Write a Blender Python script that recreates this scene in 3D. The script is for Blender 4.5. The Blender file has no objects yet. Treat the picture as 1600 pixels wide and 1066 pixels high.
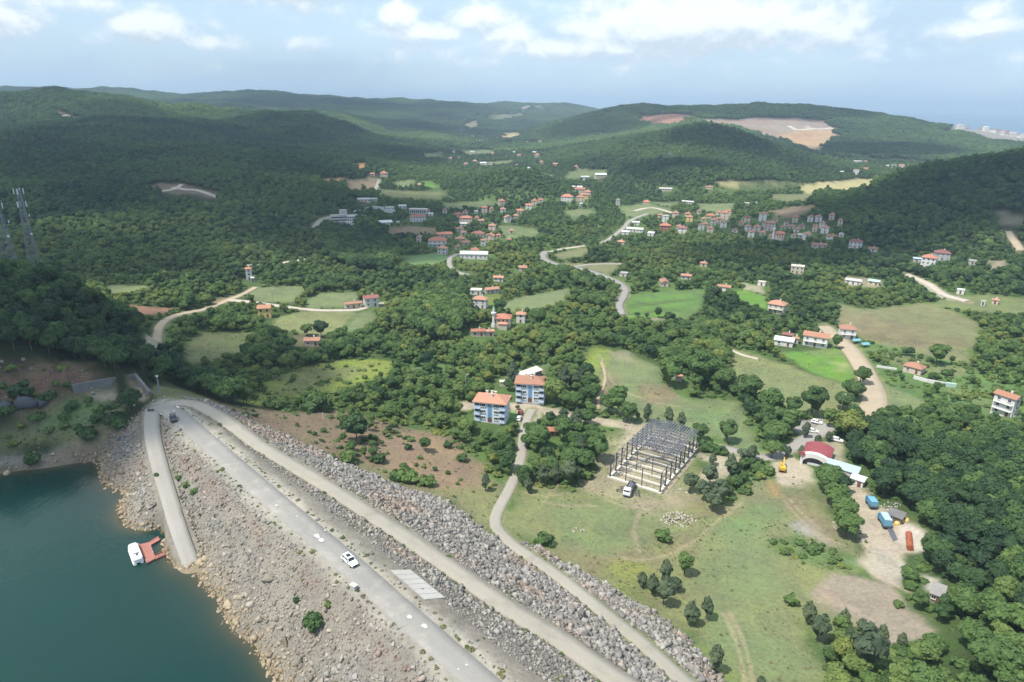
import bpy, math, random
import numpy as np
from mathutils import Matrix, Vector

SC = bpy.context.scene
COL = SC.collection
rng = np.random.default_rng(7)
random.seed(7)
R = math.radians

# ------------------------------------------------------------------ camera
FPX, CAMZ = 1067.0, 125.0
PITCH, ROLL = math.atan(368 / 1067.0), R(0.5)
sp, cp, sr, cr = math.sin(PITCH), math.cos(PITCH), math.sin(ROLL), math.cos(ROLL)
R0 = np.array([1, 0, 0.]); U0 = np.array([0, sp, cp]); F0 = np.array([0, cp, -sp])
RV = cr * R0 + sr * U0
UV = -sr * R0 + cr * U0
cam = bpy.data.cameras.new('camera'); camo = bpy.data.objects.new('camera', cam); COL.objects.link(camo)
cam.lens = 36 * FPX / 1600; cam.sensor_width = 36; cam.clip_start = 1; cam.clip_end = 90000
camo.matrix_world = Matrix(((RV[0], UV[0], -F0[0], 0), (RV[1], UV[1], -F0[1], 0), (RV[2], UV[2], -F0[2], CAMZ), (0, 0, 0, 1)))
SC.camera = camo

# ------------------------------------------------------------------ light
SUN_EL, SUN_AZ = R(62), R(-122)          # azimuth clockwise from +Y (the way the camera looks)
SUNV = np.array([math.sin(SUN_AZ) * math.cos(SUN_EL), math.cos(SUN_AZ) * math.cos(SUN_EL), math.sin(SUN_EL)])
sl = bpy.data.lights.new('sun', 'SUN'); sl.energy = 3.55; sl.angle = R(0.53); sl.color = (1.0, 0.95, 0.87)
so = bpy.data.objects.new('sun', sl); COL.objects.link(so); so.location = (0, 0, 400)
so.rotation_euler = Vector(SUNV).to_track_quat('Z', 'Y').to_euler()
SC.view_settings.view_transform = 'Standard'; SC.view_settings.look = 'None'
SC.view_settings.exposure = 0.78; SC.view_settings.gamma = 1; SC.view_settings.use_curve_mapping = False
SKY_STRENGTH = 0.15
HAZE = 0.000115

cy = SC.cycles
cy.use_denoising = True
cy.max_bounces = 6; cy.diffuse_bounces = 2; cy.glossy_bounces = 2; cy.transmission_bounces = 3
cy.volume_bounces = 0; cy.transparent_max_bounces = 12; cy.caustics_reflective = False; cy.caustics_refractive = False

class NT:
    """small node building helper"""
    def __init__(s, tree): s.t = tree; s.n = tree.nodes; s.l = tree.links
    def new(s, typ, **kw):
        n = s.n.new(typ)
        for k, v in kw.items(): setattr(n, k, v)
        return n
    def put(s, sock, v):
        if isinstance(v, bpy.types.NodeSocket): s.l.new(v, sock)
        else: sock.default_value = v
    def m(s, op, a, b=0.0, c=None, clamp=False):
        n = s.new('ShaderNodeMath', operation=op, use_clamp=clamp)
        s.put(n.inputs[0], a); s.put(n.inputs[1], b)
        if c is not None: s.put(n.inputs[2], c)
        return n.outputs[0]
    def smooth(s, x, a, b):
        n = s.new('ShaderNodeMapRange', interpolation_type='SMOOTHSTEP')
        s.put(n.inputs[0], x); n.inputs[1].default_value = a; n.inputs[2].default_value = b
        return n.outputs[0]
    def mix(s, f, a, b, typ='MIX'):
        n = s.new('ShaderNodeMix', data_type='RGBA', blend_type=typ)
        s.put(n.inputs[0], f); s.put(n.inputs[6], a); s.put(n.inputs[7], b)
        return n.outputs[2]
    def comb(s, x, y, z):
        n = s.new('ShaderNodeCombineXYZ'); s.put(n.inputs[0], x); s.put(n.inputs[1], y); s.put(n.inputs[2], z); return n.outputs[0]
    def noise(s, vec, scale, detail=3, rough=0.55, dist=0.0):
        n = s.new('ShaderNodeTexNoise'); n.noise_dimensions = '3D'
        s.put(n.inputs['Vector'], vec); n.inputs['Scale'].default_value = scale
        n.inputs['Detail'].default_value = detail; n.inputs['Roughness'].default_value = rough; n.inputs['Distortion'].default_value = dist
        return n.outputs[0]

def c4(c): return (c[0], c[1], c[2], 1.0)

# ------------------------------------------------------------------ sky
world = bpy.data.worlds.new('World'); SC.world = world; world.use_nodes = True
w = NT(world.node_tree); w.n.clear()
tc = w.new('ShaderNodeTexCoord'); sep = w.new('ShaderNodeSeparateXYZ'); w.l.new(tc.outputs['Generated'], sep.inputs[0])
sky = w.new('ShaderNodeTexSky'); sky.sky_type = 'NISHITA'; sky.sun_disc = False
sky.sun_elevation = SUN_EL; sky.sun_rotation = SUN_AZ; sky.altitude = 100; sky.air_density = 1.0; sky.dust_density = 1.2; sky.ozone_density = 2.0
az = w.m('ARCTAN2', sep.outputs[0], sep.outputs[1]); el = w.m('ARCSINE', sep.outputs[2])
BLOBS = [(1060, 62, 190, 34, .95), (1000, 84, 250, 18, .62), (900, 84, 120, 20, .6), (190, 40, 230, 34, .26), (480, 30, 130, 26, .3), (720, 84, 150, 14, .34), (330, 84, 160, 12, .28), (1040, 45, 150, 30, .62), (930, 62, 95, 28, .45), (1190, 80, 110, 20, .34), (1090, 30, 110, 18, .3), (1010, 92, 260, 14, .28),
         (633, 48, 28, 20, .7), (670, 68, 85, 15, .62), (755, 50, 50, 21, .6), (790, 66, 60, 16, .55), (398, 22, 28, 22, .42), (520, 5, 120, 18, .7),
         (285, 68, 52, 19, .6), (190, 45, 60, 16, .45), (50, 58, 75, 25, .52), (15, 20, 40, 18, .32), (60, 30, 120, 26, .25), (370, 62, 22, 9, .34),
         (1440, 78, 72, 15, .6), (1462, 60, 24, 15, .55), (1580, 112, 50, 10, .3), (1565, 94, 28, 8, .3), (1430, 8, 60, 18, .36),
         (500, 86, 110, 12, .3), (280, 20, 140, 20, .3), (700, 100, 200, 12, .16), (1180, 105, 120, 8, .2), (1310, 104, 30, 10, .25), (1560, 30, 60, 14, .2)]
def cloud_density(dv):
    e = w.m('ADD', el, dv)
    v = w.comb(w.m('MULTIPLY', az, 1.0), w.m('MULTIPLY', e, 1.45), 0.37)
    n1 = w.noise(v, 15.0, 8, 0.6, 0.25)
    n2 = w.noise(w.comb(az, w.m('MULTIPLY', e, 3.0), 4.1), 2.4, 3, 0.5)
    d = w.m('ADD', w.m('MULTIPLY', w.m('SUBTRACT', n1, 0.5), 1.7), w.m('MULTIPLY', w.m('SUBTRACT', n2, 0.5), 0.7))
    tot = None
    for (u, v_, ru, rv, wt) in BLOBS:
        a0 = math.atan((u - 800) / FPX); e0 = math.atan((165 + (u - 800) * math.tan(ROLL) - v_) / FPX)
        qx = w.m('DIVIDE', w.m('SUBTRACT', az, a0), ru / FPX); qy = w.m('DIVIDE', w.m('SUBTRACT', e, e0), rv / FPX)
        q = w.m('ADD', w.m('MULTIPLY', qx, qx), w.m('MULTIPLY', qy, qy))
        g = w.m('MULTIPLY', w.m('POWER', 2.71828, w.m('MULTIPLY', q, -0.8)), wt * 1.3)
        tot = g if tot is None else w.m('MAXIMUM', tot, g)
    up = w.smooth(e, 0.10, 0.30)       # higher up the sky carries the same kind of broken cloud
    return w.m('ADD', w.m('ADD', d, tot), w.m('MULTIPLY', up, 0.22))
d0 = cloud_density(0.0); d1 = cloud_density(0.012)
cov = w.smooth(d0, 0.10, 0.66)
lit = w.smooth(w.m('SUBTRACT', d0, d1), -0.34, 0.22)
lowfade = w.smooth(el, 0.0, 0.055)
cov = w.m('MULTIPLY', w.m('MULTIPLY', cov, lowfade), 0.88)
ccol = w.mix(lit, (2.85, 3.3, 3.7, 1), (4.6, 4.8, 4.95, 1))
# hazy pale veil of a humid summer day
wisp = w.smooth(w.noise(w.comb(az, w.m('MULTIPLY', el, 4.0), 2.2), 3.2, 5, 0.6, 0.5), 0.36, 0.72)
veil = w.m('ADD', w.m('ADD', 0.42, w.m('MULTIPLY', wisp, 0.30)), w.m('MULTIPLY', w.smooth(el, 0.30, 0.0), 0.36))
base = w.mix(veil, sky.outputs[0], (2.4, 3.15, 3.85, 1))
skyc = w.mix(cov, base, ccol)
bg = w.new('ShaderNodeBackground'); w.l.new(skyc, bg.inputs[0]); bg.inputs[1].default_value = SKY_STRENGTH
wo = w.new('ShaderNodeOutputWorld'); w.l.new(bg.outputs[0], wo.inputs[0])

# ------------------------------------------------------------------ pixel <-> world
def pdir(u, v):
    du = np.asarray(u, float) - 800; dv = np.asarray(v, float) - 533
    return (du[..., None] * RV - dv[..., None] * UV) / FPX + F0
def onplane(u, v, z):
    d = pdir(u, v); s = (z - CAMZ) / d[..., 2]
    return np.stack([d[..., 0] * s, d[..., 1] * s, np.broadcast_to(np.asarray(z, float), s.shape)], -1)
def project(p):
    q = np.asarray(p, float) - np.array([0, 0, CAMZ])
    dep = q @ F0
    return 800 + FPX * (q @ RV) / dep, 533 - FPX * (q @ UV) / dep, dep

# ------------------------------------------------------------------ noise
def vnoise(x, y, seed=0):
    xi = np.floor(x).astype(np.int64); yi = np.floor(y).astype(np.int64)
    fx = x - xi; fy = y - yi; fx = fx * fx * (3 - 2 * fx); fy = fy * fy * (3 - 2 * fy)
    def h(a, b):
        n = (a * 374761393 + b * 668265263 + seed * 1274126177) & 0xffffffff
        n = ((n ^ (n >> 13)) * 1274126177) & 0xffffffff
        return ((n ^ (n >> 16)) & 0xffff) / 65535.0
    return (h(xi, yi) * (1 - fx) + h(xi + 1, yi) * fx) * (1 - fy) + (h(xi, yi + 1) * (1 - fx) + h(xi + 1, yi + 1) * fx) * fy
def fbm(x, y, sc, seed=0, oc=3):
    t = 0; a = 0.5; s = 0
    for i in range(oc):
        t = t + a * vnoise(x / sc + 17.3 * i, y / sc - 9.1 * i, seed + i); s += a; a *= .5; sc *= .5
    return t / s
def sstep(x, a, b):
    t = np.clip((x - a) / (b - a), 0, 1); return t * t * (3 - 2 * t)

# ------------------------------------------------------------------ terrain heights
CP = []
def A(lst):                              # (u, v, z): the ground seen at that place has height z
    for u, v, z in lst: CP.append(onplane(np.array(u), np.array(v), z))
def Y(lst):                              # (u, v, Y): the ground seen there stands Y metres ahead
    for u, v, yy in lst:
        d = pdir(np.array(u), np.array(v)); s = yy / d[1]; CP.append(np.array([d[0] * s, yy, CAMZ + d[2] * s]))
def W(lst):                              # (u, Y, z)
    for u, yy, z in lst: CP.append(np.array([(u - 800) / FPX * yy, yy, z]))
WATER = 20.0
DAMEDGE = [(160, 716), (200, 770), (235, 830), (262, 864), (310, 887), (345, 935), (400, 1010), (440, 1066), (500, 1150), (560, 1240)]
BANK = [(-350, 790), (-150, 762), (0, 740), (60, 733), (120, 722)]
A([(u, v, 20) for u, v in DAMEDGE + BANK])
for p in [(0, 40), (-60, 60), (-100, 115), (-150, 150), (-200, 100), (40, 8), (-50, 10), (-230, 160), (-25, 65), (20, 35), (-200, 20), (-90, 150), (60, -10), (10, -30), (30, 28), (-300, 120)]:
    CP.append(np.array([p[0], p[1], 8.0]))
R2 = [(250, 634), (278, 650), (308, 676), (346, 709), (400, 757), (455, 804), (545, 881), (640, 966), (752, 1066), (880, 1180), (960, 1252)]
def dens(L, k=4):
    out = []
    for a, b in zip(L[:-1], L[1:]): out += [tuple(a[j] + (b[j] - a[j]) * i / k for j in range(len(a))) for i in range(k)]
    return out + [L[-1]]
r2w = onplane(np.array([p[0] for p in R2]), np.array([p[1] for p in R2]), 32.0)
AX = (r2w[-3] - r2w[1])[:2]; AX /= np.linalg.norm(AX); PERP = np.array([-AX[1], AX[0]])      # PERP points downstream
for p in np.array(dens([tuple(q) for q in r2w[1:]])):
    for o, z in ((-4.2, 31.9), (0, 32), (4, 32.0), (7.0, 31.7)):
        CP.append(np.array([p[0] + PERP[0] * o, p[1] + PERP[1] * o, z]))
R3 = [(238, 640, 32), (268, 630, 32.4), (300, 629, 32.2), (335, 646, 31.3), (400, 693, 29.3), (450, 723, 28.2), (500, 753, 27.3), (575, 801, 26.2), (650, 850, 25.4), (750, 920, 24.6), (800, 955, 24.3), (875, 1000, 24), (960, 1060, 23.6), (1100, 1150, 23.2), (1200, 1220, 23)]
A(dens(R3, 3)); A(dens([(u + 14, v - 5, z) for u, v, z in R3[3:]], 3)); A(dens([(u - 14, v + 5, z) for u, v, z in R3[3:]], 3))
R4 = [(832, 640, 1.2), (824, 655, 1.5), (818, 680, 2), (815, 710, 2.6), (805, 745, 3.3), (790, 775, 4), (777, 800, 4.6), (775, 822, 5), (800, 850, 5.6), (838, 876, 6.8), (875, 902, 8), (950, 962, 10), (1000, 1002, 11.3), (1064, 1060, 13), (1150, 1135, 15), (1250, 1220, 17)]
A(dens(R4, 3)); A(dens([(u + 12, v - 4, z) for u, v, z in R4[8:]], 3)); A(dens([(u - 12, v + 4, z) for u, v, z in R4[8:]], 3))
TOE = [(350, 642, 29), (400, 666, 25), (462, 690, 20), (525, 720, 15.5), (575, 740, 12), (625, 762, 9.5), (687, 780, 7), (725, 805, 6), (750, 825, 5.2)]
TOE2 = [(830, 850, 4.6), (875, 880, 4.2), (925, 905, 4.2), (975, 935, 4.6), (1025, 965, 5.2), (1062, 995, 6), (1125, 1065, 8), (1230, 1170, 10)]
A(TOE); A(TOE2)
R1 = [(240, 640, 31.8), (237, 660, 31.2), (240, 690, 29.8), (250, 730, 27.8), (262, 770, 25.8), (275, 815, 23.6), (287, 850, 21.8), (300, 884, 20.2)]
A(dens(R1, 3)); A(dens([(u + 13, v - 2, z) for u, v, z in R1[2:]], 3)); A(dens([(u - 13, v + 2, z) for u, v, z in R1[2:]], 3))
SPILL = [((112, 601), 37), ((145, 595.5), 37), ((178, 589.5), 37), ((211, 584), 37), ((222, 597), 36), ((234, 612), 34.5)]
for (u_, v_), z_ in SPILL:
    q_ = onplane(np.array(u_), np.array(v_), z_); k_ = q_ / np.hypot(q_[0], q_[1]); CP.append(np.array([q_[0] - k_[0] * 1.3, q_[1] - k_[1] * 1.3, 32.4])); CP.append(np.array([q_[0] + k_[0] * 1.6, q_[1] + k_[1] * 1.6, z_ - .6]))
A([(450, 650, 17), (520, 650, 11), (600, 680, 9), (400, 632, 18), (700, 740, 5), (760, 780, 4.3), (560, 690, 11.5), (640, 720, 8.5)])
A([(300, 600, 22), (350, 590, 14), (280, 590, 26), (240, 600, 30), (200, 612, 33), (120, 612, 33), (100, 660, 28), (60, 645, 30), (160, 640, 31), (0, 700, 24.5), (120, 700, 24), (0, 655, 30), (180, 690, 25), (170, 660, 29)])
A([(0, 562, 44), (100, 568, 43), (40, 606, 34), (180, 572, 41), (228, 575, 36), (-150, 600, 44), (-150, 680, 32), (-350, 620, 50), (-350, 720, 30), (-120, 560, 52)])
Y([(0, 435, 262), (80, 442, 268), (150, 470, 275), (210, 522, 268), (238, 566, 254), (-200, 400, 262), (-400, 380, 262), (60, 500, 240), (-60, 480, 240), (130, 530, 245)])
W([(0, 330, 28), (100, 335, 22), (170, 335, 16), (-200, 330, 34), (-400, 330, 40)])
A([(250, 520, 11), (230, 548, 14), (280, 490, 10), (380, 465, 8), (490, 405, 6), (190, 453, 10), (330, 540, 7), (440, 460, 5), (500, 500, 4), (580, 470, 3), (400, 600, 9), (480, 580, 6), (600, 570, 4), (560, 620, 6), (680, 520, 3), (650, 600, 3), (770, 650, 1.5), (830, 622, 1.5), (700, 660, 4), (860, 650, .8), (990, 720, 1), (1060, 720, 1.5), (900, 780, 1.8), (1000, 850, 2), (1100, 820, 2), (1150, 950, 4), (1230, 1050, 6), (1250, 840, 3), (1300, 760, 3), (1380, 830, 4.5), (1440, 900, 6), (1350, 950, 5), (1450, 980, 8), (1350, 1040, 7), (1500, 1000, 12), (1590, 1060, 18), (1700, 1000, 20), (1500, 850, 9), (1600, 850, 14), (1750, 800, 20), (1450, 740, 6), (1550, 740, 10), (1650, 700, 12), (1400, 1150, 12), (1250, 1200, 10), (1600, 1250, 22), (1900, 1000, 28), (1000, 1200, 18)])
A([(1500, 640, 3), (1580, 640, 5), (1700, 620, 7), (1340, 640, 1.5), (1330, 560, 1), (1430, 575, 2), (1560, 560, 3), (1700, 520, 5), (1900, 600, 14), (1900, 480, 16), (1200, 620, 1), (1100, 560, 1), (960, 580, 1), (1000, 500, 0), (870, 520, 0), (780, 500, 0), (850, 460, 0), (700, 450, 1), (900, 400, 0), (1050, 450, 0), (1150, 480, 0), (1250, 480, 0), (1400, 500, 2), (1500, 500, 4), (1550, 460, 6), (1300, 430, 0), (1450, 420, 5), (1600, 430, 12), (600, 400, 2), (700, 380, 1), (760, 350, 0), (850, 340, 0), (1000, 350, 0), (1150, 360, 0), (1250, 380, 1), (560, 345, 3), (640, 330, 2), (900, 300, 0), (1000, 300, 0), (1120, 310, 0), (1250, 300, 0), (1350, 292, 0), (750, 312, 0), (650, 290, 4), (580, 290, 8)])
# left hills
Y([(0, 400, 530), (200, 400, 545), (400, 385, 570), (0, 300, 745), (200, 305, 740), (350, 290, 800), (470, 285, 860), (0, 250, 1080), (200, 250, 1080), (400, 250, 1120), (520, 255, 1150), (0, 200, 1750), (200, 205, 1700), (420, 210, 1750), (560, 215, 1800), (-300, 380, 540), (-300, 280, 760), (-300, 200, 1600),
   (0, 152, 2600), (60, 160, 2550), (120, 174, 2500), (180, 169, 2500), (250, 163, 2500), (310, 172, 2450), (360, 182, 2400), (450, 190, 2500), (540, 196, 2600), (620, 200, 2600), (680, 206, 2500)])
Y([(-300, 150, 2600), (-300, 138, 4400)])
Y([(-100, 140, 4300), (0, 140, 4300), (100, 142, 4300), (200, 145, 4300), (330, 150, 4300), (430, 151, 4300), (500, 155, 4300), (560, 157, 4300), (620, 160, 4500), (700, 162, 4700), (800, 165, 5000), (900, 168, 5000)])
W([(0, 3300, 105), (200, 3300, 80), (400, 3300, 60), (550, 3300, 70), (650, 3400, 55), (750, 3500, 40), (830, 3600, 40), (-300, 3300, 110), (900, 3600, 30)])
W([(u, 7500, -40) for u in (-500, 0, 300, 600, 900)] + [(u, 9500, -60) for u in (-500, 0, 500, 1000, 1500, 2000)] + [(1000, 5400, -10), (1100, 4800, -30), (1300, 4600, -40), (1900, 5200, -40), (1500, 5200, -40)])
# centre
Y([(810, 268, 1060), (775, 278, 1040), (850, 282, 1030)])
W([(810, 1250, 4), (700, 1150, 4), (760, 1500, 2), (830, 1600, 1), (800, 2000, 0), (780, 2500, 4), (830, 3000, 14), (700, 2000, 12), (620, 1800, 24), (600, 1400, 16), (860, 2200, 10), (700, 1600, 8)])
# centre hill, quarry ridge
Y([(900, 255, 1420), (960, 232, 1500), (1030, 212, 1560), (1100, 197, 1560), (1160, 212, 1540), (1210, 231, 1500), (1260, 257, 1400), (1290, 272, 1300), (1000, 262, 1250), (1100, 250, 1300), (1180, 255, 1280), (1060, 268, 1110), (940, 285, 1150), (1200, 278, 1120)])
W([(880, 1200, 1), (960, 1060, 1), (1060, 1040, 2), (1180, 1050, 2), (1290, 1120, 2), (1000, 1900, 45), (1100, 1900, 40), (1200, 1820, 16), (1290, 1650, 4), (1340, 1500, 2)])
Y([(850, 215, 2350), (890, 195, 2450), (930, 180, 2600), (990, 172, 2700), (1035, 168, 2750), (1100, 173, 2750), (1180, 168, 2750), (1250, 174, 2700), (1330, 181, 2600), (1420, 191, 2450), (1490, 208, 2250), (1530, 222, 2100), (1565, 240, 1850), (1020, 192, 2300), (1080, 186, 2300), (1150, 190, 2350), (1250, 189, 2350), (1310, 200, 2300), (1275, 236, 1850), (1220, 215, 2050), (1180, 205, 2150), (1350, 240, 1800), (1420, 240, 1780), (1480, 245, 1750), (1340, 215, 2100), (1420, 215, 2050)])
W([(1400, 1400, 1), (1500, 1350, 1), (1600, 1300, 4), (1700, 1300, 6), (1600, 1900, 3), (1700, 2300, 4), (1550, 2600, 4), (1650, 3200, 6), (1560, 3800, 5), (1900, 3600, 6), (1480, 3300, 4), (1900, 2000, 10), (1040, 3500, 20), (1250, 3500, 0), (1400, 3100, 2)])
# right hill
Y([(1600, 236, 820), (1520, 247, 840), (1440, 265, 860), (1370, 289, 870), (1310, 306, 860), (1700, 225, 800), (1900, 205, 800), (1600, 300, 690), (1500, 320, 680), (1400, 340, 690), (1600, 370, 590), (1500, 385, 590), (1700, 330, 620), (1900, 330, 600)])
W([(1600, 1100, 10), (1500, 1100, 4), (1800, 1100, 20), (1700, 950, 50), (1420, 1020, 4)])
CP = np.array(CP)
def warp(x, y): return np.stack([np.arctan2(x, y), 0.5 * np.log(x * x + y * y + 1e-6)], -1)
cw = warp(CP[:, 0], CP[:, 1])
C2 = 0.004 ** 2
K = np.sqrt(((cw[:, None] - cw[None]) ** 2).sum(-1) + C2)
n = len(CP)
M = np.zeros((n + 1, n + 1)); M[:n, :n] = K - np.eye(n) * 0.0015; M[:n, n] = 1; M[n, :n] = 1
sol = np.linalg.solve(M, np.append(CP[:, 2], 0))
GT = np.linspace(-1.05, 1.05, 460); GR = np.linspace(math.log(25), math.log(10500), 460)
gg = np.stack(np.meshgrid(GT, GR), -1).reshape(-1, 2)
GH = np.empty(len(gg))
for i in range(0, len(gg), 20000):
    b = gg[i:i + 20000]
    GH[i:i + 20000] = np.sqrt((b[:, :1] - cw[None, :, 0]) ** 2 + (b[:, 1:] - cw[None, :, 1]) ** 2 + C2) @ sol[:n] + sol[n]
GH = GH.reshape(460, 460)
BANKC = onplane(np.array(25.), np.array(585.), 38.0)
def height(x, y):
    x = np.asarray(x, float); y = np.asarray(y, float)
    t = (np.arctan2(x, y) - GT[0]) / (GT[1] - GT[0]); r = np.sqrt(x * x + y * y); q = (np.log(np.maximum(r, 26)) - GR[0]) / (GR[1] - GR[0])
    t = np.clip(t, 0, 458.999); q = np.clip(q, 0, 458.999)
    i = t.astype(int); j = q.astype(int); a = t - i; b = q - j
    h = (GH[j, i] * (1 - a) + GH[j, i + 1] * a) * (1 - b) + (GH[j + 1, i] * (1 - a) + GH[j + 1, i + 1] * a) * b
    hill = sstep(h, 8, 45) * sstep(r, 500, 1000) * (1 - .6 * sstep(x / np.maximum(y, 1), .03, .1) * sstep(x / np.maximum(y, 1), .62, .5) * sstep(r, 3000, 1900))
    h = h + hill * (fbm(x, y, 330, 3, 3) - .5) * 58 * sstep(r, 600, 2200) + hill * (fbm(x, y, 90, 9, 2) - .5) * 16
    h = h + (fbm(x, y, 30, 5, 2) - .5) * 1.2 * sstep(r, 230, 320)
    lf = sstep(-x / np.maximum(y, 1), .12, .34) * sstep(r, 900, 1700) * sstep(h, 20, 70) * (1 - .75 * sstep(r, 2600, 3800)); h = h + lf * ((1 - np.abs(2 * fbm(x + 300, y, 800, 131, 2) - 1)) - .62) * 150
    bk = np.exp(-((x - BANKC[0]) ** 2 + (y - BANKC[1]) ** 2) / 34.0 ** 2) * sstep(h, 25, 31)
    h = h + bk * ((fbm(x, y, 13, 88, 3) - .5) * 7.5 + np.abs(fbm(x, y, 22, 89, 2) - .5) * 9 - 1.2)
    return h
def place(u, v):
    """where the line of sight through that point of the photograph meets the ground"""
    u = np.atleast_1d(np.asarray(u, float)); v = np.atleast_1d(np.asarray(v, float))
    d = pdir(u, v); s = np.geomspace(60, 9500, 900)
    X = d[:, :1] * s; Yy = d[:, 1:2] * s; Z = CAMZ + d[:, 2:3] * s
    below = Z < height(X, Yy)
    k = np.where(below.any(1), below.argmax(1), len(s) - 1); k = np.maximum(k, 1)
    lo = s[k - 1]; hi = s[k]
    for _ in range(12):
        md = (lo + hi) / 2; bl = CAMZ + d[:, 2] * md < height(d[:, 0] * md, d[:, 1] * md)
        hi = np.where(bl, md, hi); lo = np.where(bl, lo, md)
    p = d * hi[:, None]; p[:, 2] = height(p[:, 0], p[:, 1]); return p
# ------------------------------------------------------------------ object helpers
def link(o): COL.objects.link(o); return o
def tag(o, label=None, cat=None, group=None, kind=None):
    if label: o['label'] = label
    if cat: o['category'] = cat
    if group: o['group'] = group
    if kind: o['kind'] = kind
    return o
def mesh(name, verts, faces, mats, fm=None, smooth=False):
    me = bpy.data.meshes.new(name)
    verts = np.asarray(verts, np.float32).reshape(-1, 3)
    if isinstance(faces, np.ndarray):
        nf, k = faces.shape
        me.vertices.add(len(verts)); me.vertices.foreach_set('co', verts.ravel())
        me.loops.add(nf * k); me.loops.foreach_set('vertex_index', faces.astype(np.int32).ravel())
        me.polygons.add(nf); me.polygons.foreach_set('loop_start', np.arange(0, nf * k, k, dtype=np.int32))
        me.update(calc_edges=True)
    else:
        me.from_pydata(verts.tolist(), [], faces); me.update()
    for m in (mats if isinstance(mats, (list, tuple)) else [mats]): me.materials.append(m)
    if fm is not None: me.polygons.foreach_set('material_index', np.asarray(fm, np.int32))
    if smooth: me.polygons.foreach_set('use_smooth', np.ones(len(me.polygons), bool))
    return me
def obj(name, me, parent=None, loc=None, rot=None):
    o = bpy.data.objects.new(name, me); COL.objects.link(o)
    if parent is not None: o.parent = parent
    if loc is not None: o.location = loc
    if rot is not None: o.rotation_euler = rot
    return o
def empty(name, loc, rz=0.0, label=None, cat=None, group=None):
    o = bpy.data.objects.new(name, None); COL.objects.link(o); o.empty_display_size = .5
    o.location = loc; o.rotation_euler = (0, 0, rz); return tag(o, label, cat, group)
class MB:
    """collects boxes, bars, tubes and profiles into one mesh"""
    def __init__(s): s.v = []; s.f = []; s.k = []; s.mi = 0
    def add(s, vs, fs):
        b = len(s.v); s.v += [tuple(map(float, p)) for p in vs]; s.f += [tuple(b + i for i in f) for f in fs]; s.k += [s.mi] * len(fs); return s
    def box(s, c, sz, rz=0.0, taper=1.0):
        x, y, z = sz[0] / 2, sz[1] / 2, sz[2] / 2; ca, sa = math.cos(rz), math.sin(rz); vs = []
        for k, t in ((-z, 1.0), (z, taper)):
            for i, j in ((-x, -y), (x, -y), (x, y), (-x, y)):
                i2, j2 = i * t, j * t; vs.append((c[0] + i2 * ca - j2 * sa, c[1] + i2 * sa + j2 * ca, c[2] + k))
        return s.add(vs, [(3, 2, 1, 0), (4, 5, 6, 7), (0, 1, 5, 4), (1, 2, 6, 5), (2, 3, 7, 6), (3, 0, 4, 7)])
    def bar(s, a, b, wd, hd=None, seg=4):
        a = np.array(a, float); b = np.array(b, float); d = b - a; L = np.linalg.norm(d)
        if L < 1e-6: return s
        d /= L; up = np.array([0, 0, 1.]) if abs(d[2]) < .95 else np.array([1., 0, 0]); x = np.cross(d, up); x /= np.linalg.norm(x); z = np.cross(x, d)
        hd = hd or wd; vs = []
        for p in (a, b):
            for i in range(seg):
                t = 2 * math.pi * (i + .5) / seg; q = .7071 if seg == 4 else .5
                vs.append(p + x * math.cos(t) * wd * q + z * math.sin(t) * hd * q)
        fs = [tuple(range(seg))[::-1], tuple(range(seg, 2 * seg))] + [(i, (i + 1) % seg, seg + (i + 1) % seg, seg + i) for i in range(seg)]
        return s.add(vs, fs)
    def cyl(s, c, r, h, seg=10, r2=None, axis='z'):
        r2 = r if r2 is None else r2; vs = []
        for hh, rr in ((-h / 2, r), (h / 2, r2)):
            for i in range(seg):
                t = 2 * math.pi * i / seg; p = (math.cos(t) * rr, math.sin(t) * rr, hh)
                if axis == 'y': p = (p[0], -p[2], p[1])
                if axis == 'x': p = (p[2], p[0], p[1])
                vs.append((c[0] + p[0], c[1] + p[1], c[2] + p[2]))
        return s.add(vs, [tuple(range(seg))[::-1], tuple(range(seg, 2 * seg))] + [(i, (i + 1) % seg, seg + (i + 1) % seg, seg + i) for i in range(seg)])
    def extrude(s, prof, y0, y1, plane='xz', inset=None):
        """profile of (x, z) points pushed from y0 to y1 (or (y, z) along x)"""
        n = len(prof); vs = []
        for y in (y0, y1):
            for a, b in prof: vs.append((a, y, b) if plane == 'xz' else (y, a, b))
        return s.add(vs, [tuple(range(n)), tuple(range(n, 2 * n))[::-1]] + [((i + 1) % n, i, n + i, n + (i + 1) % n) for i in range(n)])
    def me(s, name, mats, smooth=False): return mesh(name, s.v, s.f, mats, s.k, smooth)
    def build(s, name, mats, parent=None, loc=None, rot=None): return obj(name, s.me(name, mats), parent, loc, rot)

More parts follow.
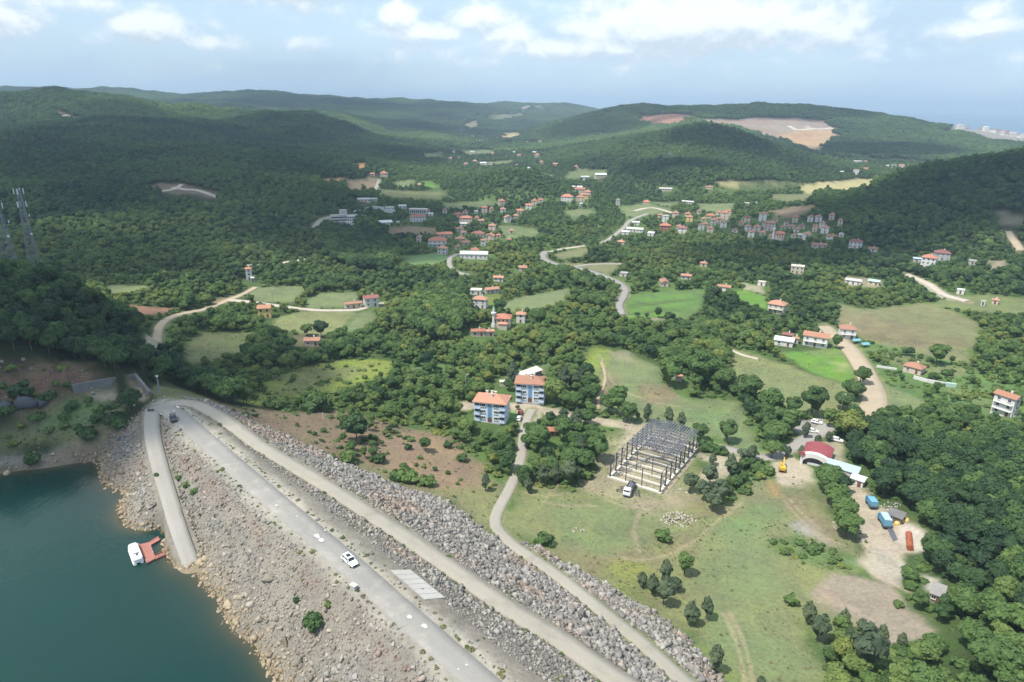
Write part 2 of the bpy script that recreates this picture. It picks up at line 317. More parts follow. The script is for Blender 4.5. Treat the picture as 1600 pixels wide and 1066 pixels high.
# ------------------------------------------------------------------ materials
def mat(name):
    m = bpy.data.materials.new(name); m.use_nodes = True; t = NT(m.node_tree)
    return m, t, t.n['Principled BSDF']
def simple(name, col, rough=.7, metal=0.0, var=.12, scale=1.5, spec=.3, bump=0.0, streak=False):
    m, t, b = mat(name); g = t.new('ShaderNodeNewGeometry'); p = g.outputs['Position']
    n1 = t.noise(p, scale, 4, .6); n2 = t.noise(p, scale * .17, 3, .6)
    f = t.m('ADD', t.m('MULTIPLY', t.m('SUBTRACT', n1, .5), var * 2), t.m('MULTIPLY', t.m('SUBTRACT', n2, .5), var * 2.4))
    hsv = t.new('ShaderNodeHueSaturation'); hsv.inputs['Color'].default_value = c4(col); t.l.new(t.m('ADD', 1.0, f), hsv.inputs['Value'])
    t.l.new(hsv.outputs[0], b.inputs['Base Color']); b.inputs['Roughness'].default_value = rough; b.inputs['Metallic'].default_value = metal
    b.inputs['Specular IOR Level'].default_value = spec
    if bump:
        bn = t.new('ShaderNodeBump'); bn.inputs['Strength'].default_value = bump; bn.inputs['Distance'].default_value = .1; t.l.new(n1, bn.inputs['Height']); t.l.new(bn.outputs[0], b.inputs['Normal'])
    return m
MT = {}
def M_(k, *a, **kw):
    if k not in MT: MT[k] = simple(k, *a, **kw)
    return MT[k]
M_('plaster_white', (.62, .6, .57), .85); M_('plaster_cream', (.52, .46, .36), .85); M_('plaster_yellow', (.62, .46, .2), .85); M_('plaster_pink', (.58, .46, .39), .85)
M_('plaster_grey', (.42, .42, .41), .9); M_('plaster_blue', (.56, .64, .73), .8, var=.07); M_('deep_blue', (.15, .28, .44), .6); M_('brick_wall', (.36, .17, .11), .9)
M_('concrete', (.4, .385, .35), .9, var=.16); M_('concrete_dark', (.17, .165, .16), .9, var=.25, scale=.6); M_('concrete_pale', (.56, .52, .44), .9, var=.14)
M_('metal_white', (.6, .61, .6), .5); M_('metal_grey', (.36, .38, .4), .55); M_('steel_dark', (.075, .08, .1), .55); M_('steel_grey', (.13, .135, .155), .55); M_('galvanised', (.2, .22, .24), .6)
M_('glass_dark', (.02, .028, .036), .12, spec=.6, var=.02); M_('frame_white', (.7, .7, .68), .5); M_('door_brown', (.16, .08, .045), .7)
M_('paint_white', (.8, .8, .8), .25, spec=.6, var=.03); M_('paint_dark', (.03, .035, .045), .2, spec=.6, var=.03); M_('paint_red', (.3, .04, .035), .3, spec=.5); M_('rubber', (.02, .02, .02), .8)
M_('deck_red', (.35, .15, .115), .75, var=.14); M_('boat_white', (.82, .82, .8), .35, spec=.5, var=.03); M_('blue_paint', (.16, .36, .47), .55, var=.12); M_('blue_side', (.04, .2, .34), .5)
M_('yellow_paint', (.62, .38, .04), .5, var=.12); M_('rust', (.3, .09, .045), .85, var=.2); M_('tarp_yellow', (.66, .47, .17), .8); M_('bark', (.12, .085, .06), .95)
M_('roof_grey', (.25, .24, .22), .85, var=.15); M_('slate', (.085, .09, .1), .9, var=.3, scale=.5); M_('sand_pile', (.38, .31, .22), .95, var=.16); M_('white_stone', (.4, .36, .3), .9, var=.14); M_('wood', (.36, .25, .15), .85); M_('lamp_grey', (.3, .32, .34), .5)
M_('red_metal', (.27, .075, .08), .6, var=.16, scale=.7); M_('pale_metal', (.48, .47, .44), .55, var=.1); M_('blue_metal', (.36, .45, .5), .5); M_('green_metal', (.36, .5, .42), .5)

def tilemat(name, col):
    m, t, b = mat(name); g = t.new('ShaderNodeNewGeometry'); p = g.outputs['Position']
    n = t.noise(p, 2.2, 4, .7); n2 = t.noise(p, .25, 3, .6)
    ramp = t.mix(n, c4([c * .55 for c in col]), c4([min(1, c * 1.35) for c in col])); oi = t.new('ShaderNodeObjectInfo')
    c = t.mix(t.m('MULTIPLY', n2, .5), ramp, c4((.3, .22, .17)))
    hsv = t.new('ShaderNodeHueSaturation'); t.l.new(c, hsv.inputs['Color']); t.l.new(t.m('ADD', .82, t.m('MULTIPLY', oi.outputs['Random'], .36)), hsv.inputs['Value'])
    t.l.new(hsv.outputs[0], b.inputs['Base Color']); b.inputs['Roughness'].default_value = .85
    return m
MT['tile_orange'] = tilemat('tile_orange', (.42, .185, .105)); MT['tile_red'] = tilemat('tile_red', (.43, .14, .08)); MT['tile_dark'] = tilemat('tile_dark', (.22, .055, .055)); MT['tile_brown'] = tilemat('tile_brown', (.36, .165, .1))

# ground: the cover colour of each place (grass, earth, gravel ...) with fine grain over it
m, t, b = mat('ground_cover'); MT['ground'] = m
at = t.new('ShaderNodeAttribute'); at.attribute_name = 'cover'
g = t.new('ShaderNodeNewGeometry'); p = g.outputs['Position']
nA = t.noise(p, .9, 5, .68); nB = t.noise(p, .11, 5, .62, .6); nC = t.noise(p, .018, 4, .6)
val = t.m('ADD', 1.0, t.m('ADD', t.m('MULTIPLY', t.m('SUBTRACT', nA, .5), .95), t.m('ADD', t.m('MULTIPLY', t.m('SUBTRACT', nB, .5), .9), t.m('MULTIPLY', t.m('SUBTRACT', nC, .5), .5))))
nH = t.noise(p, .06, 5, .66, .5)
hsv = t.new('ShaderNodeHueSaturation'); t.l.new(at.outputs['Color'], hsv.inputs['Color']); t.l.new(val, hsv.inputs['Value'])
t.l.new(t.m('ADD', .5, t.m('MULTIPLY', t.m('SUBTRACT', nH, .5), .09)), hsv.inputs['Hue'])
t.l.new(t.m('ADD', 1.0, t.m('MULTIPLY', t.m('SUBTRACT', nB, .5), .5)), hsv.inputs['Saturation'])
t.l.new(hsv.outputs[0], b.inputs['Base Color']); b.inputs['Roughness'].default_value = .95; b.inputs['Specular IOR Level'].default_value = .1
bn = t.new('ShaderNodeBump'); bn.inputs['Strength'].default_value = .7; bn.inputs['Distance'].default_value = .6; t.l.new(t.m('ADD', nA, t.m('MULTIPLY', nB, 2.0)), bn.inputs['Height']); t.l.new(bn.outputs[0], b.inputs['Normal'])

def roadmat(name, col, dirt, var=.2, patch=.5):
    m, t, b = mat(name); g = t.new('ShaderNodeNewGeometry'); p = g.outputs['Position']
    n1 = t.noise(p, .18, 5, .65, .4); n2 = t.noise(p, 1.7, 4, .7); n3 = t.noise(p, .05, 3, .6)
    f = t.m('MULTIPLY', t.smooth(n1, .48, .72), patch)
    c = t.mix(f, c4(col), c4(dirt)); hsv = t.new('ShaderNodeHueSaturation'); t.l.new(c, hsv.inputs['Color'])
    t.l.new(t.m('ADD', 1.0, t.m('ADD', t.m('MULTIPLY', t.m('SUBTRACT', n2, .5), var * 2), t.m('MULTIPLY', t.m('SUBTRACT', n3, .5), var * 2.4))), hsv.inputs['Value'])
    t.l.new(hsv.outputs[0], b.inputs['Base Color']); b.inputs['Roughness'].default_value = .9; b.inputs['Specular IOR Level'].default_value = .2
    return m
MT['asphalt'] = roadmat('asphalt', (.25, .24, .218), (.325, .302, .262), .16, .95)
MT['asphalt_pale'] = roadmat('asphalt_pale', (.25, .24, .225), (.33, .3, .25), .14, .6)
MT['road_concrete'] = roadmat('road_concrete', (.3, .28, .232), (.24, .225, .18), .12, .8)
MT['road_grey'] = roadmat('road_grey', (.29, .275, .245), (.31, .28, .22), .14, .7)
MT['road_tan'] = roadmat('road_tan', (.37, .305, .215), (.3, .25, .18), .12, .7)
MT['road_white'] = roadmat('road_white', (.44, .39, .32), (.33, .27, .19), .14, .6)
MT['track'] = roadmat('track', (.33, .27, .18), (.22, .2, .12), .2, .9)
MT['lime'] = roadmat('lime', (.5, .49, .47), (.3, .29, .28), .2, .9)

# stones: pink, grey and tan beds as the rock was tipped, ochre along the waterline
def stonemat(name, ochre):
    m, t, b = mat(name); g = t.new('ShaderNodeNewGeometry'); p = g.outputs['Position']; oi = t.new('ShaderNodeObjectInfo'); rnd = oi.outputs['Random']
    nl = t.noise(p, .05, 4, .6, .5); nm = t.noise(p, .022, 3, .6)
    c = t.mix(rnd, (.14, .131, .119, 1), (.34, .32, .285, 1))
    c = t.mix(t.m('MULTIPLY', t.smooth(nl, .5, .64), .75), c, t.mix(rnd, (.165, .12, .092, 1), (.355, .275, .22, 1)))
    c = t.mix(t.m('MULTIPLY', t.smooth(nm, .52, .66), .6), c, t.mix(rnd, (.195, .17, .126, 1), (.37, .328, .252, 1)))
    if ochre:
        sepz = t.new('ShaderNodeSeparateXYZ'); t.l.new(p, sepz.inputs[0])
        sd_ = t.m('ADD', t.m('MULTIPLY', sepz.outputs[0], float(PERP[0])), t.m('MULTIPLY', sepz.outputs[1], float(PERP[1]))); off = float(np.dot(r2w[3][:2], PERP))
        band = t.m('MULTIPLY', t.smooth(sd_, off - 10.5, off - 8.5), t.smooth(sd_, off - 5.5, off - 7.0)); nb_ = t.noise(p, .09, 3, .6)
        c = t.mix(t.m('MULTIPLY', band, t.m('MULTIPLY', t.smooth(nb_, .36, .56), .75)), c, t.mix(rnd, (.19, .12, .092, 1), (.35, .24, .186, 1)))
        c = t.mix(t.m('MULTIPLY', t.m('MULTIPLY', t.smooth(sepz.outputs[2], 25.0, 20.6), t.smooth(sd_, off - 1, off - 4)), .8), c, t.mix(rnd, (.22, .165, .095, 1), (.38, .3, .19, 1)))
    n = t.noise(p, 3.0, 4, .7); hsv = t.new('ShaderNodeHueSaturation'); t.l.new(c, hsv.inputs['Color']); t.l.new(t.m('ADD', .62, t.m('MULTIPLY', n, .76)), hsv.inputs['Value'])
    t.l.new(hsv.outputs[0], b.inputs['Base Color']); b.inputs['Roughness'].default_value = .95; b.inputs['Specular IOR Level'].default_value = .15
    return m
MT['stone'] = stonemat('stone', True); MT['stone_grey'] = stonemat('stone_grey', False)

# foliage: the tint of the single plant (dark oak green to pale yellow green)
def leafmat(name, cols, hueup=0.0):
    m, t, b = mat(name); a = t.new('ShaderNodeAttribute'); a.attribute_type = 'INSTANCER'; a.attribute_name = 'tint'
    g = t.new('ShaderNodeNewGeometry'); p = g.outputs['Position']; n = t.noise(p, .75, 3, .65)
    ramp = t.new('ShaderNodeValToRGB'); e = ramp.color_ramp.elements
    for i, c in enumerate(cols):
        el_ = e[i] if i < 2 else e.new(0); el_.position = 0
    for i, c in enumerate(cols): e[i].position = i / (len(cols) - 1); e[i].color = c4(c)
    t.l.new(t.m('ADD', a.outputs['Fac'], t.m('MULTIPLY', t.m('SUBTRACT', n, .5), .22)), ramp.inputs[0])
    hsv = t.new('ShaderNodeHueSaturation'); t.l.new(ramp.outputs[0], hsv.inputs['Color']); t.l.new(t.m('ADD', .66, t.m('MULTIPLY', n, .68)), hsv.inputs['Value'])
    b.inputs['Roughness'].default_value = .75; b.inputs['Specular IOR Level'].default_value = .2
    t.l.new(hsv.outputs[0], b.inputs['Base Color'])
    tr = t.new('ShaderNodeBsdfTranslucent'); t.l.new(hsv.outputs[0], tr.inputs[0]); mx = t.new('ShaderNodeMixShader'); mx.inputs[0].default_value = .34
    t.l.new(b.outputs[0], mx.inputs[1]); t.l.new(tr.outputs[0], mx.inputs[2]); t.l.new(mx.outputs[0], t.n['Material Output'].inputs[0])
    return m
MT['leaf'] = leafmat('leaf', [(.040, .078, .038), (.075, .135, .046), (.118, .195, .06), (.165, .235, .07), (.24, .27, .07)])
MT['needle'] = leafmat('needle', [(.06, .09, .058), (.095, .135, .078), (.13, .175, .095), (.165, .2, .11)])
MT['weed'] = leafmat('weed', [(.05, .085, .025), (.085, .14, .035), (.13, .18, .05), (.21, .21, .09), (.26, .22, .13)])

# ------------------------------------------------------------------ land cover
COVER = dict(forest=(.03, .042, .018), bush=(.085, .135, .042), meadow=(.148, .178, .084), lush=(.118, .188, .076), bright=(.115, .215, .045), dry=(.172, .188, .084), yellow=(.18, .22, .052),
             brown=(.19, .145, .095), soil=(.24, .165, .11), tan=(.27, .23, .16), sand=(.36, .31, .23), orange=(.33, .18, .09), bare=(.26, .222, .168), shoulder=(.3, .28, .235), cliff=(.15, .105, .07), olive=(.165, .17, .085), straw=(.34, .3, .15), grey=(.26, .245, .22),
             white=(.46, .42, .36), crops=(.1, .165, .055), redearth=(.3, .165, .115), quarry=(.25, .205, .165), quarryorange=(.36, .245, .14), damfill=(.195, .179, .148), bed=(.2, .16, .09), shade=(.05, .07, .03))
P_ = []   # name, points, softness in metres, strength, keeps trees out
def poly(cov, pts, soft=2.0, a=1.0, clear=True): P_.append((cov, pts, soft, a, clear))
# the dam body
poly('damfill', [(p[0] - 25, p[1] + 4) for p in DAMEDGE] + [(1230, 1170), (1125, 1063), (1062, 993), (1025, 963), (975, 934), (925, 903), (875, 880), (842, 858), (815, 850), (760, 835), (725, 805), (687, 780), (625, 762), (575, 740), (525, 720), (462, 690), (400, 662), (345, 634), (300, 622), (262, 622), (232, 636), (205, 660), (170, 685), (158, 705)], 1.5)
# left bank and spillway
poly('grey', [(-300, 800), (-100, 765), (0, 742), (60, 736), (125, 724), (165, 718), (190, 680), (130, 690), (60, 702), (0, 705), (-300, 740)], 3, .9)
poly('olive', [(-300, 740), (0, 712), (60, 705), (130, 690), (185, 678), (175, 640), (150, 615), (60, 645), (0, 660), (-300, 695)], 4, .85)
poly('lush', [(75, 660), (110, 635), (150, 620), (170, 630), (150, 650), (130, 672), (80, 676)], 4, .7)
poly('sand', [(143, 618), (180, 608), (182, 625), (165, 625)], 1.5, .8)
poly('cliff', [(-300, 690), (0, 655), (60, 635), (120, 606), (150, 585), (60, 565), (0, 555), (-200, 560)], 4, .95)
poly('soil', [(-50, 570), (40, 575), (85, 590), (60, 630), (0, 640), (-80, 640)], 4, .55)
poly('brown', [(100, 700), (160, 690), (200, 665), (170, 712), (120, 722), (0, 735), (0, 720)], 3, .7)
poly('soil', [(85, 560), (150, 570), (150, 592), (95, 590)], 3, .6)
poly('concrete', [], 1) if False else None
poly('tan', [(195, 590), (214, 585), (240, 612), (225, 630), (210, 622)], 1)
poly('olive', [(230, 612), (262, 600), (300, 612), (340, 632), (300, 626), (255, 630)], 2, .8)
# brown slope below the dam
poly('brown', [(345, 634), (400, 640), (520, 640), (600, 660), (690, 680), (740, 720), (790, 760), (772, 800), (762, 838), (725, 803), (687, 778), (625, 760), (575, 738), (525, 718), (462, 688), (400, 660)], 3, 1, False)
poly('yellow', [(440, 605), (470, 598), (540, 600), (520, 612), (460, 620)], 4, .8, False)
poly('soil', [(600, 690), (690, 690), (740, 740), (700, 770), (640, 745)], 8, .7)
poly('dry', [(680, 765), (760, 760), (800, 745), (788, 790), (772, 840), (735, 810)], 4, .8)
poly('olive', [(540, 715), (620, 740), (680, 770), (620, 755), (560, 735)], 3, .8, False)
# big meadow below the dam
poly('dry', [(800, 775), (830, 755), (905, 768), (945, 690), (985, 665), (1090, 690), (1100, 745), (1130, 790), (1190, 745), (1240, 752), (1262, 790), (1320, 830), (1345, 890), (1310, 940), (1262, 960), (1290, 1066), (1300, 1200), (1180, 1200), (1128, 1066), (1090, 1000), (960, 925), (868, 872), (822, 842), (785, 815)], 3)
poly('meadow', [(885, 815), (930, 785), (1000, 790), (1035, 812), (1010, 855), (960, 868), (905, 862)], 9, .8)
poly('lush', [(868, 838), (900, 835), (1010, 845), (960, 865), (905, 862)], 5, .35)
poly('meadow', [(1070, 880), (1110, 820), (1190, 757), (1232, 770), (1240, 800), (1205, 850), (1245, 930), (1275, 1066), (1290, 1200), (1200, 1200), (1128, 1066), (1090, 990), (1085, 930)], 8, .95)
poly('lush', [(1120, 815), (1190, 755), (1225, 775), (1205, 800), (1160, 825)], 9, .65)
poly('brown', [(960, 860), (1030, 850), (1075, 820), (1120, 800), (1090, 840), (1060, 880), (980, 880)], 5, .6)
poly('brown', [(868, 862), (905, 862), (990, 885), (985, 912), (930, 895)], 5, .6)
poly('yellow', [(960, 890), (1000, 880), (1000, 960), (1060, 985), (1120, 1045), (1060, 1000), (980, 940)], 4, .7)
poly('sand', [(940, 740), (1040, 775), (1090, 690), (1075, 680), (1000, 655), (985, 670)], 2, .75)
poly('tan', [(905, 762), (945, 700), (960, 690), (948, 745), (1030, 778), (1065, 745), (1075, 790), (1050, 800), (940, 775)], 4, .7)
poly('sand', [(1085, 705), (1140, 712), (1150, 700), (1160, 712), (1130, 750), (1100, 770), (1090, 740), (1120, 730), (1085, 720)], 2, .85)
poly('brown', [(1060, 800), (1110, 790), (1190, 760), (1150, 800), (1080, 830)], 5, .5)
poly('olive', [(1000, 925), (1080, 905), (1110, 960), (1060, 985)], 4, .5)
# yard and scrub on the right
poly('sand', [(1215, 757), (1200, 730), (1230, 705), (1262, 725), (1275, 735), (1262, 765), (1240, 762)], 1.5)
poly('orange', [(1196, 752), (1210, 750), (1222, 775), (1205, 772)], 2, .6)
poly('olive', [(1235, 762), (1265, 760), (1300, 790), (1320, 825), (1340, 850), (1330, 880), (1260, 870), (1200, 850), (1210, 825), (1240, 800)], 4)
poly('grey', [(1235, 815), (1270, 815), (1300, 850), (1275, 862), (1250, 850)], 3, .9)
poly('bush', [(1200, 850), (1240, 830), (1330, 870), (1345, 885), (1325, 895), (1240, 880)], 3, .9)
poly('lush', [(1215, 850), (1260, 855), (1320, 880), (1290, 888), (1240, 872)], 4, .5)
poly('brown', [(1210, 780), (1250, 775), (1290, 800), (1310, 835), (1290, 850), (1240, 800)], 5, .6)
poly('sand', [(1318, 735), (1335, 745), (1365, 785), (1410, 800), (1438, 830), (1450, 862), (1420, 868), (1415, 890), (1400, 905), (1420, 925), (1385, 915), (1362, 905), (1352, 870), (1342, 830), (1330, 790), (1322, 760)], 1.6)
poly('white', [(1395, 812), (1430, 822), (1448, 860), (1432, 866), (1408, 845)], 2, .8)
poly('grey', [(1375, 860), (1410, 870), (1428, 890), (1400, 905), (1375, 895)], 4, .6)
poly('bare', [(1295, 893), (1330, 897), (1370, 905), (1400, 915), (1412, 950), (1450, 965), (1458, 985), (1430, 1003), (1395, 1010), (1360, 1000), (1330, 975), (1280, 950), (1270, 925)], 1.4, .97)
poly('soil', [(1305, 905), (1345, 915), (1330, 945), (1290, 935)], 8, .25)
poly('dry', [(1230, 950), (1280, 950), (1340, 985), (1300, 975), (1290, 1010), (1260, 980)], 4, .8)
poly('white', [(1445, 898), (1470, 905), (1470, 925), (1450, 920)], 1.5, .8)
poly('soil', [(1400, 728), (1424, 730), (1420, 742), (1402, 740)], 2, .9)
# depot
poly('grey', [(1240, 660), (1285, 655), (1290, 672), (1262, 688), (1240, 672)], 1.2)
poly('sand', [(1260, 720), (1300, 745), (1340, 760), (1330, 735), (1310, 690), (1280, 690)], 1.5, .7)
# apartments
poly('sand', [(708, 630), (742, 626), (742, 640), (720, 640)], 1.2)
poly('sand', [(795, 630), (838, 628), (850, 640), (836, 660), (822, 672), (806, 664), (800, 640)], 1)
poly('bright', [(795, 645), (808, 642), (808, 662), (792, 668), (780, 664)], 1, .8)
poly('sand', [(836, 634), (870, 640), (920, 650), (990, 660), (985, 672), (930, 662), (850, 648)], 1, .9)
poly('tan', [(785, 590), (850, 570), (860, 590), (800, 608)], 2, .6)
# meadow left of centre
poly('meadow', [(920, 562), (940, 545), (975, 548), (1035, 578), (1028, 608), (1090, 625), (1150, 630), (1182, 680), (1195, 718), (1130, 690), (1060, 672), (985, 655), (938, 640), (932, 600)], 3)
poly('yellow', [(905, 560), (930, 540), (960, 545), (955, 560), (930, 590)], 3, .8)
poly('brown', [(935, 590), (960, 588), (955, 625), (938, 628)], 4, .7)
poly('brown', [(1005, 605), (1040, 605), (1060, 622), (1030, 632), (1010, 625)], 3, .75)
poly('tan', [(950, 548), (985, 552), (990, 566), (960, 562)], 3, .6)
poly('lush', [(1060, 640), (1130, 645), (1175, 690), (1190, 715), (1130, 690)], 6, .5)
# fields of the valley
poly('meadow', [(398, 449), (480, 447), (460, 474), (392, 470)], 2)
poly('meadow', [(478, 468), (500, 458), (556, 457), (562, 476), (482, 481)], 2)
poly('dry', [(428, 500), (470, 486), (560, 486), (535, 518), (500, 525), (425, 512)], 2)
poly('meadow', [(535, 520), (560, 487), (582, 486), (590, 500), (560, 518)], 2)
poly('dry', [(286, 545), (312, 518), (400, 520), (392, 540), (330, 563), (292, 575)], 2.5)
poly('yellow', [(383, 628), (420, 600), (470, 575), (540, 563), (625, 562), (600, 588), (520, 610), (450, 625), (410, 636)], 3, .95)
poly('olive', [(440, 590), (500, 575), (570, 575), (520, 600), (440, 615)], 4, .7)
poly('brown', [(445, 525), (480, 522), (510, 527), (505, 540), (460, 545)], 3, .6)
poly('meadow', [(772, 480), (810, 465), (890, 450), (880, 474), (800, 488)], 1.5)
poly('yellow', [(752, 460), (778, 458), (785, 465), (762, 480)], 1.5, .6)
poly('crops', [(975, 462), (1100, 452), (1098, 478), (1070, 500), (975, 497)], 1.5)
poly('bush', [(980, 475), (1090, 465), (1088, 470), (980, 481)], 1, .8)
poly('bush', [(980, 488), (1075, 480), (1070, 486), (980, 494)], 1, .7)
poly('bright', [(982, 468), (1092, 458), (1090, 464), (980, 474)], 1.2, .6)
poly('bright', [(982, 482), (1090, 470), (1086, 477), (980, 490)], 1.2, .5)
poly('bright', [(980, 493), (1060, 488), (1056, 497), (980, 500)], 1.2, .8)
poly('tan', [(1008, 498), (1042, 496), (1040, 501), (1010, 502)], 1, .8)
poly('bright', [(1142, 458), (1165, 453), (1196, 464), (1198, 484), (1170, 478)], 1.5)
poly('sand', [(1155, 440), (1190, 448), (1200, 462), (1165, 452)], 1.5, .7)
poly('dry', [(1140, 545), (1182, 552), (1260, 580), (1330, 602), (1322, 638), (1285, 650), (1240, 640), (1150, 600)], 2)
poly('meadow', [(1150, 575), (1250, 585), (1320, 620), (1270, 645), (1160, 600)], 6, .55)
poly('bright', [(1216, 552), (1310, 545), (1330, 560), (1340, 590), (1325, 601), (1270, 585)], 1.5)
poly('straw', [(1300, 568), (1335, 565), (1332, 578), (1305, 578)], 3, .5)
poly('dry', [(1250, 548), (1300, 546), (1320, 555), (1270, 556)], 2, .5)
poly('olive', [(1310, 473), (1350, 484), (1440, 474), (1500, 488), (1530, 512), (1515, 568), (1440, 556), (1340, 528), (1312, 508)], 2.5)
poly('brown', [(1320, 490), (1400, 500), (1500, 540), (1440, 545), (1340, 520)], 8, .45)
poly('meadow', [(1378, 600), (1455, 630), (1425, 648), (1382, 642)], 2)
poly('crops', [(1345, 535), (1420, 548), (1520, 575), (1600, 592), (1700, 600), (1700, 660), (1590, 660), (1500, 640), (1420, 612), (1370, 590), (1345, 560)], 3, .8, False)
poly('olive', [(1360, 545), (1420, 555), (1520, 580), (1500, 590), (1400, 572)], 3, .7)
poly('dry', [(1470, 600), (1560, 625), (1545, 640), (1480, 615)], 3, .5)
poly('meadow', [(158, 452), (175, 446), (225, 446), (230, 450), (215, 459), (172, 460)], 2)
poly('redearth', [(200, 475), (235, 480), (270, 483), (262, 490), (225, 494), (205, 488)], 3, .8)
poly('soil', [(335, 470), (360, 462), (385, 455), (360, 470), (335, 478)], 2, .8)
poly('crops', [(230, 565), (250, 525), (270, 500), (290, 500), (270, 560), (245, 590)], 3, .7, False)
poly('dry', [(1445, 475), (1530, 460), (1600, 465), (1700, 470), (1700, 500), (1600, 490), (1540, 490)], 3, .7)
poly('tan', [(1540, 408), (1575, 408), (1570, 418), (1548, 420)], 3, .9)
poly('tan', [(1555, 330), (1600, 335), (1600, 352), (1560, 350)], 6, .6)
poly('tan', [(1318, 430), (1380, 440), (1385, 450), (1322, 446)], 2, .8)
poly('white', [(1415, 428), (1450, 442), (1490, 462), (1512, 470), (1480, 468), (1440, 450)], 2, .6)
poly('lush', [(618, 400), (690, 396), (705, 402), (680, 414), (640, 414)], 3)
poly('brown', [(604, 358), (640, 353), (682, 357), (680, 366), (610, 366)], 3, .9)
poly('meadow', [(690, 318), (760, 312), (790, 318), (760, 322), (700, 326)], 4, .8)
poly('meadow', [(775, 352), (840, 356), (840, 372), (790, 372)], 5, .8)
poly('meadow', [(880, 330), (925, 326), (930, 334), (895, 342)], 5)
poly('meadow', [(968, 324), (1012, 318), (1050, 328), (1010, 338), (972, 338)], 5)
poly('meadow', [(1010, 316), (1060, 316), (1056, 324)], 5)
poly('meadow', [(1090, 318), (1150, 318), (1140, 330), (1095, 330)], 5)
poly('olive', [(862, 398), (918, 386), (915, 400), (880, 406)], 3)
poly('olive', [(870, 412), (960, 410), (965, 418), (950, 430), (915, 420)], 3)
poly('brown', [(1205, 330), (1240, 324), (1272, 320), (1268, 330), (1240, 340), (1215, 336)], 5)
poly('straw', [(1245, 292), (1300, 284), (1340, 280), (1382, 280), (1360, 290), (1320, 300), (1262, 302)], 8)
poly('olive', [(1130, 284), (1200, 282), (1250, 286), (1240, 292), (1150, 292)], 10, .9)
poly('olive', [(1200, 305), (1270, 304), (1262, 314), (1210, 316)], 6, .8)
poly('straw', [(1120, 285), (1155, 284), (1150, 291), (1125, 292)], 6, .8)
poly('brown', [(542, 282), (588, 276), (592, 285), (586, 297), (545, 298)], 5)
poly('orange', [(498, 283), (515, 279), (540, 277), (536, 286), (505, 286)], 4)
poly('orange', [(556, 256), (570, 254), (574, 261), (560, 264)], 4)
poly('meadow', [(615, 286), (645, 281), (648, 290), (620, 294)], 5)
poly('bright', [(660, 284), (672, 283), (690, 292), (668, 294)], 5, .7)
poly('olive', [(600, 296), (700, 298), (690, 312), (590, 304)], 8, .7)
poly('brown', [(225, 293), (250, 286), (290, 290), (345, 303), (330, 310), (260, 300)], 5, .8)
poly('soil', [(90, 176), (128, 184), (127, 188), (95, 182)], 10, .8)
for q in ([(720, 236), (770, 233), (775, 240), (730, 242)], [(745, 254), (800, 250), (800, 256), (750, 260)], [(800, 262), (835, 268), (870, 276), (840, 274)], [(660, 240), (690, 238), (690, 244), (665, 246)], [(905, 264), (950, 266), (945, 275), (880, 280), (890, 270)]):
    poly('meadow', q, 12, .8)
poly('straw', [(780, 208), (806, 205), (815, 214), (795, 220)], 20, .9)
poly('tan', [(725, 196), (745, 188), (748, 196), (735, 204)], 20, .7)
poly('olive', [(760, 182), (815, 175), (820, 182), (770, 190)], 40, .8)
# lush undergrowth between the thickets
poly('lush', [(790, 545), (850, 530), (905, 545), (880, 575), (800, 590)], 5, .7, False)
poly('lush', [(880, 500), (930, 495), (940, 520), (890, 525)], 4, .7, False)
poly('bush', [(1010, 520), (1060, 505), (1100, 520), (1060, 545)], 4, .8, False)
poly('lush', [(620, 560), (690, 545), (740, 560), (700, 580), (640, 590)], 5, .6, False)
poly('yellow', [(690, 560), (740, 545), (760, 560), (720, 575)], 4, .6, False)
# quarry
poly('quarry', [(1110, 190), (1160, 186), (1250, 186), (1295, 188), (1296, 198), (1310, 200), (1306, 212), (1288, 230), (1276, 240), (1262, 233), (1230, 222), (1195, 212), (1150, 198)], 10)
poly('quarryorange', [(1215, 212), (1240, 205), (1310, 201), (1300, 215), (1280, 236), (1272, 238), (1240, 225)], 12, .9)
poly('quarry', [(1085, 187), (1150, 186), (1160, 200), (1110, 196)], 10, .85)
poly('redearth', [(1120, 187), (1180, 186), (1295, 188), (1295, 191), (1180, 190), (1125, 191)], 4, .6)
poly('redearth', [(1235, 211), (1268, 208), (1270, 214), (1240, 217)], 4, .5)
poly('soil', [(1150, 196), (1210, 203), (1215, 212), (1165, 203)], 8, .5)
poly('white', [(1230, 196), (1250, 200), (1300, 199), (1270, 204), (1240, 203)], 6, .8)
poly('redearth', [(1000, 180), (1060, 178), (1090, 184), (1066, 190), (1040, 196), (1000, 191)], 12, .9)
# the port town on the shore
poly('grey', [(1480, 204), (1530, 199), (1700, 196), (1700, 226), (1600, 226), (1540, 218)], 40, .9)
poly('tan', [(1486, 205), (1540, 199), (1700, 197), (1700, 203), (1540, 206)], 30, .8)
EXCL_ONLY = []

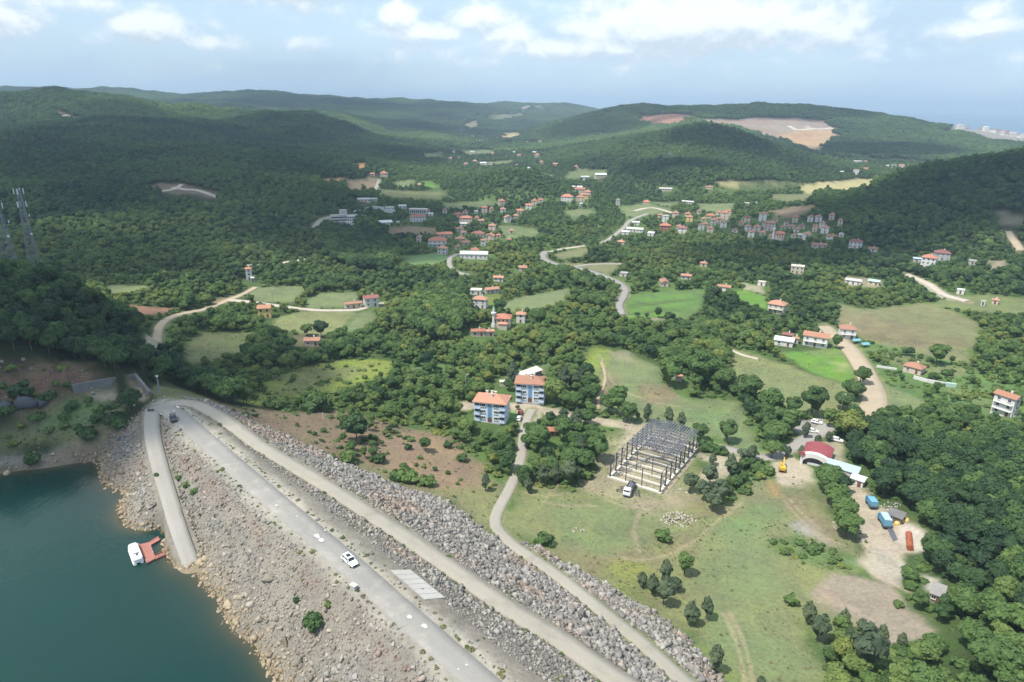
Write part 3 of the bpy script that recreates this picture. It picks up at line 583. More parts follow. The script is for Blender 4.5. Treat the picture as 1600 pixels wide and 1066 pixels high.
def wpoly(pts):
    a = np.array(pts, float); return place(a[:, 0], a[:, 1])[:, :2]
def poly_sd(px, py, pg):
    """signed distance, negative inside"""
    d = np.full(px.shape, 1e18); ins = np.zeros(px.shape, bool); n = len(pg)
    for i in range(n):
        ax, ay = pg[i]; bx, by = pg[(i + 1) % n]; ex, ey = bx - ax, by - ay; L = ex * ex + ey * ey + 1e-12
        tt = np.clip(((px - ax) * ex + (py - ay) * ey) / L, 0, 1); d = np.minimum(d, (px - ax - tt * ex) ** 2 + (py - ay - tt * ey) ** 2)
        c = ((ay > py) != (by > py)); xx = ax + (py - ay) * ex / (ey if abs(ey) > 1e-9 else 1e-9); ins ^= c & (px < xx)
    return np.where(ins, -1, 1) * np.sqrt(d)
def line_d(px, py, pl, half):
    d = np.full(px.shape, 1e18)
    for i in range(len(pl) - 1):
        ax, ay = pl[i][:2]; ex, ey = pl[i + 1][0] - ax, pl[i + 1][1] - ay; L = ex * ex + ey * ey + 1e-12
        tt = np.clip(((px - ax) * ex + (py - ay) * ey) / L, 0, 1); d = np.minimum(d, (px - ax - tt * ex) ** 2 + (py - ay - tt * ey) ** 2)
    return np.sqrt(d) - half
POLY = [(c, wpoly(p), s, a, cl) for (c, p, s, a, cl) in P_ if len(p)]
def bb(px, py, pg, m): return np.where((px > pg[:, 0].min() - m) & (px < pg[:, 0].max() + m) & (py > pg[:, 1].min() - m) & (py < pg[:, 1].max() + m))[0]

# ------------------------------------------------------------------ roads
def spline(pts, step):
    p = np.array(pts, float); q = np.vstack([2 * p[0] - p[1], p, 2 * p[-1] - p[-2]]); out = []
    for i in range(1, len(q) - 2):
        L = max(1, int(np.linalg.norm(q[i + 1] - q[i]) / step))
        for k in range(L):
            t = k / L; a, b, c, d = q[i - 1], q[i], q[i + 1], q[i + 2]
            out.append(.5 * (2 * b + (c - a) * t + (2 * a - 5 * b + 4 * c - d) * t * t + (3 * b - a - 3 * c + d) * t ** 3))
    out.append(p[-1]); return np.array(out)
ROADS = [  # name, pixels, width (start, end), material, verge colour, verge width
    ('crest_road', [(p[0], p[1]) for p in R2], (6.0, 5.4), 'asphalt', 'shoulder', 3.2),
    ('berm_road', [(p[0], p[1]) for p in R3], (4.6, 4.4), 'road_concrete', 'damfill', 1.2),
    ('toe_road', [(p[0], p[1]) for p in R4], (3.8, 3.8), 'road_concrete', 'dry', 1.6),
    ('boat_ramp', [(p[0], p[1]) for p in R1], (4.6, 3.8), 'road_grey', 'damfill', 1.0),
    ('valley_track', [(226, 562), (236, 543), (246, 524), (252, 508), (266, 497), (288, 490), (325, 482), (357, 469), (375, 462), (400, 449)], (4.6, 4), 'road_tan', 'dry', 1.5),
    ('lane', [(357, 469), (400, 473), (450, 480), (500, 485), (560, 484), (578, 477), (600, 474)], (4, 4), 'road_white', 'meadow', 1),
    ('lane', [(386, 415), (430, 412), (460, 408), (496, 403)], (4.5, 4), 'road_white', 'olive', 1),
    ('lane', [(715, 397), (703, 405), (705, 420), (720, 427), (742, 432)], (4.5, 4.5), 'road_grey', 'olive', 1),
    ('valley_road', [(852, 393), (848, 402), (865, 412), (895, 418), (915, 422), (950, 434), (967, 442), (977, 452), (975, 462), (968, 476), (972, 492)], (7, 4.5), 'asphalt_pale', 'olive', 1.5),
    ('lane', [(858, 394), (880, 389), (915, 384)], (4, 4), 'road_white', 'meadow', 1),
    ('lane', [(895, 417), (930, 413), (982, 413)], (4, 4), 'road_grey', 'olive', 1),
    ('lane', [(938, 381), (955, 372), (975, 356), (985, 345), (1012, 334)], (5, 5), 'road_grey', 'olive', 1),
    ('lane', [(990, 330), (1020, 325), (1052, 333)], (6, 6), 'road_white', 'olive', 1),
    ('dirt_road', [(1288, 510), (1303, 523), (1318, 535), (1340, 561), (1355, 587), (1364, 608), (1366, 630), (1352, 654)], (8, 11), 'road_tan', 'dry', 1.5),
    ('depot_road', [(1085, 692), (1140, 702), (1195, 715), (1222, 708), (1250, 692), (1280, 676), (1296, 664)], (4, 7), 'road_grey', 'dry', 1.2),
    ('meadow_path', [(936, 640), (935, 622), (942, 606), (946, 592), (944, 578), (940, 566)], (1.8, 1.5), 'track', 'dry', 1),
    ('meadow_path', [(1141, 546), (1158, 554), (1185, 561)], (2, 2), 'road_white', 'dry', 1),
    ('hill_track', [(252, 299), (274, 295), (284, 288)], (6, 5), 'road_white', 'brown', 2),
    ('hill_track', [(270, 293), (288, 296), (310, 298), (342, 309)], (6, 6), 'road_white', 'brown', 2),
    ('hill_track', [(100, 180), (127, 187)], (14, 14), 'road_white', 'soil', 4),
    ('lane', [(490, 362), (496, 350), (505, 343), (520, 339)], (7, 7), 'road_grey', 'olive', 1),
    ('lane', [(585, 300), (590, 290), (593, 281)], (6, 6), 'road_grey', 'olive', 1),
    ('rubble_lane', [(1415, 428), (1450, 443), (1475, 460), (1512, 471)], (5, 5), 'road_white', 'tan', 2),
    ('hill_track', [(1595, 392), (1586, 378), (1575, 362)], (6, 6), 'road_tan', 'brown', 2),
    ('hill_track', [(950, 208), (956, 201)], (9, 9), 'road_white', 'olive', 3),
    ('quarry_track', [(1232, 197), (1252, 203), (1300, 200)], (14, 14), 'road_white', 'quarry', 3),
]
RW = []
for nm, px, wd, mt, vg, vw in ROADS:
    a = np.array(px, float); base_ = {'crest_road': r2w, 'berm_road': R3, 'toe_road': R4, 'boat_ramp': R1}.get(nm)
    if base_ is None: w_ = place(a[:, 0], a[:, 1])[:, :2]
    elif nm == 'crest_road': w_ = r2w[:, :2]
    else: b_ = np.array(base_, float); w_ = onplane(b_[:, 0], b_[:, 1], b_[:, 2])[:, :2]
    RW.append((nm, spline(w_, 3.0), wd, mt, vg, vw))

# ------------------------------------------------------------------ ground
rows = [40.0]
while rows[-1] < 9800: rows.append(rows[-1] + min(max(.42, 2.7 * rows[-1] ** 2 / (FPX * CAMZ)), .021 * rows[-1]))
rows = np.array(rows); cols = np.linspace(-.98, .98, 640)
TT, RR = np.meshgrid(cols, rows); gx = (np.sin(TT) * RR).ravel(); gy = (np.cos(TT) * RR).ravel(); gz = height(gx, gy)
nr, nc = len(rows), len(cols)
rr = np.hypot(gx, gy)
colr = np.tile(np.array(COVER['forest']), (len(gx), 1))
nb = fbm(gx, gy, 22, 31, 3); nbig = fbm(gx, gy, 70, 41, 3)
lowland = sstep(gz, 18, 6) * sstep(rr, 1500, 900)
colr += (np.array(COVER['bush']) - colr) * (lowland * (.5 + .5 * sstep(nbig, .3, .7)))[:, None]
jit = (fbm(gx, gy, 9, 77, 3) - .5)
for c, pg, s, a, cl in POLY:
    i = bb(gx, gy, pg, 4 * s + 6)
    if not len(i): continue
    sd = poly_sd(gx[i], gy[i], pg) + jit[i] * s * 3.2
    al = sstep(sd, s, -s) * a
    colr[i] += (np.array(COVER[c]) - colr[i]) * al[:, None]
RUTS = [[(905, 690), (902, 720), (915, 752), (950, 782), (1005, 795), (1062, 780)], [(912, 690), (909, 722), (921, 750), (955, 776), (1006, 788), (1060, 774)], [(890, 742), (870, 760), (850, 785), (880, 790), (930, 790)], [(1226, 783), (1240, 800), (1275, 832), (1318, 852)], [(1234, 781), (1250, 800), (1283, 828)],
        [(975, 872), (1000, 876), (1040, 868), (1085, 845), (1120, 815), (1160, 785)], [(1000, 800), (990, 830), (1000, 862)], [(1130, 960), (1150, 1000), (1165, 1066)], [(1140, 958), (1161, 1000), (1178, 1066)], [(820, 770), (850, 775), (890, 770)], [(935, 552), (960, 600), (1010, 625), (1080, 640)]]
for q_ in RUTS:
    pl = spline(wpoly(q_), 4.0); i = bb(gx, gy, pl, 3); d = line_d(gx[i], gy[i], pl, .35); colr[i] += (np.array((.28, .235, .15)) - colr[i]) * (sstep(d + jit[i] * .8, .55, -.1) * .6)[:, None]
for nm, pl, wd, mt, vg, vw in RW:
    i = bb(gx, gy, pl, 20)
    if not len(i): continue
    d = line_d(gx[i], gy[i], pl[::3] if len(pl) > 6 else pl, max(wd) / 2)
    al = sstep(d + jit[i] * 2.5, vw, 0) * .9
    colr[i] += (np.array(COVER[vg]) - colr[i]) * al[:, None]
    if nm in ('crest_road', 'berm_road', 'toe_road', 'boat_ramp'):
        ss_ = np.arange(0, len(pl) - 1, .12); pl = np.column_stack([np.interp(ss_, np.arange(len(pl)), pl[:, k_]) for k_ in (0, 1)]); zc = height(pl[:, 0], pl[:, 1]); j_ = np.where(d < 1.3)[0]; ii_ = i[j_]
        nn_ = np.argmin((gx[ii_][:, None] - pl[None, :, 0]) ** 2 + (gy[ii_][:, None] - pl[None, :, 1]) ** 2, 1) if len(ii_) else []
        if len(ii_): w_ = sstep(d[j_], 1.3, .2); gz[ii_] = gz[ii_] * (1 - w_) + (zc[nn_] - .12) * w_
    else: gz[i] -= .22 * sstep(d, .9, 0)
# ground under the water and the crest shoulders
under = sstep(gz, 20.6, 18.5) * (rr < 400) * (gx < 60) * sstep(gy - .98 * (gx * -1), 400, 100)
WP = np.vstack([[-900, 160], [-420, 205], onplane(np.array([-350]), np.array([770]), 20)[:, :2], onplane(np.array([-150, 0, 60, 120, 165]), np.array([748, 727, 721, 710, 702]), 20)[:, :2],
                onplane(np.array([d[0] + 22 for d in DAMEDGE[1:]]), np.array([d[1] - 4 for d in DAMEDGE[1:]]), 20)[:, :2], [[70, -20], [150, -110], [-100, -400], [-900, -400]]])
i = bb(gx, gy, WP, 5); sd = poly_sd(gx[i], gy[i], WP); colr[i] += (np.array(COVER['bed']) - colr[i]) * (sstep(sd, 1, -1) * sstep(gz[i], 21, 19.5))[:, None]
idx = np.arange(nr * nc).reshape(nr, nc)
fc = np.stack([idx[:-1, :-1], idx[:-1, 1:], idx[1:, 1:], idx[1:, :-1]], -1).reshape(-1, 4)
gme = mesh('ground', np.stack([gx, gy, gz], -1), fc[:, ::-1].copy(), MT['ground'], smooth=True)
ca = gme.color_attributes.new('cover', 'FLOAT_COLOR', 'POINT'); ca.data.foreach_set('color', np.hstack([np.clip(colr, 0, 1), np.ones((len(gx), 1))]).astype(np.float32).ravel())
ground = tag(obj('ground', gme), 'green valley floor and hillsides', None, None, 'structure')

for nm, pl, wd, mt, vg, vw in RW:
    tg = np.gradient(pl, axis=0); tg /= np.linalg.norm(tg, axis=1)[:, None]; nm_ = np.stack([tg[:, 1], -tg[:, 0]], -1); n = len(pl)
    ww = np.linspace(wd[0], wd[1], n) / 2; ww = ww * (1 + .07 * (fbm(pl[:, 0], pl[:, 1], 11, 5, 2) - .5)); V = []
    far = np.hypot(pl[:, 0], pl[:, 1]).mean(); lift = .13 + far / 5000
    for k in (-1.0, -.96, -.33, .33, .96, 1.0):
        q = pl + nm_ * (ww * k)[:, None]; z = (height(pl[:, 0], pl[:, 1]) if nm in ('crest_road', 'berm_road', 'toe_road', 'boat_ramp') else height(q[:, 0], q[:, 1])) + (lift + (.22 if nm == 'boat_ramp' else 0) - (.1 if nm in ('crest_road', 'berm_road', 'toe_road', 'boat_ramp') else 0) if abs(k) < 1 else -.35); V.append(np.column_stack([q, z]))
    V = np.stack(V, 1).reshape(-1, 3); ii = np.arange(n * 6).reshape(n, 6)
    f = np.stack([ii[:-1, :-1], ii[:-1, 1:], ii[1:, 1:], ii[1:, :-1]], -1).reshape(-1, 4)
    tag(obj(nm, mesh(nm, V, f, MT[mt])), None, None, None, 'structure')

# ------------------------------------------------------------------ water
m, t, b = mat('lake_water'); g = t.new('ShaderNodeNewGeometry'); p = g.outputs['Position']
at = t.new('ShaderNodeAttribute'); at.attribute_name = 'cover'
t.l.new(at.outputs['Color'], b.inputs['Base Color']); b.inputs['Roughness'].default_value = .10; b.inputs['IOR'].default_value = 1.33
mp = t.new('ShaderNodeMapping'); mp.inputs['Scale'].default_value = (1, .55, 1); mp.inputs['Rotation'].default_value = (0, 0, .5); t.l.new(p, mp.inputs[0])
bn = t.new('ShaderNodeBump'); bn.inputs['Strength'].default_value = .22; bn.inputs['Distance'].default_value = .16; t.l.new(t.m('ADD', t.noise(mp.outputs[0], .9, 4, .65), t.m('MULTIPLY', t.noise(mp.outputs[0], .16, 3, .6), 2.2)), bn.inputs['Height']); t.l.new(bn.outputs[0], b.inputs['Normal'])
MT['water'] = m
wx0, wx1, wy0, wy1 = -420, 60, -60, 260
X, Yg = np.meshgrid(np.arange(wx0, wx1, 1.6), np.arange(wy0, wy1, 1.6)); wn, wm = X.shape
inside = poly_sd(X.ravel(), Yg.ravel(), WP).reshape(wn, wm) < 0
hh = height(X, Yg); dep = np.clip(20 - hh, 0, 20)
deep = np.array((.0025, .031, .026)); shal = np.array((.07, .06, .032)); mid = np.array((.004, .03, .026))
k = np.exp(-dep / 1.3)[..., None]; k2 = np.exp(-dep / 3.2)[..., None]
murk = fbm(X, Yg, 60, 19, 3)[..., None]
wc = (deep * (.75 + .5 * murk)) * (1 - k2) + mid * k2; wc = wc * (1 - k) + shal * k
ii = np.arange(wn * wm).reshape(wn, wm); f = np.stack([ii[:-1, :-1], ii[:-1, 1:], ii[1:, 1:], ii[1:, :-1]], -1).reshape(-1, 4)
keep = inside.ravel()[f].all(1); f = f[keep]; used = np.unique(f); rem = np.full(wn * wm, -1); rem[used] = np.arange(len(used))
wme = mesh('reservoir_water', np.column_stack([X.ravel()[used], Yg.ravel()[used], np.full(len(used), WATER)]), rem[f], m, smooth=True)
ca = wme.color_attributes.new('cover', 'FLOAT_COLOR', 'POINT'); ca.data.foreach_set('color', np.hstack([wc.reshape(-1, 3)[used], np.ones((len(used), 1))]).astype(np.float32).ravel())
tag(obj('reservoir_water', wme), 'dark green reservoir water', None, None, 'structure')
m, t, b = mat('sea_water'); b.inputs['Base Color'].default_value = (.02, .09, .14, 1); b.inputs['Roughness'].default_value = .25; b.inputs['IOR'].default_value = 1.33
sea = mesh('sea', [(-24000, 3300, -6), (24000, 3300, -6), (24000, 24000, -6), (-24000, 24000, -6)], [(0, 1, 2, 3)], m)
tag(obj('sea', sea), 'blue sea beyond the hills', None, None, 'structure')

# ------------------------------------------------------------------ haze
m = bpy.data.materials.new('haze'); m.use_nodes = True; t = NT(m.node_tree); t.n.clear()
pv = t.new('ShaderNodeVolumePrincipled'); pv.inputs['Color'].default_value = (.62, .81, .99, 1); pv.inputs['Density'].default_value = HAZE; pv.inputs['Anisotropy'].default_value = .1
o_ = t.new('ShaderNodeOutputMaterial'); t.l.new(pv.outputs[0], o_.inputs['Volume'])
hb = MB().box((0, 12000, 115), (50000, 27000, 450)); ho = hb.build('haze', m); tag(ho, 'thin summer haze', None, None, 'stuff')

# ------------------------------------------------------------------ clouds overhead (higher than the picture shows; they shade the hills)
m, t, b = mat('cloud_mass'); b.inputs['Base Color'].default_value = (.9, .9, .9, 1); b.inputs['Roughness'].default_value = 1
tcn = t.new('ShaderNodeTexCoord'); p = tcn.outputs['Object']; sx = t.new('ShaderNodeSeparateXYZ'); t.l.new(p, sx.inputs[0])
oi = t.new('ShaderNodeObjectInfo')
rad = t.m('SQRT', t.m('ADD', t.m('POWER', t.m('ABSOLUTE', sx.outputs[0]), 2.0), t.m('POWER', t.m('ABSOLUTE', sx.outputs[1]), 2.0)))
g = t.new('ShaderNodeNewGeometry')
nz = t.noise(g.outputs['Position'], .0042, 5, .6, .4)
al = t.smooth(t.m('ADD', t.m('SUBTRACT', .92, rad), t.m('MULTIPLY', t.m('SUBTRACT', nz, .5), 1.5)), 0.0, .42)
tr = t.new('ShaderNodeBsdfTransparent'); tl = t.new('ShaderNodeBsdfTranslucent'); tl.inputs[0].default_value = (.9, .9, .9, 1)
mx0 = t.new('ShaderNodeMixShader'); mx0.inputs[0].default_value = .5; t.l.new(b.outputs[0], mx0.inputs[1]); t.l.new(tl.outputs[0], mx0.inputs[2])
mx = t.new('ShaderNodeMixShader'); t.l.new(t.m('MULTIPLY', al, .66), mx.inputs[0]); t.l.new(tr.outputs[0], mx.inputs[1]); t.l.new(mx0.outputs[0], mx.inputs[2]); t.l.new(mx.outputs[0], t.n['Material Output'].inputs[0])
MT['cloud'] = m
def cloud_over(u, v, rx, ry, alt=900, rz=0.0):
    p = place(u, v)[0]; q = p + SUNV * ((alt - p[2]) / SUNV[2])
    nu, nv = 28, 12; V = []; rr_ = np.random.default_rng(abs(int(u * 7 + v)))
    for j in range(nv + 1):
        th = math.pi * j / nv
        for i in range(nu):
            ph = 2 * math.pi * i / nu; k = 1 + .12 * math.sin(3 * ph + u) + .08 * math.sin(5 * ph + v) + .05 * rr_.standard_normal()
            V.append((math.sin(th) * math.cos(ph) * k, math.sin(th) * math.sin(ph) * k, math.cos(th) * (1.0 if th < 1.57 else .35)))
    F = [(j * nu + i, (j + 1) * nu + i, (j + 1) * nu + (i + 1) % nu, j * nu + (i + 1) % nu) for j in range(nv) for i in range(nu)]
    o = obj('cloud', mesh('cloud', V, F, MT['cloud'], smooth=True), None, q, (0, 0, rz)); o.scale = (rx, ry, 60)
    tag(o, None, None, None, 'structure')
cloud_over(120, 260, 420, 520); cloud_over(380, 300, 330, 260); cloud_over(300, 200, 700, 600); cloud_over(60, 400, 190, 130); cloud_over(470, 240, 300, 320)
cloud_over(600, 335, 150, 90); cloud_over(560, 385, 110, 80); cloud_over(1250, 345, 170, 70)
cloud_over(1430, 320, 260, 170); cloud_over(1580, 290, 200, 200); cloud_over(120, 500, 70, 60); cloud_over(20, 590, 50, 40); cloud_over(-150, 500, 120, 150)
cloud_over(1120, 215, 150, 120); cloud_over(930, 200, 230, 200); cloud_over(1380, 236, 300, 150); cloud_over(1150, 172, 700, 260); cloud_over(1240, 400, 140, 60); cloud_over(150, 700, 40, 25)
cloud_over(650, 195, 600, 500); cloud_over(520, 165, 1200, 700); cloud_over(1050, 262, 120, 90)
# ------------------------------------------------------------------ buildings
KEEP = []          # (x, y, radius) kept free of trees
SHARED = {}
def shared(key, fn):
    if key not in SHARED: SHARED[key] = fn()
    return SHARED[key]
def win_mesh(): return shared('win', lambda: MB().box((0, 0, 0), (1, .08, 1)).me('window_pane', MT['glass_dark']))
def frame_mesh():
    def f():
        b = MB(); t = .09
        b.box((0, -.03, .5 + t / 2), (1 + 2 * t, .12, t)); b.box((0, -.03, -.5 - t / 2), (1 + 2 * t, .12, t)); b.box((-.5 - t / 2, -.03, 0), (t, .12, 1)); b.box((.5 + t / 2, -.03, 0), (t, .12, 1)); b.box((0, -.052, 0), (.05, .03, 1))
        return b.me('window_frame', MT['frame_white'])
    return shared('frame', f)
def sill_mesh(): return shared('sill', lambda: MB().box((0, -.12, -.66), (1.3, .3, .07)).me('window_sill', MT['concrete_pale']))
def door_mesh(): return shared('door', lambda: MB().box((0, 0, 1.05), (1.1, .1, 2.1)).me('door', MT['door_brown']))
def add_window(root, x, y, z, w, h, rz, detail):
    o = obj('window', win_mesh(), root, (x, y, z), (0, 0, rz)); o.scale = (w, 1, h)
    if detail: obj('frame', frame_mesh(), o); obj('sill', sill_mesh(), o)
    return o
def roof_mb(kind, w, d, h, ov=.55, th=.18):
    b = MB(); x, y = w / 2 + ov, d / 2 + ov
    if kind == 'flat':
        b.box((0, 0, .12), (w + .5, d + .5, .24)); b.box((0, -d / 2 - .1, .42), (w + .3, .18, .36)); b.box((0, d / 2 + .1, .42), (w + .3, .18, .36)); b.box((-w / 2 - .1, 0, .42), (.18, d, .36)); b.box((w / 2 + .1, 0, .42), (.18, d, .36)); return b
    if kind == 'shed':
        vs = [(-x, -y, 0), (x, -y, 0), (x, y, h), (-x, y, h)]
    elif kind == 'gable':
        vs = [(-x, -y, 0), (x, -y, 0), (x, y, 0), (-x, y, 0), (-x, 0, h), (x, 0, h)]
    elif kind == 'gabley':
        vs = [(-x, -y, 0), (x, -y, 0), (x, y, 0), (-x, y, 0), (0, -y, h), (0, y, h)]
    else:
        r = max(.3, (w - d) / 2 if w > d else .3); vs = [(-x, -y, 0), (x, -y, 0), (x, y, 0), (-x, y, 0), (-r, 0, h), (r, 0, h)] if w >= d else [(-x, -y, 0), (x, -y, 0), (x, y, 0), (-x, y, 0), (0, -(d - w) / 2, h), (0, (d - w) / 2, h)]
    fs = {'shed': [(0, 1, 2, 3)], 'gable': [(0, 1, 5, 4), (2, 3, 4, 5)], 'gabley': [(1, 2, 5, 4), (3, 0, 4, 5)]}.get(kind)
    if fs is None: fs = [(0, 1, 5, 4), (1, 2, 5), (2, 3, 4, 5), (3, 0, 4)] if w >= d else [(0, 1, 4), (1, 2, 5, 4), (2, 3, 5), (3, 0, 4, 5)]
    n = len(vs); V = [(a, c, e + th) for a, c, e in vs] + vs; F = [f for f in fs] + [tuple(i + n for i in f)[::-1] for f in fs]
    edges = {}
    for f in fs:
        for i in range(len(f)): edges[(f[i], f[(i + 1) % len(f)])] = 1
    for a, c in edges:
        if (c, a) not in edges: F.append((c, a, a + n, c + n))
    b.add(V, F); return b
def wall_mb(kind, w, d, h, rh):
    b = MB(); b.box((0, 0, (h - 2.5) / 2), (w, d, h + 2.5))
    x, y = w / 2, d / 2
    if kind == 'gable':
        k = rh * (d / (d + 1.1))
        for s in (-1, 1): b.add([(s * (x - .02), -y, h), (s * (x - .02), y, h), (s * (x - .02), 0, h + k), (s * (x - .25), -y, h), (s * (x - .25), y, h), (s * (x - .25), 0, h + k)], [(0, 1, 2) if s > 0 else (2, 1, 0), (5, 4, 3) if s > 0 else (3, 4, 5), (0, 2, 5, 3), (2, 1, 4, 5)])
    if kind == 'gabley':
        k = rh * (w / (w + 1.1))
        for s in (-1, 1): b.add([(-x, s * (y - .02), h), (x, s * (y - .02), h), (0, s * (y - .02), h + k), (-x, s * (y - .25), h), (x, s * (y - .25), h), (0, s * (y - .25), h + k)], [(0, 1, 2) if s < 0 else (2, 1, 0), (5, 4, 3) if s < 0 else (3, 4, 5), (0, 2, 5, 3), (2, 1, 4, 5)])
    if kind == 'shed':
        b.add([(-x, -y, h), (x, -y, h), (x, y, h), (-x, y, h), (-x, y, h + rh * .85), (x, y, h + rh * .85)], [(0, 1, 5, 4), (3, 0, 4), (1, 2, 5), (2, 3, 4, 5)])
    return b
def house(u, v, wpx, st, wall, roof, kind, rot=0, dr=.8, label=None, cat='house', name='house', group=None, hst=2.9, chim=1, balcony=False, win=True, rh=None):
    p = place(u, v)[0]; dep = project(p)[2]; az_ = math.atan2(p[0], p[1]); ra = R(rot)
    w = wpx * (.88 if wpx < 20 else .95) * dep / FPX / (abs(math.cos(ra)) + dr * abs(math.sin(ra))); hst = hst * (.9 if wpx < 20 else .96); d = w * dr; h = hst * st
    # v marks the foot of the front wall
    p = p + np.array([math.sin(az_), math.cos(az_), 0]) * d * .45; p[2] = height(p[0], p[1]) + .25
    root = empty(name, p, -az_ + ra, label, cat, group); KEEP.append((p[0], p[1], max(w, d) * .75 + 2.5))
    f = p - np.array([math.sin(az_), math.cos(az_), 0]) * (d * .5 + 7); KEEP.append((f[0], f[1], max(w * .5, 5) + 1))
    rh = rh if rh is not None else (.3 * min(w, d) if kind == 'hip' else .26 * (d if kind == 'gable' else w))
    if kind == 'shed': rh = .18 * d if rh is None else min(rh, .18 * d)
    if kind == 'flat': rh = .3
    wall_mb(kind, w, d, h, rh).build('wall', MT[wall], root)
    ro = roof_mb(kind, w, d, rh, .55 if wpx > 14 else .4).build('roof', MT[roof], root, (0, 0, h))
    for k in range(chim):
        cx = (k - (chim - 1) / 2) * w * .3 + w * .12; MB().box((0, 0, 0), (.7, .7, 1.6)).build('chimney', MT['plaster_white'], ro, (cx, d * .1, rh * .75 + .55))
    det = wpx >= 24
    if win:
        n = int(np.clip(w / (3.2 if wpx > 15 else 4.4), 1, 6))
        for s in range(st):
            for i in range(n):
                x = (i + .5) / n * w - w / 2
                if s == 0 and i == n // 2: obj('door', door_mesh(), root, (x, -d / 2 - .03, 0)); continue
                add_window(root, x, -d / 2 - .03, s * hst + hst * .55, 1.1, 1.15, 0, det)
            m_ = max(1, int(d / 4)); sd = 1 if rot < 0 else -1
            if wpx > 9 and abs(rot) > 3:
                for i in range(m_): add_window(root, sd * (w / 2 + .03), (i + .5) / m_ * d - d / 2, s * hst + hst * .55, 1.3, 1.3, sd * math.pi / 2, det)
    if balcony:
        for s in range(1, st):
            bb_ = MB(); bb_.box((0, -d / 2 - .62, s * hst - .05), (w * .9, 1.2, .16)); bo = bb_.build('balcony', MT['plaster_white'], root)
            rb = MB(); rb.box((0, -d / 2 - 1.18, s * hst + .95), (w * .9, .05, .06))
            for i in range(9): rb.box(((i / 8 - .5) * w * .88, -d / 2 - 1.18, s * hst + .48), (.05, .04, .88))
            rb.build('railing', MT['metal_white'], bo)
    return root, w, d, h
WN = dict(plaster_white='white', plaster_cream='cream', plaster_yellow='yellow', plaster_pink='pinkish', plaster_grey='grey', brick_wall='brick', metal_white='white', concrete='bare concrete')
RN = dict(tile_orange='orange tiled', tile_red='red tiled', tile_dark='dark red', tile_brown='brown tiled', pale_metal='pale sheet', metal_white='white sheet', concrete_pale='flat pale', concrete='flat grey', red_metal='red sheet', green_metal='green sheet', blue_metal='bluish sheet')
PW, PC, PY, PP, PG, BW, CO = 'plaster_white', 'plaster_cream', 'plaster_yellow', 'plaster_pink', 'plaster_grey', 'brick_wall', 'concrete'
TO, TR, TD, TB = 'tile_orange', 'tile_red', 'tile_dark', 'tile_brown'
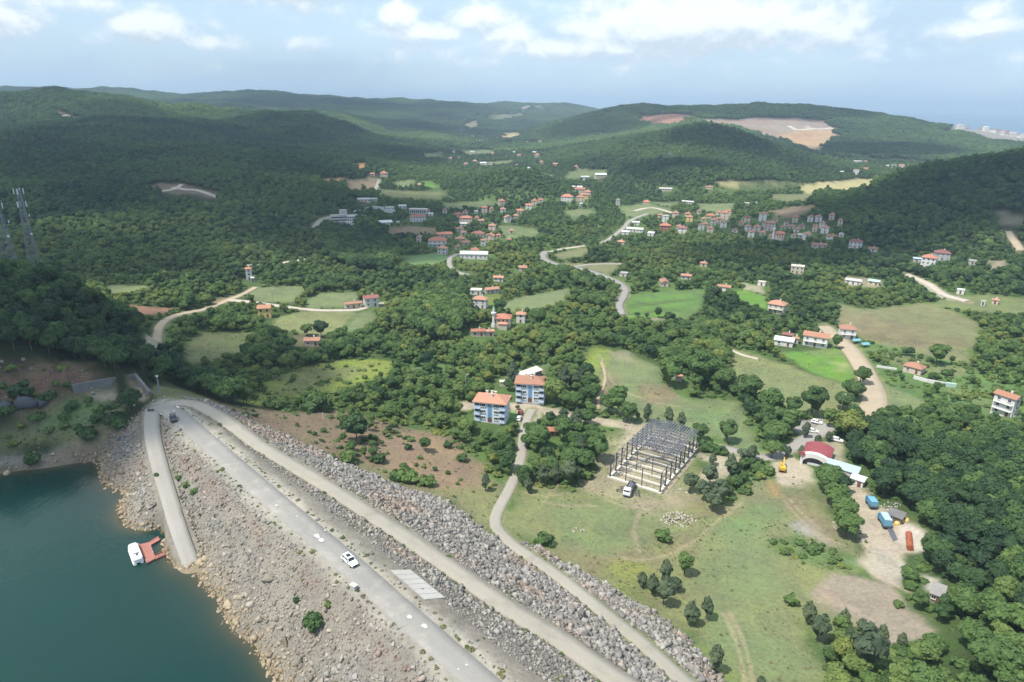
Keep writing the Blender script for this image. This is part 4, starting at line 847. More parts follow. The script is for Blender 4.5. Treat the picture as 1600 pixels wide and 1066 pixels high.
HT = {
 'near the pale school': [
  (569, 316, 20, 1, PP, 'pale_metal', 'gable', 0, .4), (585, 315, 10, 1, PG, 'pale_metal', 'gable', 0, .6), (609, 332, 16, 2, PW, 'concrete_pale', 'flat', 10, .7), (629, 326, 13, 1, PW, 'pale_metal', 'shed', 0, .6),
  (653, 347, 26, 2, PW, TR, 'hip', -6, .45), (673, 338, 9, 1, PW, 'metal_white', 'shed', 0, .6), (603, 352, 22, 1, PW, 'metal_white', 'shed', 12, .55), (622, 351, 5, 1, PW, 'metal_white', 'flat', 0, 1.0), (558, 366, 17, 1, PP, TR, 'hip', 15, .6), (655, 379, 10, 2, PP, TO, 'gabley', -20, .9)],
 'around the long white shed': [
  (784, 321, 13, 2, PP, TR, 'hip', 8, .9), (835, 321, 11, 2, PP, TR, 'hip', 0, .9), (845, 316, 9, 1, PP, TR, 'hip', 0, .9), (826, 328, 11, 2, PW, TR, 'gable', 0, .8), (812, 333, 13, 1, PP, TR, 'gable', -5, .7), (757, 335, 10, 3, PP, TR, 'hip', 0, .9), (744, 334, 6, 1, PW, 'pale_metal', 'shed', 0, .8),
  (716, 339, 15, 1, PP, TR, 'hip', 0, .7), (728, 349, 21, 2, PP, TR, 'hip', -8, .5), (724, 354, 13, 1, PW, 'pale_metal', 'shed', 0, .6), (718, 362, 13, 1, PW, TB, 'gable', 0, .7), (794, 348, 15, 2, PW, TB, 'gabley', 12, .9), (806, 341, 10, 1, PP, TB, 'hip', 0, .8), (769, 361, 14, 2, PP, TB, 'hip', -10, .8),
  (747, 370, 20, 1, PW, TR, 'hip', 0, .6), (766, 378, 17, 2, PP, TR, 'gabley', -12, 1.0), (694, 371, 26, 1, PP, TR, 'gable', 8, .45), (684, 386, 30, 2, PW, TR, 'hip', -6, .6), (719, 378, 17, 1, PP, TB, 'hip', 10, .8), (728, 384, 12, 1, PG, TB, 'gable', 0, .8), (692, 398, 19, 2, PG, TB, 'hip', -20, .8), (742, 396, 14, 1, PP, TR, 'hip', 0, .9), (779, 440, 18, 1, PW, TO, 'gable', -8, .6)],
 'left of the far minaret': [
  (992, 363, 28, 1, PW, 'pale_metal', 'gable', -10, .35), (977, 367, 13, 1, PW, 'metal_white', 'shed', -8, .6), (993, 352, 13, 1, PW, 'pale_metal', 'shed', 0, .6), (1017, 369, 12, 1, PW, 'metal_white', 'shed', -12, .8), (1039, 349, 11, 3, PW, 'pale_metal', 'flat', 0, .9), (1039, 361, 19, 2, BW, TR, 'hip', 5, .7), (1066, 365, 15, 2, PW, TD, 'hip', -4, .8), (1095, 360, 11, 2, PW, TR, 'gabley', 10, .9),
  (1077, 347, 11, 2, PY, TO, 'hip', 0, .9), (1110, 341, 15, 1, PP, TR, 'hip', 0, .7), (1114, 352, 10, 2, PG, TB, 'gable', 8, .9), (1132, 344, 14, 3, PP, TR, 'hip', -4, .8), (1130, 356, 11, 2, PW, TB, 'flat', 0, .9), (1075, 319, 20, 1, PG, 'pale_metal', 'gable', -22, .3), (1010, 319, 12, 1, PP, TR, 'hip', 0, .8), (965, 322, 7, 3, PG, 'concrete', 'flat', 0, 1.0), (970, 383, 12, 1, PP, TO, 'hip', 0, .9), (908, 322, 5, 1, PW, 'pale_metal', 'shed', 0, 1)],
 'beside the far minaret': [
  (1166, 321, 10, 1, PG, 'concrete_pale', 'flat', 0, .8), (1180, 321, 12, 1, PG, 'concrete', 'shed', 0, .4), (1167, 348, 10, 2, PP, TD, 'hip', 0, .9), (1191, 346, 13, 3, PW, TB, 'gable', 0, .7), (1168, 362, 12, 2, PW, TB, 'hip', 10, .9), (1182, 363, 13, 2, PP, TB, 'hip', -6, .8), (1202, 361, 18, 3, PP, TB, 'hip', -4, .6),
  (1250, 372, 8, 1, PG, 'pale_metal', 'shed', 0, .8), (1260, 375, 14, 2, PW, TB, 'hip', -6, .8), (1278, 347, 12, 2, PW, TB, 'hip', 8, .8), (1252, 358, 11, 1, PP, TD, 'hip', 0, .8), (1236, 358, 12, 1, PG, TB, 'gable', 0, .6), (1288, 365, 13, 2, PW, TB, 'hip', 0, .8), (1299, 374, 17, 1, PW, TR, 'gable', -8, .5), (1314, 371, 8, 1, PW, 'pale_metal', 'gabley', 0, .9),
  (1279, 388, 24, 1, PP, TB, 'gable', 14, .4), (1336, 388, 20, 2, PW, TD, 'hip', -6, .6), (1363, 394, 15, 1, PW, TB, 'gable', 8, .6)],
 'near the valley mosque': [
  (744, 461, 20, 1, PW, 'concrete_pale', 'flat', -8, .8), (768, 459, 25, 1, PG, TO, 'gable', 22, .45), (751, 482, 25, 2, PW, TB, 'hip', -16, .7), (747, 526, 22, 1, PP, TR, 'gable', 4, .5), (762, 526, 20, 1, PP, TO, 'shed', 6, .3), (814, 505, 17, 2, PW, TO, 'hip', -8, .8)],
 'in the left fields': [
  (415, 497, 22, 2, PY, TO, 'gable', -10, .8), (390, 438, 10, 3, PW, TR, 'hip', 0, .9), (580, 480, 25, 2, PW, TD, 'gable', 10, .6), (552, 482, 28, 1, PC, TB, 'gable', 12, .35), (489, 541, 26, 1, PP, TB, 'gable', -12, .6), (600, 277, 13, 2, PP, TR, 'hip', 0, .9), (655, 292, 11, 1, PG, TB, 'hip', 0, .9), (582, 275, 8, 1, PP, TR, 'gable', 0, .8), (395, 441, 5, 1, PW, 'pale_metal', 'shed', 0, 1)],
 'among the valley gardens': [
  (1099, 417, 12, 1, PC, TO, 'hip', 0, .8), (1037, 448, 17, 1, PC, TB, 'gabley', 10, 1.7), (1072, 437, 18, 1, PG, TB, 'gable', -6, .6), (1131, 455, 21, 1, PW, TO, 'gable', -6, .5), (975, 433, 16, 1, PG, 'concrete', 'flat', -20, .7), (1213, 490, 29, 2, PC, TO, 'hip', -14, .75), (1245, 428, 20, 2, PC, 'concrete_pale', 'flat', 0, .7), (817, 424, 14, 1, PG, TB, 'gable', 0, .8), (1190, 447, 14, 1, PW, 'concrete_pale', 'flat', -10, .6)],
 'near the tan road': [
  (1224, 541, 29, 1, PW, 'metal_white', 'shed', -4, .5), (1230, 531, 16, 1, BW, TD, 'gable', -4, .7), (1242, 537, 10, 1, PG, TB, 'gable', 0, .8), (1273, 542, 38, 2, PW, TO, 'gable', -4, .55), (1322, 530, 27, 2, PW, TB, 'hip', 12, .8), (1333, 445, 24, 1, PW, 'pale_metal', 'gable', -8, .4), (1365, 446, 19, 1, PC, 'green_metal', 'gable', -10, .6),
  (1449, 420, 22, 3, PW, TR, 'hip', -6, .8), (1470, 407, 24, 2, PG, TD, 'hip', 10, .7), (1432, 410, 12, 1, PG, 'blue_metal', 'gable', 0, .6), (1427, 584, 31, 1, PP, TO, 'hip', -16, .75), (1519, 414, 12, 1, PG, 'concrete', 'flat', 0, .8), (1500, 460, 11, 1, PW, 'metal_white', 'flat', 0, .8), (1554, 476, 9, 1, PP, TO, 'gable', 0, .8), (1535, 478, 6, 1, PW, 'pale_metal', 'flat', 0, .8)],
 'in the far valley': [
  (938, 279, 20, 2, PC, 'metal_white', 'gable', 14, .5), (914, 282, 15, 2, PW, 'pale_metal', 'shed', 10, .5), (900, 263, 8, 1, PP, TO, 'hip', 0, .9), (824, 265, 10, 1, PW, 'metal_white', 'shed', -8, .6), (839, 246, 9, 2, PG, TR, 'hip', 0, .8), (838, 232, 14, 2, PW, TB, 'gable', -5, .5), (855, 233, 7, 1, PW, 'pale_metal', 'shed', 0, .8), (836, 240, 9, 1, PW, 'pale_metal', 'shed', 0, .7),
  (886, 315, 20, 2, PW, TR, 'hip', -6, .7), (907, 315, 14, 2, PP, TR, 'hip', 0, .7), (913, 311, 16, 2, PY, TO, 'gable', -6, .6), (906, 302, 18, 2, PC, TR, 'gable', 0, .5), (900, 296, 20, 1, PW, 'pale_metal', 'shed', 0, .4), (918, 306, 11, 2, PP, TR, 'hip', 0, .8),
  (755, 257, 11, 1, PW, 'metal_white', 'shed', 0, .6), (742, 254, 8, 1, PC, TO, 'hip', 0, .9), (737, 217, 10, 2, PW, TO, 'hip', 0, .8), (752, 222, 9, 2, PW, 'pale_metal', 'flat', 0, .8), (728, 218, 9, 1, PW, TB, 'gable', 0, .8), (712, 221, 10, 2, PG, TB, 'gable', 0, .7), (777, 220, 9, 2, PW, TB, 'hip', 0, .8), (788, 217, 9, 2, PC, TB, 'gable', 0, .8), (720, 204, 9, 1, PW, 'metal_white', 'shed', 0, .8),
  (764, 220, 8, 2, PW, TO, 'gable', 0, .8), (742, 221, 7, 1, PC, 'pale_metal', 'shed', 0, .8), (738, 239, 7, 1, PW, 'pale_metal', 'shed', 0, .8), (805, 240, 9, 1, PC, 'pale_metal', 'gable', 0, .7), (868, 259, 9, 1, PC, TB, 'gable', 0, .8)],
 'below the quarry': [
  (1352, 266, 13, 1, PP, TR, 'gable', -4, .5), (1337, 273, 9, 3, PW, 'concrete_pale', 'flat', 0, .9), (1396, 262, 8, 2, PW, 'pale_metal', 'flat', 0, .8), (1408, 263, 9, 2, PW, TB, 'gable', 0, .8), (1387, 261, 6, 1, PG, 'pale_metal', 'shed', 0, .8), (1320, 257, 9, 1, PG, 'pale_metal', 'shed', 0, .5), (1340, 254, 14, 1, PW, 'pale_metal', 'shed', -4, .3), (1352, 254, 5, 1, PW, TB, 'gable', 0, .8), (1315, 271, 6, 1, PG, 'pale_metal', 'shed', 0, .8), (1108, 296, 12, 1, PC, TB, 'gable', 0, .5), (1040, 299, 20, 1, PC, 'pale_metal', 'gable', 0, .3)],
}
ORD = ['leftmost', 'second', 'third', 'fourth', 'fifth', 'sixth', 'seventh', 'eighth', 'ninth', 'tenth', 'eleventh', 'twelfth', 'thirteenth', 'fourteenth', 'fifteenth', 'sixteenth', 'seventeenth', 'eighteenth', 'nineteenth', 'twentieth', 'twenty-first', 'twenty-second']
rh_ = np.random.default_rng(31)
for cl, (u0, u1, v0, v1, nn_) in {'around the long white shed': (662, 800, 330, 392, 14), 'left of the far minaret': (1025, 1150, 336, 366, 12), 'beside the far minaret': (1158, 1320, 344, 380, 16), 'in the far valley': (700, 850, 216, 262, 12)}.items():
    got = 0
    for _ in range(400):
        if got >= nn_: break
        u_, v_ = int(rh_.uniform(u0, u1)), int(rh_.uniform(v0, v1))
        if min(abs(u_ - q[0]) / (q[2] * .5 + 6) + abs(v_ - q[1]) / 11 for q in HT[cl]) < 1.0: continue
        far_ = cl == 'in the far valley'; HT[cl].append((u_, v_, int(rh_.integers(5, 8) if far_ else rh_.integers(8, 12)), int(rh_.integers(1, 3)), [PW, PP, PC][int(rh_.integers(0, 3))], [TR, TO, TB][int(rh_.integers(0, 3))], ['hip', 'gable'][int(rh_.integers(0, 2))], int(rh_.integers(-14, 14)), .8)); got += 1
for cl, rowsH in HT.items():
    kinds = {}
    for r in sorted(rowsH, key=lambda q: q[0]): kinds.setdefault((r[4], r[5], r[3] > 1), []).append(r)
    for (wl, rf, tall), rs in kinds.items():
        for k, r in enumerate(rs):
            shed = r[5] in ('pale_metal', 'metal_white', 'concrete', 'concrete_pale', 'green_metal', 'blue_metal') and r[3] == 1
            nm = 'shed' if shed else 'house'
            desc = f"{'tall ' if r[3] > 2 else 'low ' if r[3] == 1 else ''}{WN[wl]} {nm} with {RN[rf]} roof"
            if len(rs) > 1: desc = (ORD[k] + ' ' if k == 0 else ORD[k] + ' from left ') + desc
            house(r[0], r[1], r[2], r[3], r[4], r[5], r[6], r[7], r[8], label=desc + ' ' + cl, cat=nm, name=nm, group='houses and sheds ' + cl, chim=0 if shed else 1, balcony=r[2] >= 27 and r[3] > 1, win=r[2] > 4)

# three storey house at the right edge
house(1567, 650, 36, 3, PW, TO, 'gable', -22, .6, 'three storey white house with long balconies at the right edge', 'house', balcony=True)

# school: three wings, many windows
def school():
    p = place(536, 350)[0]; dep = project(p)[2]; s = dep / FPX
    root = empty('school_building', p, -math.atan2(p[0], p[1]) + R(8), 'long pale grey school building with flat roofs at the left end of the village', 'school')
    KEEP.append((p[0], p[1], 24 * s)); [KEEP.append((p[0] * q_, p[1] * q_, 22 * s)) for q_ in (.985, .965, .945)]
    W1, D1, H1 = 24 * s, 9 * s, 9.5
    MB().box((-6 * s, 0, H1 / 2 - 1), (W1, D1, H1 + 2)).build('main_wing', MT['plaster_white'], root)
    MB().box((13 * s, -3 * s, 4.2), (14 * s, 8 * s, 10)).build('side_wing', MT['plaster_white'], root)
    MB().box((2 * s, 4 * s, 7), (11 * s, 7 * s, 15)).build('hall_block', MT['plaster_grey'], root)
    MB().box((-19 * s, -3 * s, 1.5), (9 * s, 5 * s, 5)).build('low_annex', MT['plaster_white'], root)
    MB().box((8 * s, -9 * s, 1.2), (10 * s, 4 * s, 4)).build('entrance_block', MT['plaster_white'], root)
    MB().box((-6 * s, 0, H1 + .15), (W1 + 1, D1 + 1, .3)).build('roof', MT['concrete'], root)
    for st in range(3):
        for i in range(7): add_window(root, -6 * s - W1 / 2 + (i + .5) * W1 / 7, -D1 / 2 - .04, 1.6 + st * 2.9, 2.0, 1.5, 0, False)
        for i in range(4): add_window(root, 7.5 * s + i * 3.6 * s, -7 * s - .04, 1.6 + st * 2.6, 1.5, 1.4, 0, False)
school()
def factory():
    p = place(653, 336)[0]; s = project(p)[2] / FPX
    root = empty('works_building', p + np.array([0, 6 * s, 0]), R(-2), 'grey concrete works building with open pillared front above a red roof', 'building')
    KEEP.append((p[0], p[1] + 6 * s, 20 * s)); KEEP.append((p[0], p[1] - 4 * s, 14 * s))
    MB().box((0, 0, 3.2), (27 * s, 9 * s, 6)).build('wall', MT['plaster_grey'], root)
    MB().box((0, 0, 6.5), (28.5 * s, 12 * s, .6)).build('roof', MT['concrete_pale'], root)
    cm = MB().box((0, 0, 3), (.7, .7, 6.2)).me('pillar', MT['plaster_white'])
    for i in range(9): obj('pillar', cm, root, ((i - 4) * 3.1 * s, -5.2 * s, 0))
    for i in range(8): add_window(root, (i - 3.5) * 3.1 * s, -4.53 * s, 3.6, 1.8, 2.2, 0, False)
factory()
def wall_line(pts, hgt, th, name, label, mtl, cat='wall'):
    a = np.array(pts, float); P = place(a[:, 0], a[:, 1]); b = MB()
    for i in range(len(P) - 1):
        A_, B_ = P[i], P[i + 1]; L = np.linalg.norm((B_ - A_)[:2]); c = (A_ + B_) / 2; c[2] = max(A_[2], B_[2]) + hgt / 2 - .5
        b.box(c - P[0], (L + th, th, hgt + 1), math.atan2(B_[1] - A_[1], B_[0] - A_[0]))
    o = b.build(name, MT[mtl], None, P[0]); return tag(o, label, cat)
wall_line([(553, 334), (585, 326), (600, 331), (617, 335)], 3, .8, 'perimeter_wall', 'pale perimeter wall behind the school yard', 'plaster_white')
wall_line([(555, 337), (566, 340), (577, 343)], 2.4, .8, 'perimeter_wall', 'short pale wall on the near side of the school yard', 'plaster_white')
house(741, 405, 46, 1, PW, 'pale_metal', 'gable', -6, .35, 'long white shed with pale sheet roof by the curved lane', 'shed', 'shed', None, chim=0, hst=4)

# apartments
def apartment(u, v, wpx, rot, label):
    p = place(u, v)[0]; dep = project(p)[2]; az_ = math.atan2(p[0], p[1]); w = wpx * dep / FPX; d = w * .66; fh = 2.75; h = 3 * fh + .9
    c = p + np.array([math.sin(az_), math.cos(az_), 0]) * d * .45; c[2] = height(c[0], c[1]) + .2
    root = empty('apartment_block', c, -az_ + R(rot), label, 'apartment block', 'pale blue apartment blocks')
    KEEP.append((c[0], c[1], w * .72)); f = c - np.array([math.sin(az_), math.cos(az_), 0]) * (d * .5 + 5); KEEP.append((f[0], f[1], 7))
    b = MB(); b.box((0, 0, h / 2 - .7), (w, d, h + 1.4)); b.build('wall', MT['plaster_blue'], root)
    b = MB(); b.box((0, 0, .25), (w + .3, d + .3, .7)); b.build('plinth', MT['plaster_grey'], root)
    ro = roof_mb('hip', w, d, d * .27, .8, .22).build('roof', MT['tile_orange'], root, (0, 0, h))
    b = MB(); b.box((0, 0, h - .12), (w + 1.5, d + 1.5, .16)); b.build('eaves', MT['frame_white'], root)
    for x, y in ((-.18, .1), (-.02, .12), (.1, .1), (.02, -.18)):
        ch = MB().box((0, 0, 0), (.9, .7, 1.7)).build('chimney', MT['plaster_white'], ro, (x * w, y * d, d * .27 * .8 + .3)); MB().box((0, 0, .9), (1.1, .9, .14)).build('cap', MT['concrete_pale'], ch)
    MB().box((0, -d / 2 - .05, 1.6 + (h - 1.8) / 2), (w * .12, .2, h - 2.2)).build('stair_strip', MT['deep_blue'], root)
    obj('door', door_mesh(), root, (0, -d / 2 - .12, .6)).scale = (1.5, 1, 1)
    for s in range(3):
        z = .9 + s * fh
        for sx in (-1, 1):
            x = sx * w * .405
            MB().box((0, 0, 0), (w * .155, .14, 1.05)).build('balcony_shade_panel', MT['glass_dark'], root, (x, -d / 2 - .03, z + 1.85))  # dark panel on the wall stands in for the shade inside the balcony
            bo = MB().box((0, 0, 0), (w * .18, 1.1, .16)).build('balcony', MT['plaster_blue'], root, (x, -d / 2 - .55, z + .12))
            MB().box((0, -.5, .5), (w * .18, .1, .95)).build('parapet', MT['plaster_blue'], bo)
            add_window(root, sx * w * .2, -d / 2 - .03, z + 1.55, 1.4, 1.1, 0, True)
            add_window(root, sx * w * .2 + sx * w * .085, -d / 2 - .03, z + 1.55, .7, 1.1, 0, True)
        for k in (-.28, .22): add_window(root, w / 2 + .03, k * d, z + 1.55, 1.4, 1.25, math.pi / 2, True)
    return root
apartment(769, 661, 49, -14, 'pale blue apartment block with orange hip roof, the nearer of the pair')
apartment(829, 631, 44, -5, 'pale blue apartment block with orange hip roof, the farther of the pair')

# village mosques with a minaret each
def minaret(root, x, y, hgt, r, m='plaster_white'):
    b = MB(); b.cyl((0, 0, 1.2), r * 1.7, 2.4, 8, r * 1.5); b.cyl((0, 0, hgt * .34), r * 1.15, hgt * .68, 12, r); o = b.build('minaret', MT[m], root, (x, y, 0))
    b = MB(); b.cyl((0, 0, hgt * .665), r * 1.1, .5, 12, r * 1.8); b.cyl((0, 0, hgt * .69), r * 1.8, .8, 12); b.build('gallery', MT[m], o)
    b = MB(); b.cyl((0, 0, hgt * .77), r * .8, hgt * .14, 10, r * .75); b.build('upper_shaft', MT[m], o)
    b = MB(); b.cyl((0, 0, hgt * .92), r * .85, hgt * .16, 10, .05); b.build('cone_cap', MT['green_metal'], o)
def mosque(u, v, wpx, mpx, rot, label, roof, near):
    p = place(u, v)[0]; dep = project(p)[2]; w = wpx * dep / FPX; d = w * 1.0; az_ = math.atan2(p[0], p[1])
    c = p + np.array([0, d * .45, 0]); c[2] = height(c[0], c[1]); root = empty('mosque', c, -az_ + R(rot), label, 'mosque'); KEEP.append((c[0], c[1], w)); KEEP.append((p[0], p[1] - 8, w * .8))
    MB().box((0, 0, 2), (w, d, 8)).build('prayer_hall', MT['plaster_pink' if near else 'plaster_white'], root)
    ro = roof_mb('hip', w, d, d * .25, .7).build('roof', MT[roof], root, (0, 0, 6))
    MB().box((w * .02, -d * .5 - w * .22, 1.2), (w * .62, w * .44, 5)).build('porch', MT['plaster_cream'], root)
    roof_mb('hip', w * .62, w * .44, w * .1, .4).build('porch_roof', MT['tile_orange' if near else roof], root, (w * .02, -d * .5 - w * .22, 3.7))
    for i in range(3):
        add_window(root, (i - 1) * w * .3, -d / 2 - .03, 4.6, 1.2, 1.6, 0, near); add_window(root, -w / 2 - .03, (i - 1) * d * .3, 3.2, 1.2, 2, -math.pi / 2, near)
    minaret(root, -w * .72, -d * .3, mpx * dep / FPX, .03 * mpx * dep / FPX + .5)
mosque(787, 513, 21, 34, -6, 'small red roofed mosque with a slim white minaret in the middle of the valley', 'tile_red', True)
mosque(1220, 375, 13, 23, 0, 'far mosque with pink red roof and white minaret among village houses', 'tile_red', False)

# water tank, hut, shed behind the flats
p = place(1055, 588)[0]; root = empty('water_tank', p, 0, 'round white domed tank among trees by the meadow', 'tank'); KEEP.append((p[0], p[1], 5)); KEEP.append((p[0], p[1] - 8, 5))
MB().cyl((0, 0, 1.2), 2.1, 3, 16).build('drum', MT['metal_white'], root)
b = MB(); b.cyl((0, 0, 2.95), 2.2, .5, 16, 1.8); b.cyl((0, 0, 3.4), 1.8, .4, 16, 1.0); b.cyl((0, 0, 3.7), 1.0, .2, 16, .2); b.build('dome', MT['metal_white'], root)
house(862, 682, 17, 1, 'wood', 'tile_red', 'hip', 10, .9, 'small red roofed hut among trees below the flats', 'hut', 'hut', chim=0, hst=2.4)
house(1060, 596, 11, 1, PP, TO, 'shed', 0, .7, 'little orange roofed shed beside the white domed tank', 'shed', 'shed', chim=0, hst=2.2, win=False)
def long_shed():
    P = place(np.array([800, 842]), np.array([598, 585])); a, c = P; L = np.linalg.norm((c - a)[:2]); md = (a + c) / 2
    root = empty('long_shed', md, math.atan2(c[1] - a[1], c[0] - a[0]), 'long low shed with pale sheet roof behind the farther blue flats', 'shed'); KEEP.append((md[0], md[1], L * .55))
    MB().box((0, 0, 1), (L, 3.6, 3)).build('wall', MT['concrete_dark'], root); roof_mb('shed', L, 3.6, .7, .5).build('roof', MT['concrete_pale'], root, (0, 0, 2.5))
long_shed()
p = place(785, 603)[0]; root = empty('pump_house', p, 0.1, 'tiny cream block hut behind the nearer blue flats', 'hut'); KEEP.append((p[0], p[1], 5)); KEEP.append((p[0], p[1] - 8, 4))
MB().box((0, 0, 1), (2.4, 2.2, 2.6)).build('wall', MT['plaster_cream'], root); MB().box((0, 0, 2.4), (2.8, 2.6, .2)).build('roof', MT['concrete_pale'], root)

# red depot with arched front
def depot():
    a = place(1270, 731)[0]; ang = R(-32); fx = np.array([math.cos(ang), math.sin(ang)]); bx = np.array([-fx[1], fx[0]]); Wd, Ld = 10.5, 14.0
    ctr = a[:2] + bx * Ld / 2; z = height(*ctr)
    root = empty('depot_hall', (ctr[0], ctr[1], z), ang, 'red roofed depot hall with a white arched front', 'hall'); root.scale = (.88, .88, .88); KEEP.append((ctr[0], ctr[1], 10)); KEEP.append((a[0], a[1], 8)); KEEP.append((a[0] - 3, a[1] - 9, 8))
    w2, l2 = Wd / 2, Ld / 2; H = 3.7
    def arch(x): return H + 1.5 * (1 - (x / w2) ** 2)
    n = 14; V = []; 
    for y in (-l2 + 2.2, l2):
        for i in range(n + 1):
            x = -w2 - .3 + (Wd + .6) * i / n; V.append((x, y, arch(x)))
    k = n + 1; F = [(i, i + 1, k + i + 1, k + i) for i in range(n)]; V2 = [(a_, b_, c_ + .15) for a_, b_, c_ in V]
    Vt = V2 + V; m_ = len(V); F2 = F + [tuple(j + m_ for j in f)[::-1] for f in F] + [(i + 1, i, i + m_, i + 1 + m_) for i in range(n)] + [(k + i, k + i + 1, k + i + 1 + m_, k + i + m_) for i in range(n)]
    obj('roof', mesh('roof', Vt, F2, MT['red_metal']), root)
    rb = MB()
    for i in range(1, 9):
        y = -l2 + 2.2 + i * (Ld - 2.2) / 9
        for j in range(n):
            x0 = -w2 - .3 + (Wd + .6) * j / n; x1 = -w2 - .3 + (Wd + .6) * (j + 1) / n; rb.bar((x0, y, arch(x0) + .2), (x1, y, arch(x1) + .2), .1)
    rb.build('seam', MT['red_metal'], root)
    b = MB(); b.box((-w2, 1, H / 2 - .4), (.3, Ld - 2.6, H + .8)); b.box((w2, 1, H / 2 - .4), (.3, Ld - 2.6, H + .8)); b.box((0, l2 - .15, H / 2 - .4), (Wd - .4, .3, H + .8)); b.build('wall', MT['plaster_white'], root)
    # white front portal: piers and arched fascia with an open mouth
    V = []; F = []
    for y in (-l2, -l2 + 2.2):
        for i in range(n + 1):
            x = -w2 - .5 + (Wd + 1) * i / n; V.append((x, y, arch(min(w2, max(-w2, x))) + .5))
        for i in range(n + 1):
            x = -w2 * .82 + (Wd * .82) * i / n; V.append((x, y, 1.2 + 2.6 * math.sqrt(max(0, 1 - (x / (w2 * .83)) ** 2))))
    for q0 in (0, 2 * k):
        for i in range(n):
            f = (q0 + i, q0 + i + 1, q0 + k + i + 1, q0 + k + i); F.append(f[::-1] if q0 == 0 else f)
    for i in range(n): F.append((i, i + 1, 2 * k + i + 1, 2 * k + i)); F.append((k + i + 1, k + i, 3 * k + i, 3 * k + i + 1))
    b = MB(); b.add(V, F)
    for s in (-1, 1): b.box((s * (w2 * .92), -l2 + 1.1, 1.2), (w2 * .2, 2.2, 4.6))
    b.build('arched_front', MT['plaster_white'], root)
    MB().box((0, -l2 + 2.6, 2.0), (Wd * .8, .2, 4.2)).build('gate', MT['concrete_dark'], root)
    MB().box((0, -l2 + 1.4, .5), (Wd * .5, .3, 1)).build('barrier', MT['plaster_white'], root)
    MB().box((-w2 * .95, -l2 - .3, 4.9), (2.4, .3, 1.6)).build('front_sign', MT['red_metal'], root)
    # bluish lean-to towards the yard
    e = place(np.array([1304, 1326]), np.array([736, 748])); md = e.mean(0); r2 = empty('lean_to_shed', (md[0], md[1], height(md[0], md[1])), ang - .1, 'pale bluish lean-to shed attached at the near corner of the red depot', 'shed'); KEEP.append((md[0], md[1], 7))
    MB().box((0, 0, 1), (10, 4, 4)).build('wall', MT['pale_metal'], r2); roof_mb('shed', 10, 4, .6, .4).build('roof', MT['blue_metal'], r2, (0, 0, 3))
depot()

# small huts of the yard on the right
def shack(u, v, w, d, h, rot, wl, rf, label, kind='shed'):
    p = place(u, v)[0]; root = empty('shack', p, R(rot), label, 'shed'); KEEP.append((p[0], p[1], max(w, d) * .8)); 
    MB().box((0, 0, h / 2 - .4), (w, d, h + .8)).build('wall', MT[wl], root); roof_mb(kind, w, d, .5, .35).build('roof', MT[rf], root, (0, 0, h)); obj('door', door_mesh(), root, (w * .2, -d / 2 - .04, 0)); add_window(root, -w * .22, -d / 2 - .03, 1.5, .9, .8, 0, True)
    return root
shack(1340, 757, 4.0, 3.8, 2.5, -42, PW, 'metal_white', 'small white cabin with two dark windows by the yard', 'gable')
shack(1398, 814, 4.0, 3.4, 2.3, -44, 'concrete_dark', 'concrete_dark', 'grey tin shack beside the larger blue truck', 'shed')
shack(1463, 935, 2.6, 4.4, 2.3, -38, 'roof_grey', 'roof_grey', 'pale concrete hut at the edge of the right wood', 'shed')

# greenhouse frame and wall in the right hand gardens
wall_line([(1428, 592), (1450, 598), (1478, 603)], 1.6, .5, 'garden_wall', 'white garden wall with green end in the right gardens', 'plaster_white')
wall_line([(1480, 604), (1490, 605)], 1.8, 1.6, 'garden_tank', 'pale green tank at the end of the garden wall', 'green_metal', 'tank')
wall_line([(1370, 574), (1400, 578)], .9, .5, 'garden_wall', 'low pale wall by the villa hedge', 'plaster_white')
for u, v in ((1350, 542), (1336, 536)):
    p = place(u, v)[0]; root = empty('blue_pool' if u == 1350 else 'blue_pool', p, .3, ('right' if u == 1350 else 'left') + ' hand small blue tarpaulin shelter beside the tan dirt road', 'shelter', 'blue shelters')
    KEEP.append((p[0], p[1], 4)); KEEP.append((p[0], p[1] - 6, 4))
    roof_mb('gable', 4.5, 3, .7, .2, .06).build('cover', MT['blue_paint'], root, (0, 0, 1.7)); lg = MB().box((0, 0, .85), (.1, .1, 1.8)).me('post', MT['wood'])
    for x, y in ((-2, -1.3), (2, -1.3), (2, 1.3), (-2, 1.3)): obj('post', lg, root, (x, y, 0))

# spillway walls on the left abutment
def slabwall(pts, zt, th, name, label, mtl='concrete_dark', base=2.0):
    a = np.array(pts, float); P = np.array([onplane(np.array(u), np.array(v), z) for (u, v), z in zip(pts, zt)])
    root = empty(name, P[0], 0, label, 'wall')
    for i in range(len(P) - 1):
        A_, B_ = P[i] - P[0], P[i + 1] - P[0]; g0 = min(height(P[i][0], P[i][1]), height(P[i + 1][0], P[i + 1][1])) - base - P[0][2]; d = (B_ - A_)[:2]; L = np.linalg.norm(d); nn = np.array([-d[1], d[0]]) / L * th / 2
        nb_ = max(1, int(L / 4))
        for k in range(nb_):
            s0 = A_ + (B_ - A_) * (k / nb_); s1 = A_ + (B_ - A_) * ((k + 1) / nb_ - .012); V = []
            for z_ in (0, 1):
                for q, sg in ((s0, -1), (s1, -1), (s1, 1), (s0, 1)): V.append((q[0] + nn[0] * sg, q[1] + nn[1] * sg, q[2] if z_ else g0))
            MB().add(V, [(3, 2, 1, 0), (4, 5, 6, 7), (0, 1, 5, 4), (1, 2, 6, 5), (2, 3, 7, 6), (3, 0, 4, 7)]).build('panel', MT[mtl], root)
    return root
slabwall([(112, 601), (140, 596), (175, 590), (211, 584)], [37, 37, 37, 37], .8, 'spillway_wall', 'long dark stained concrete spillway wall below the wooded left hill')
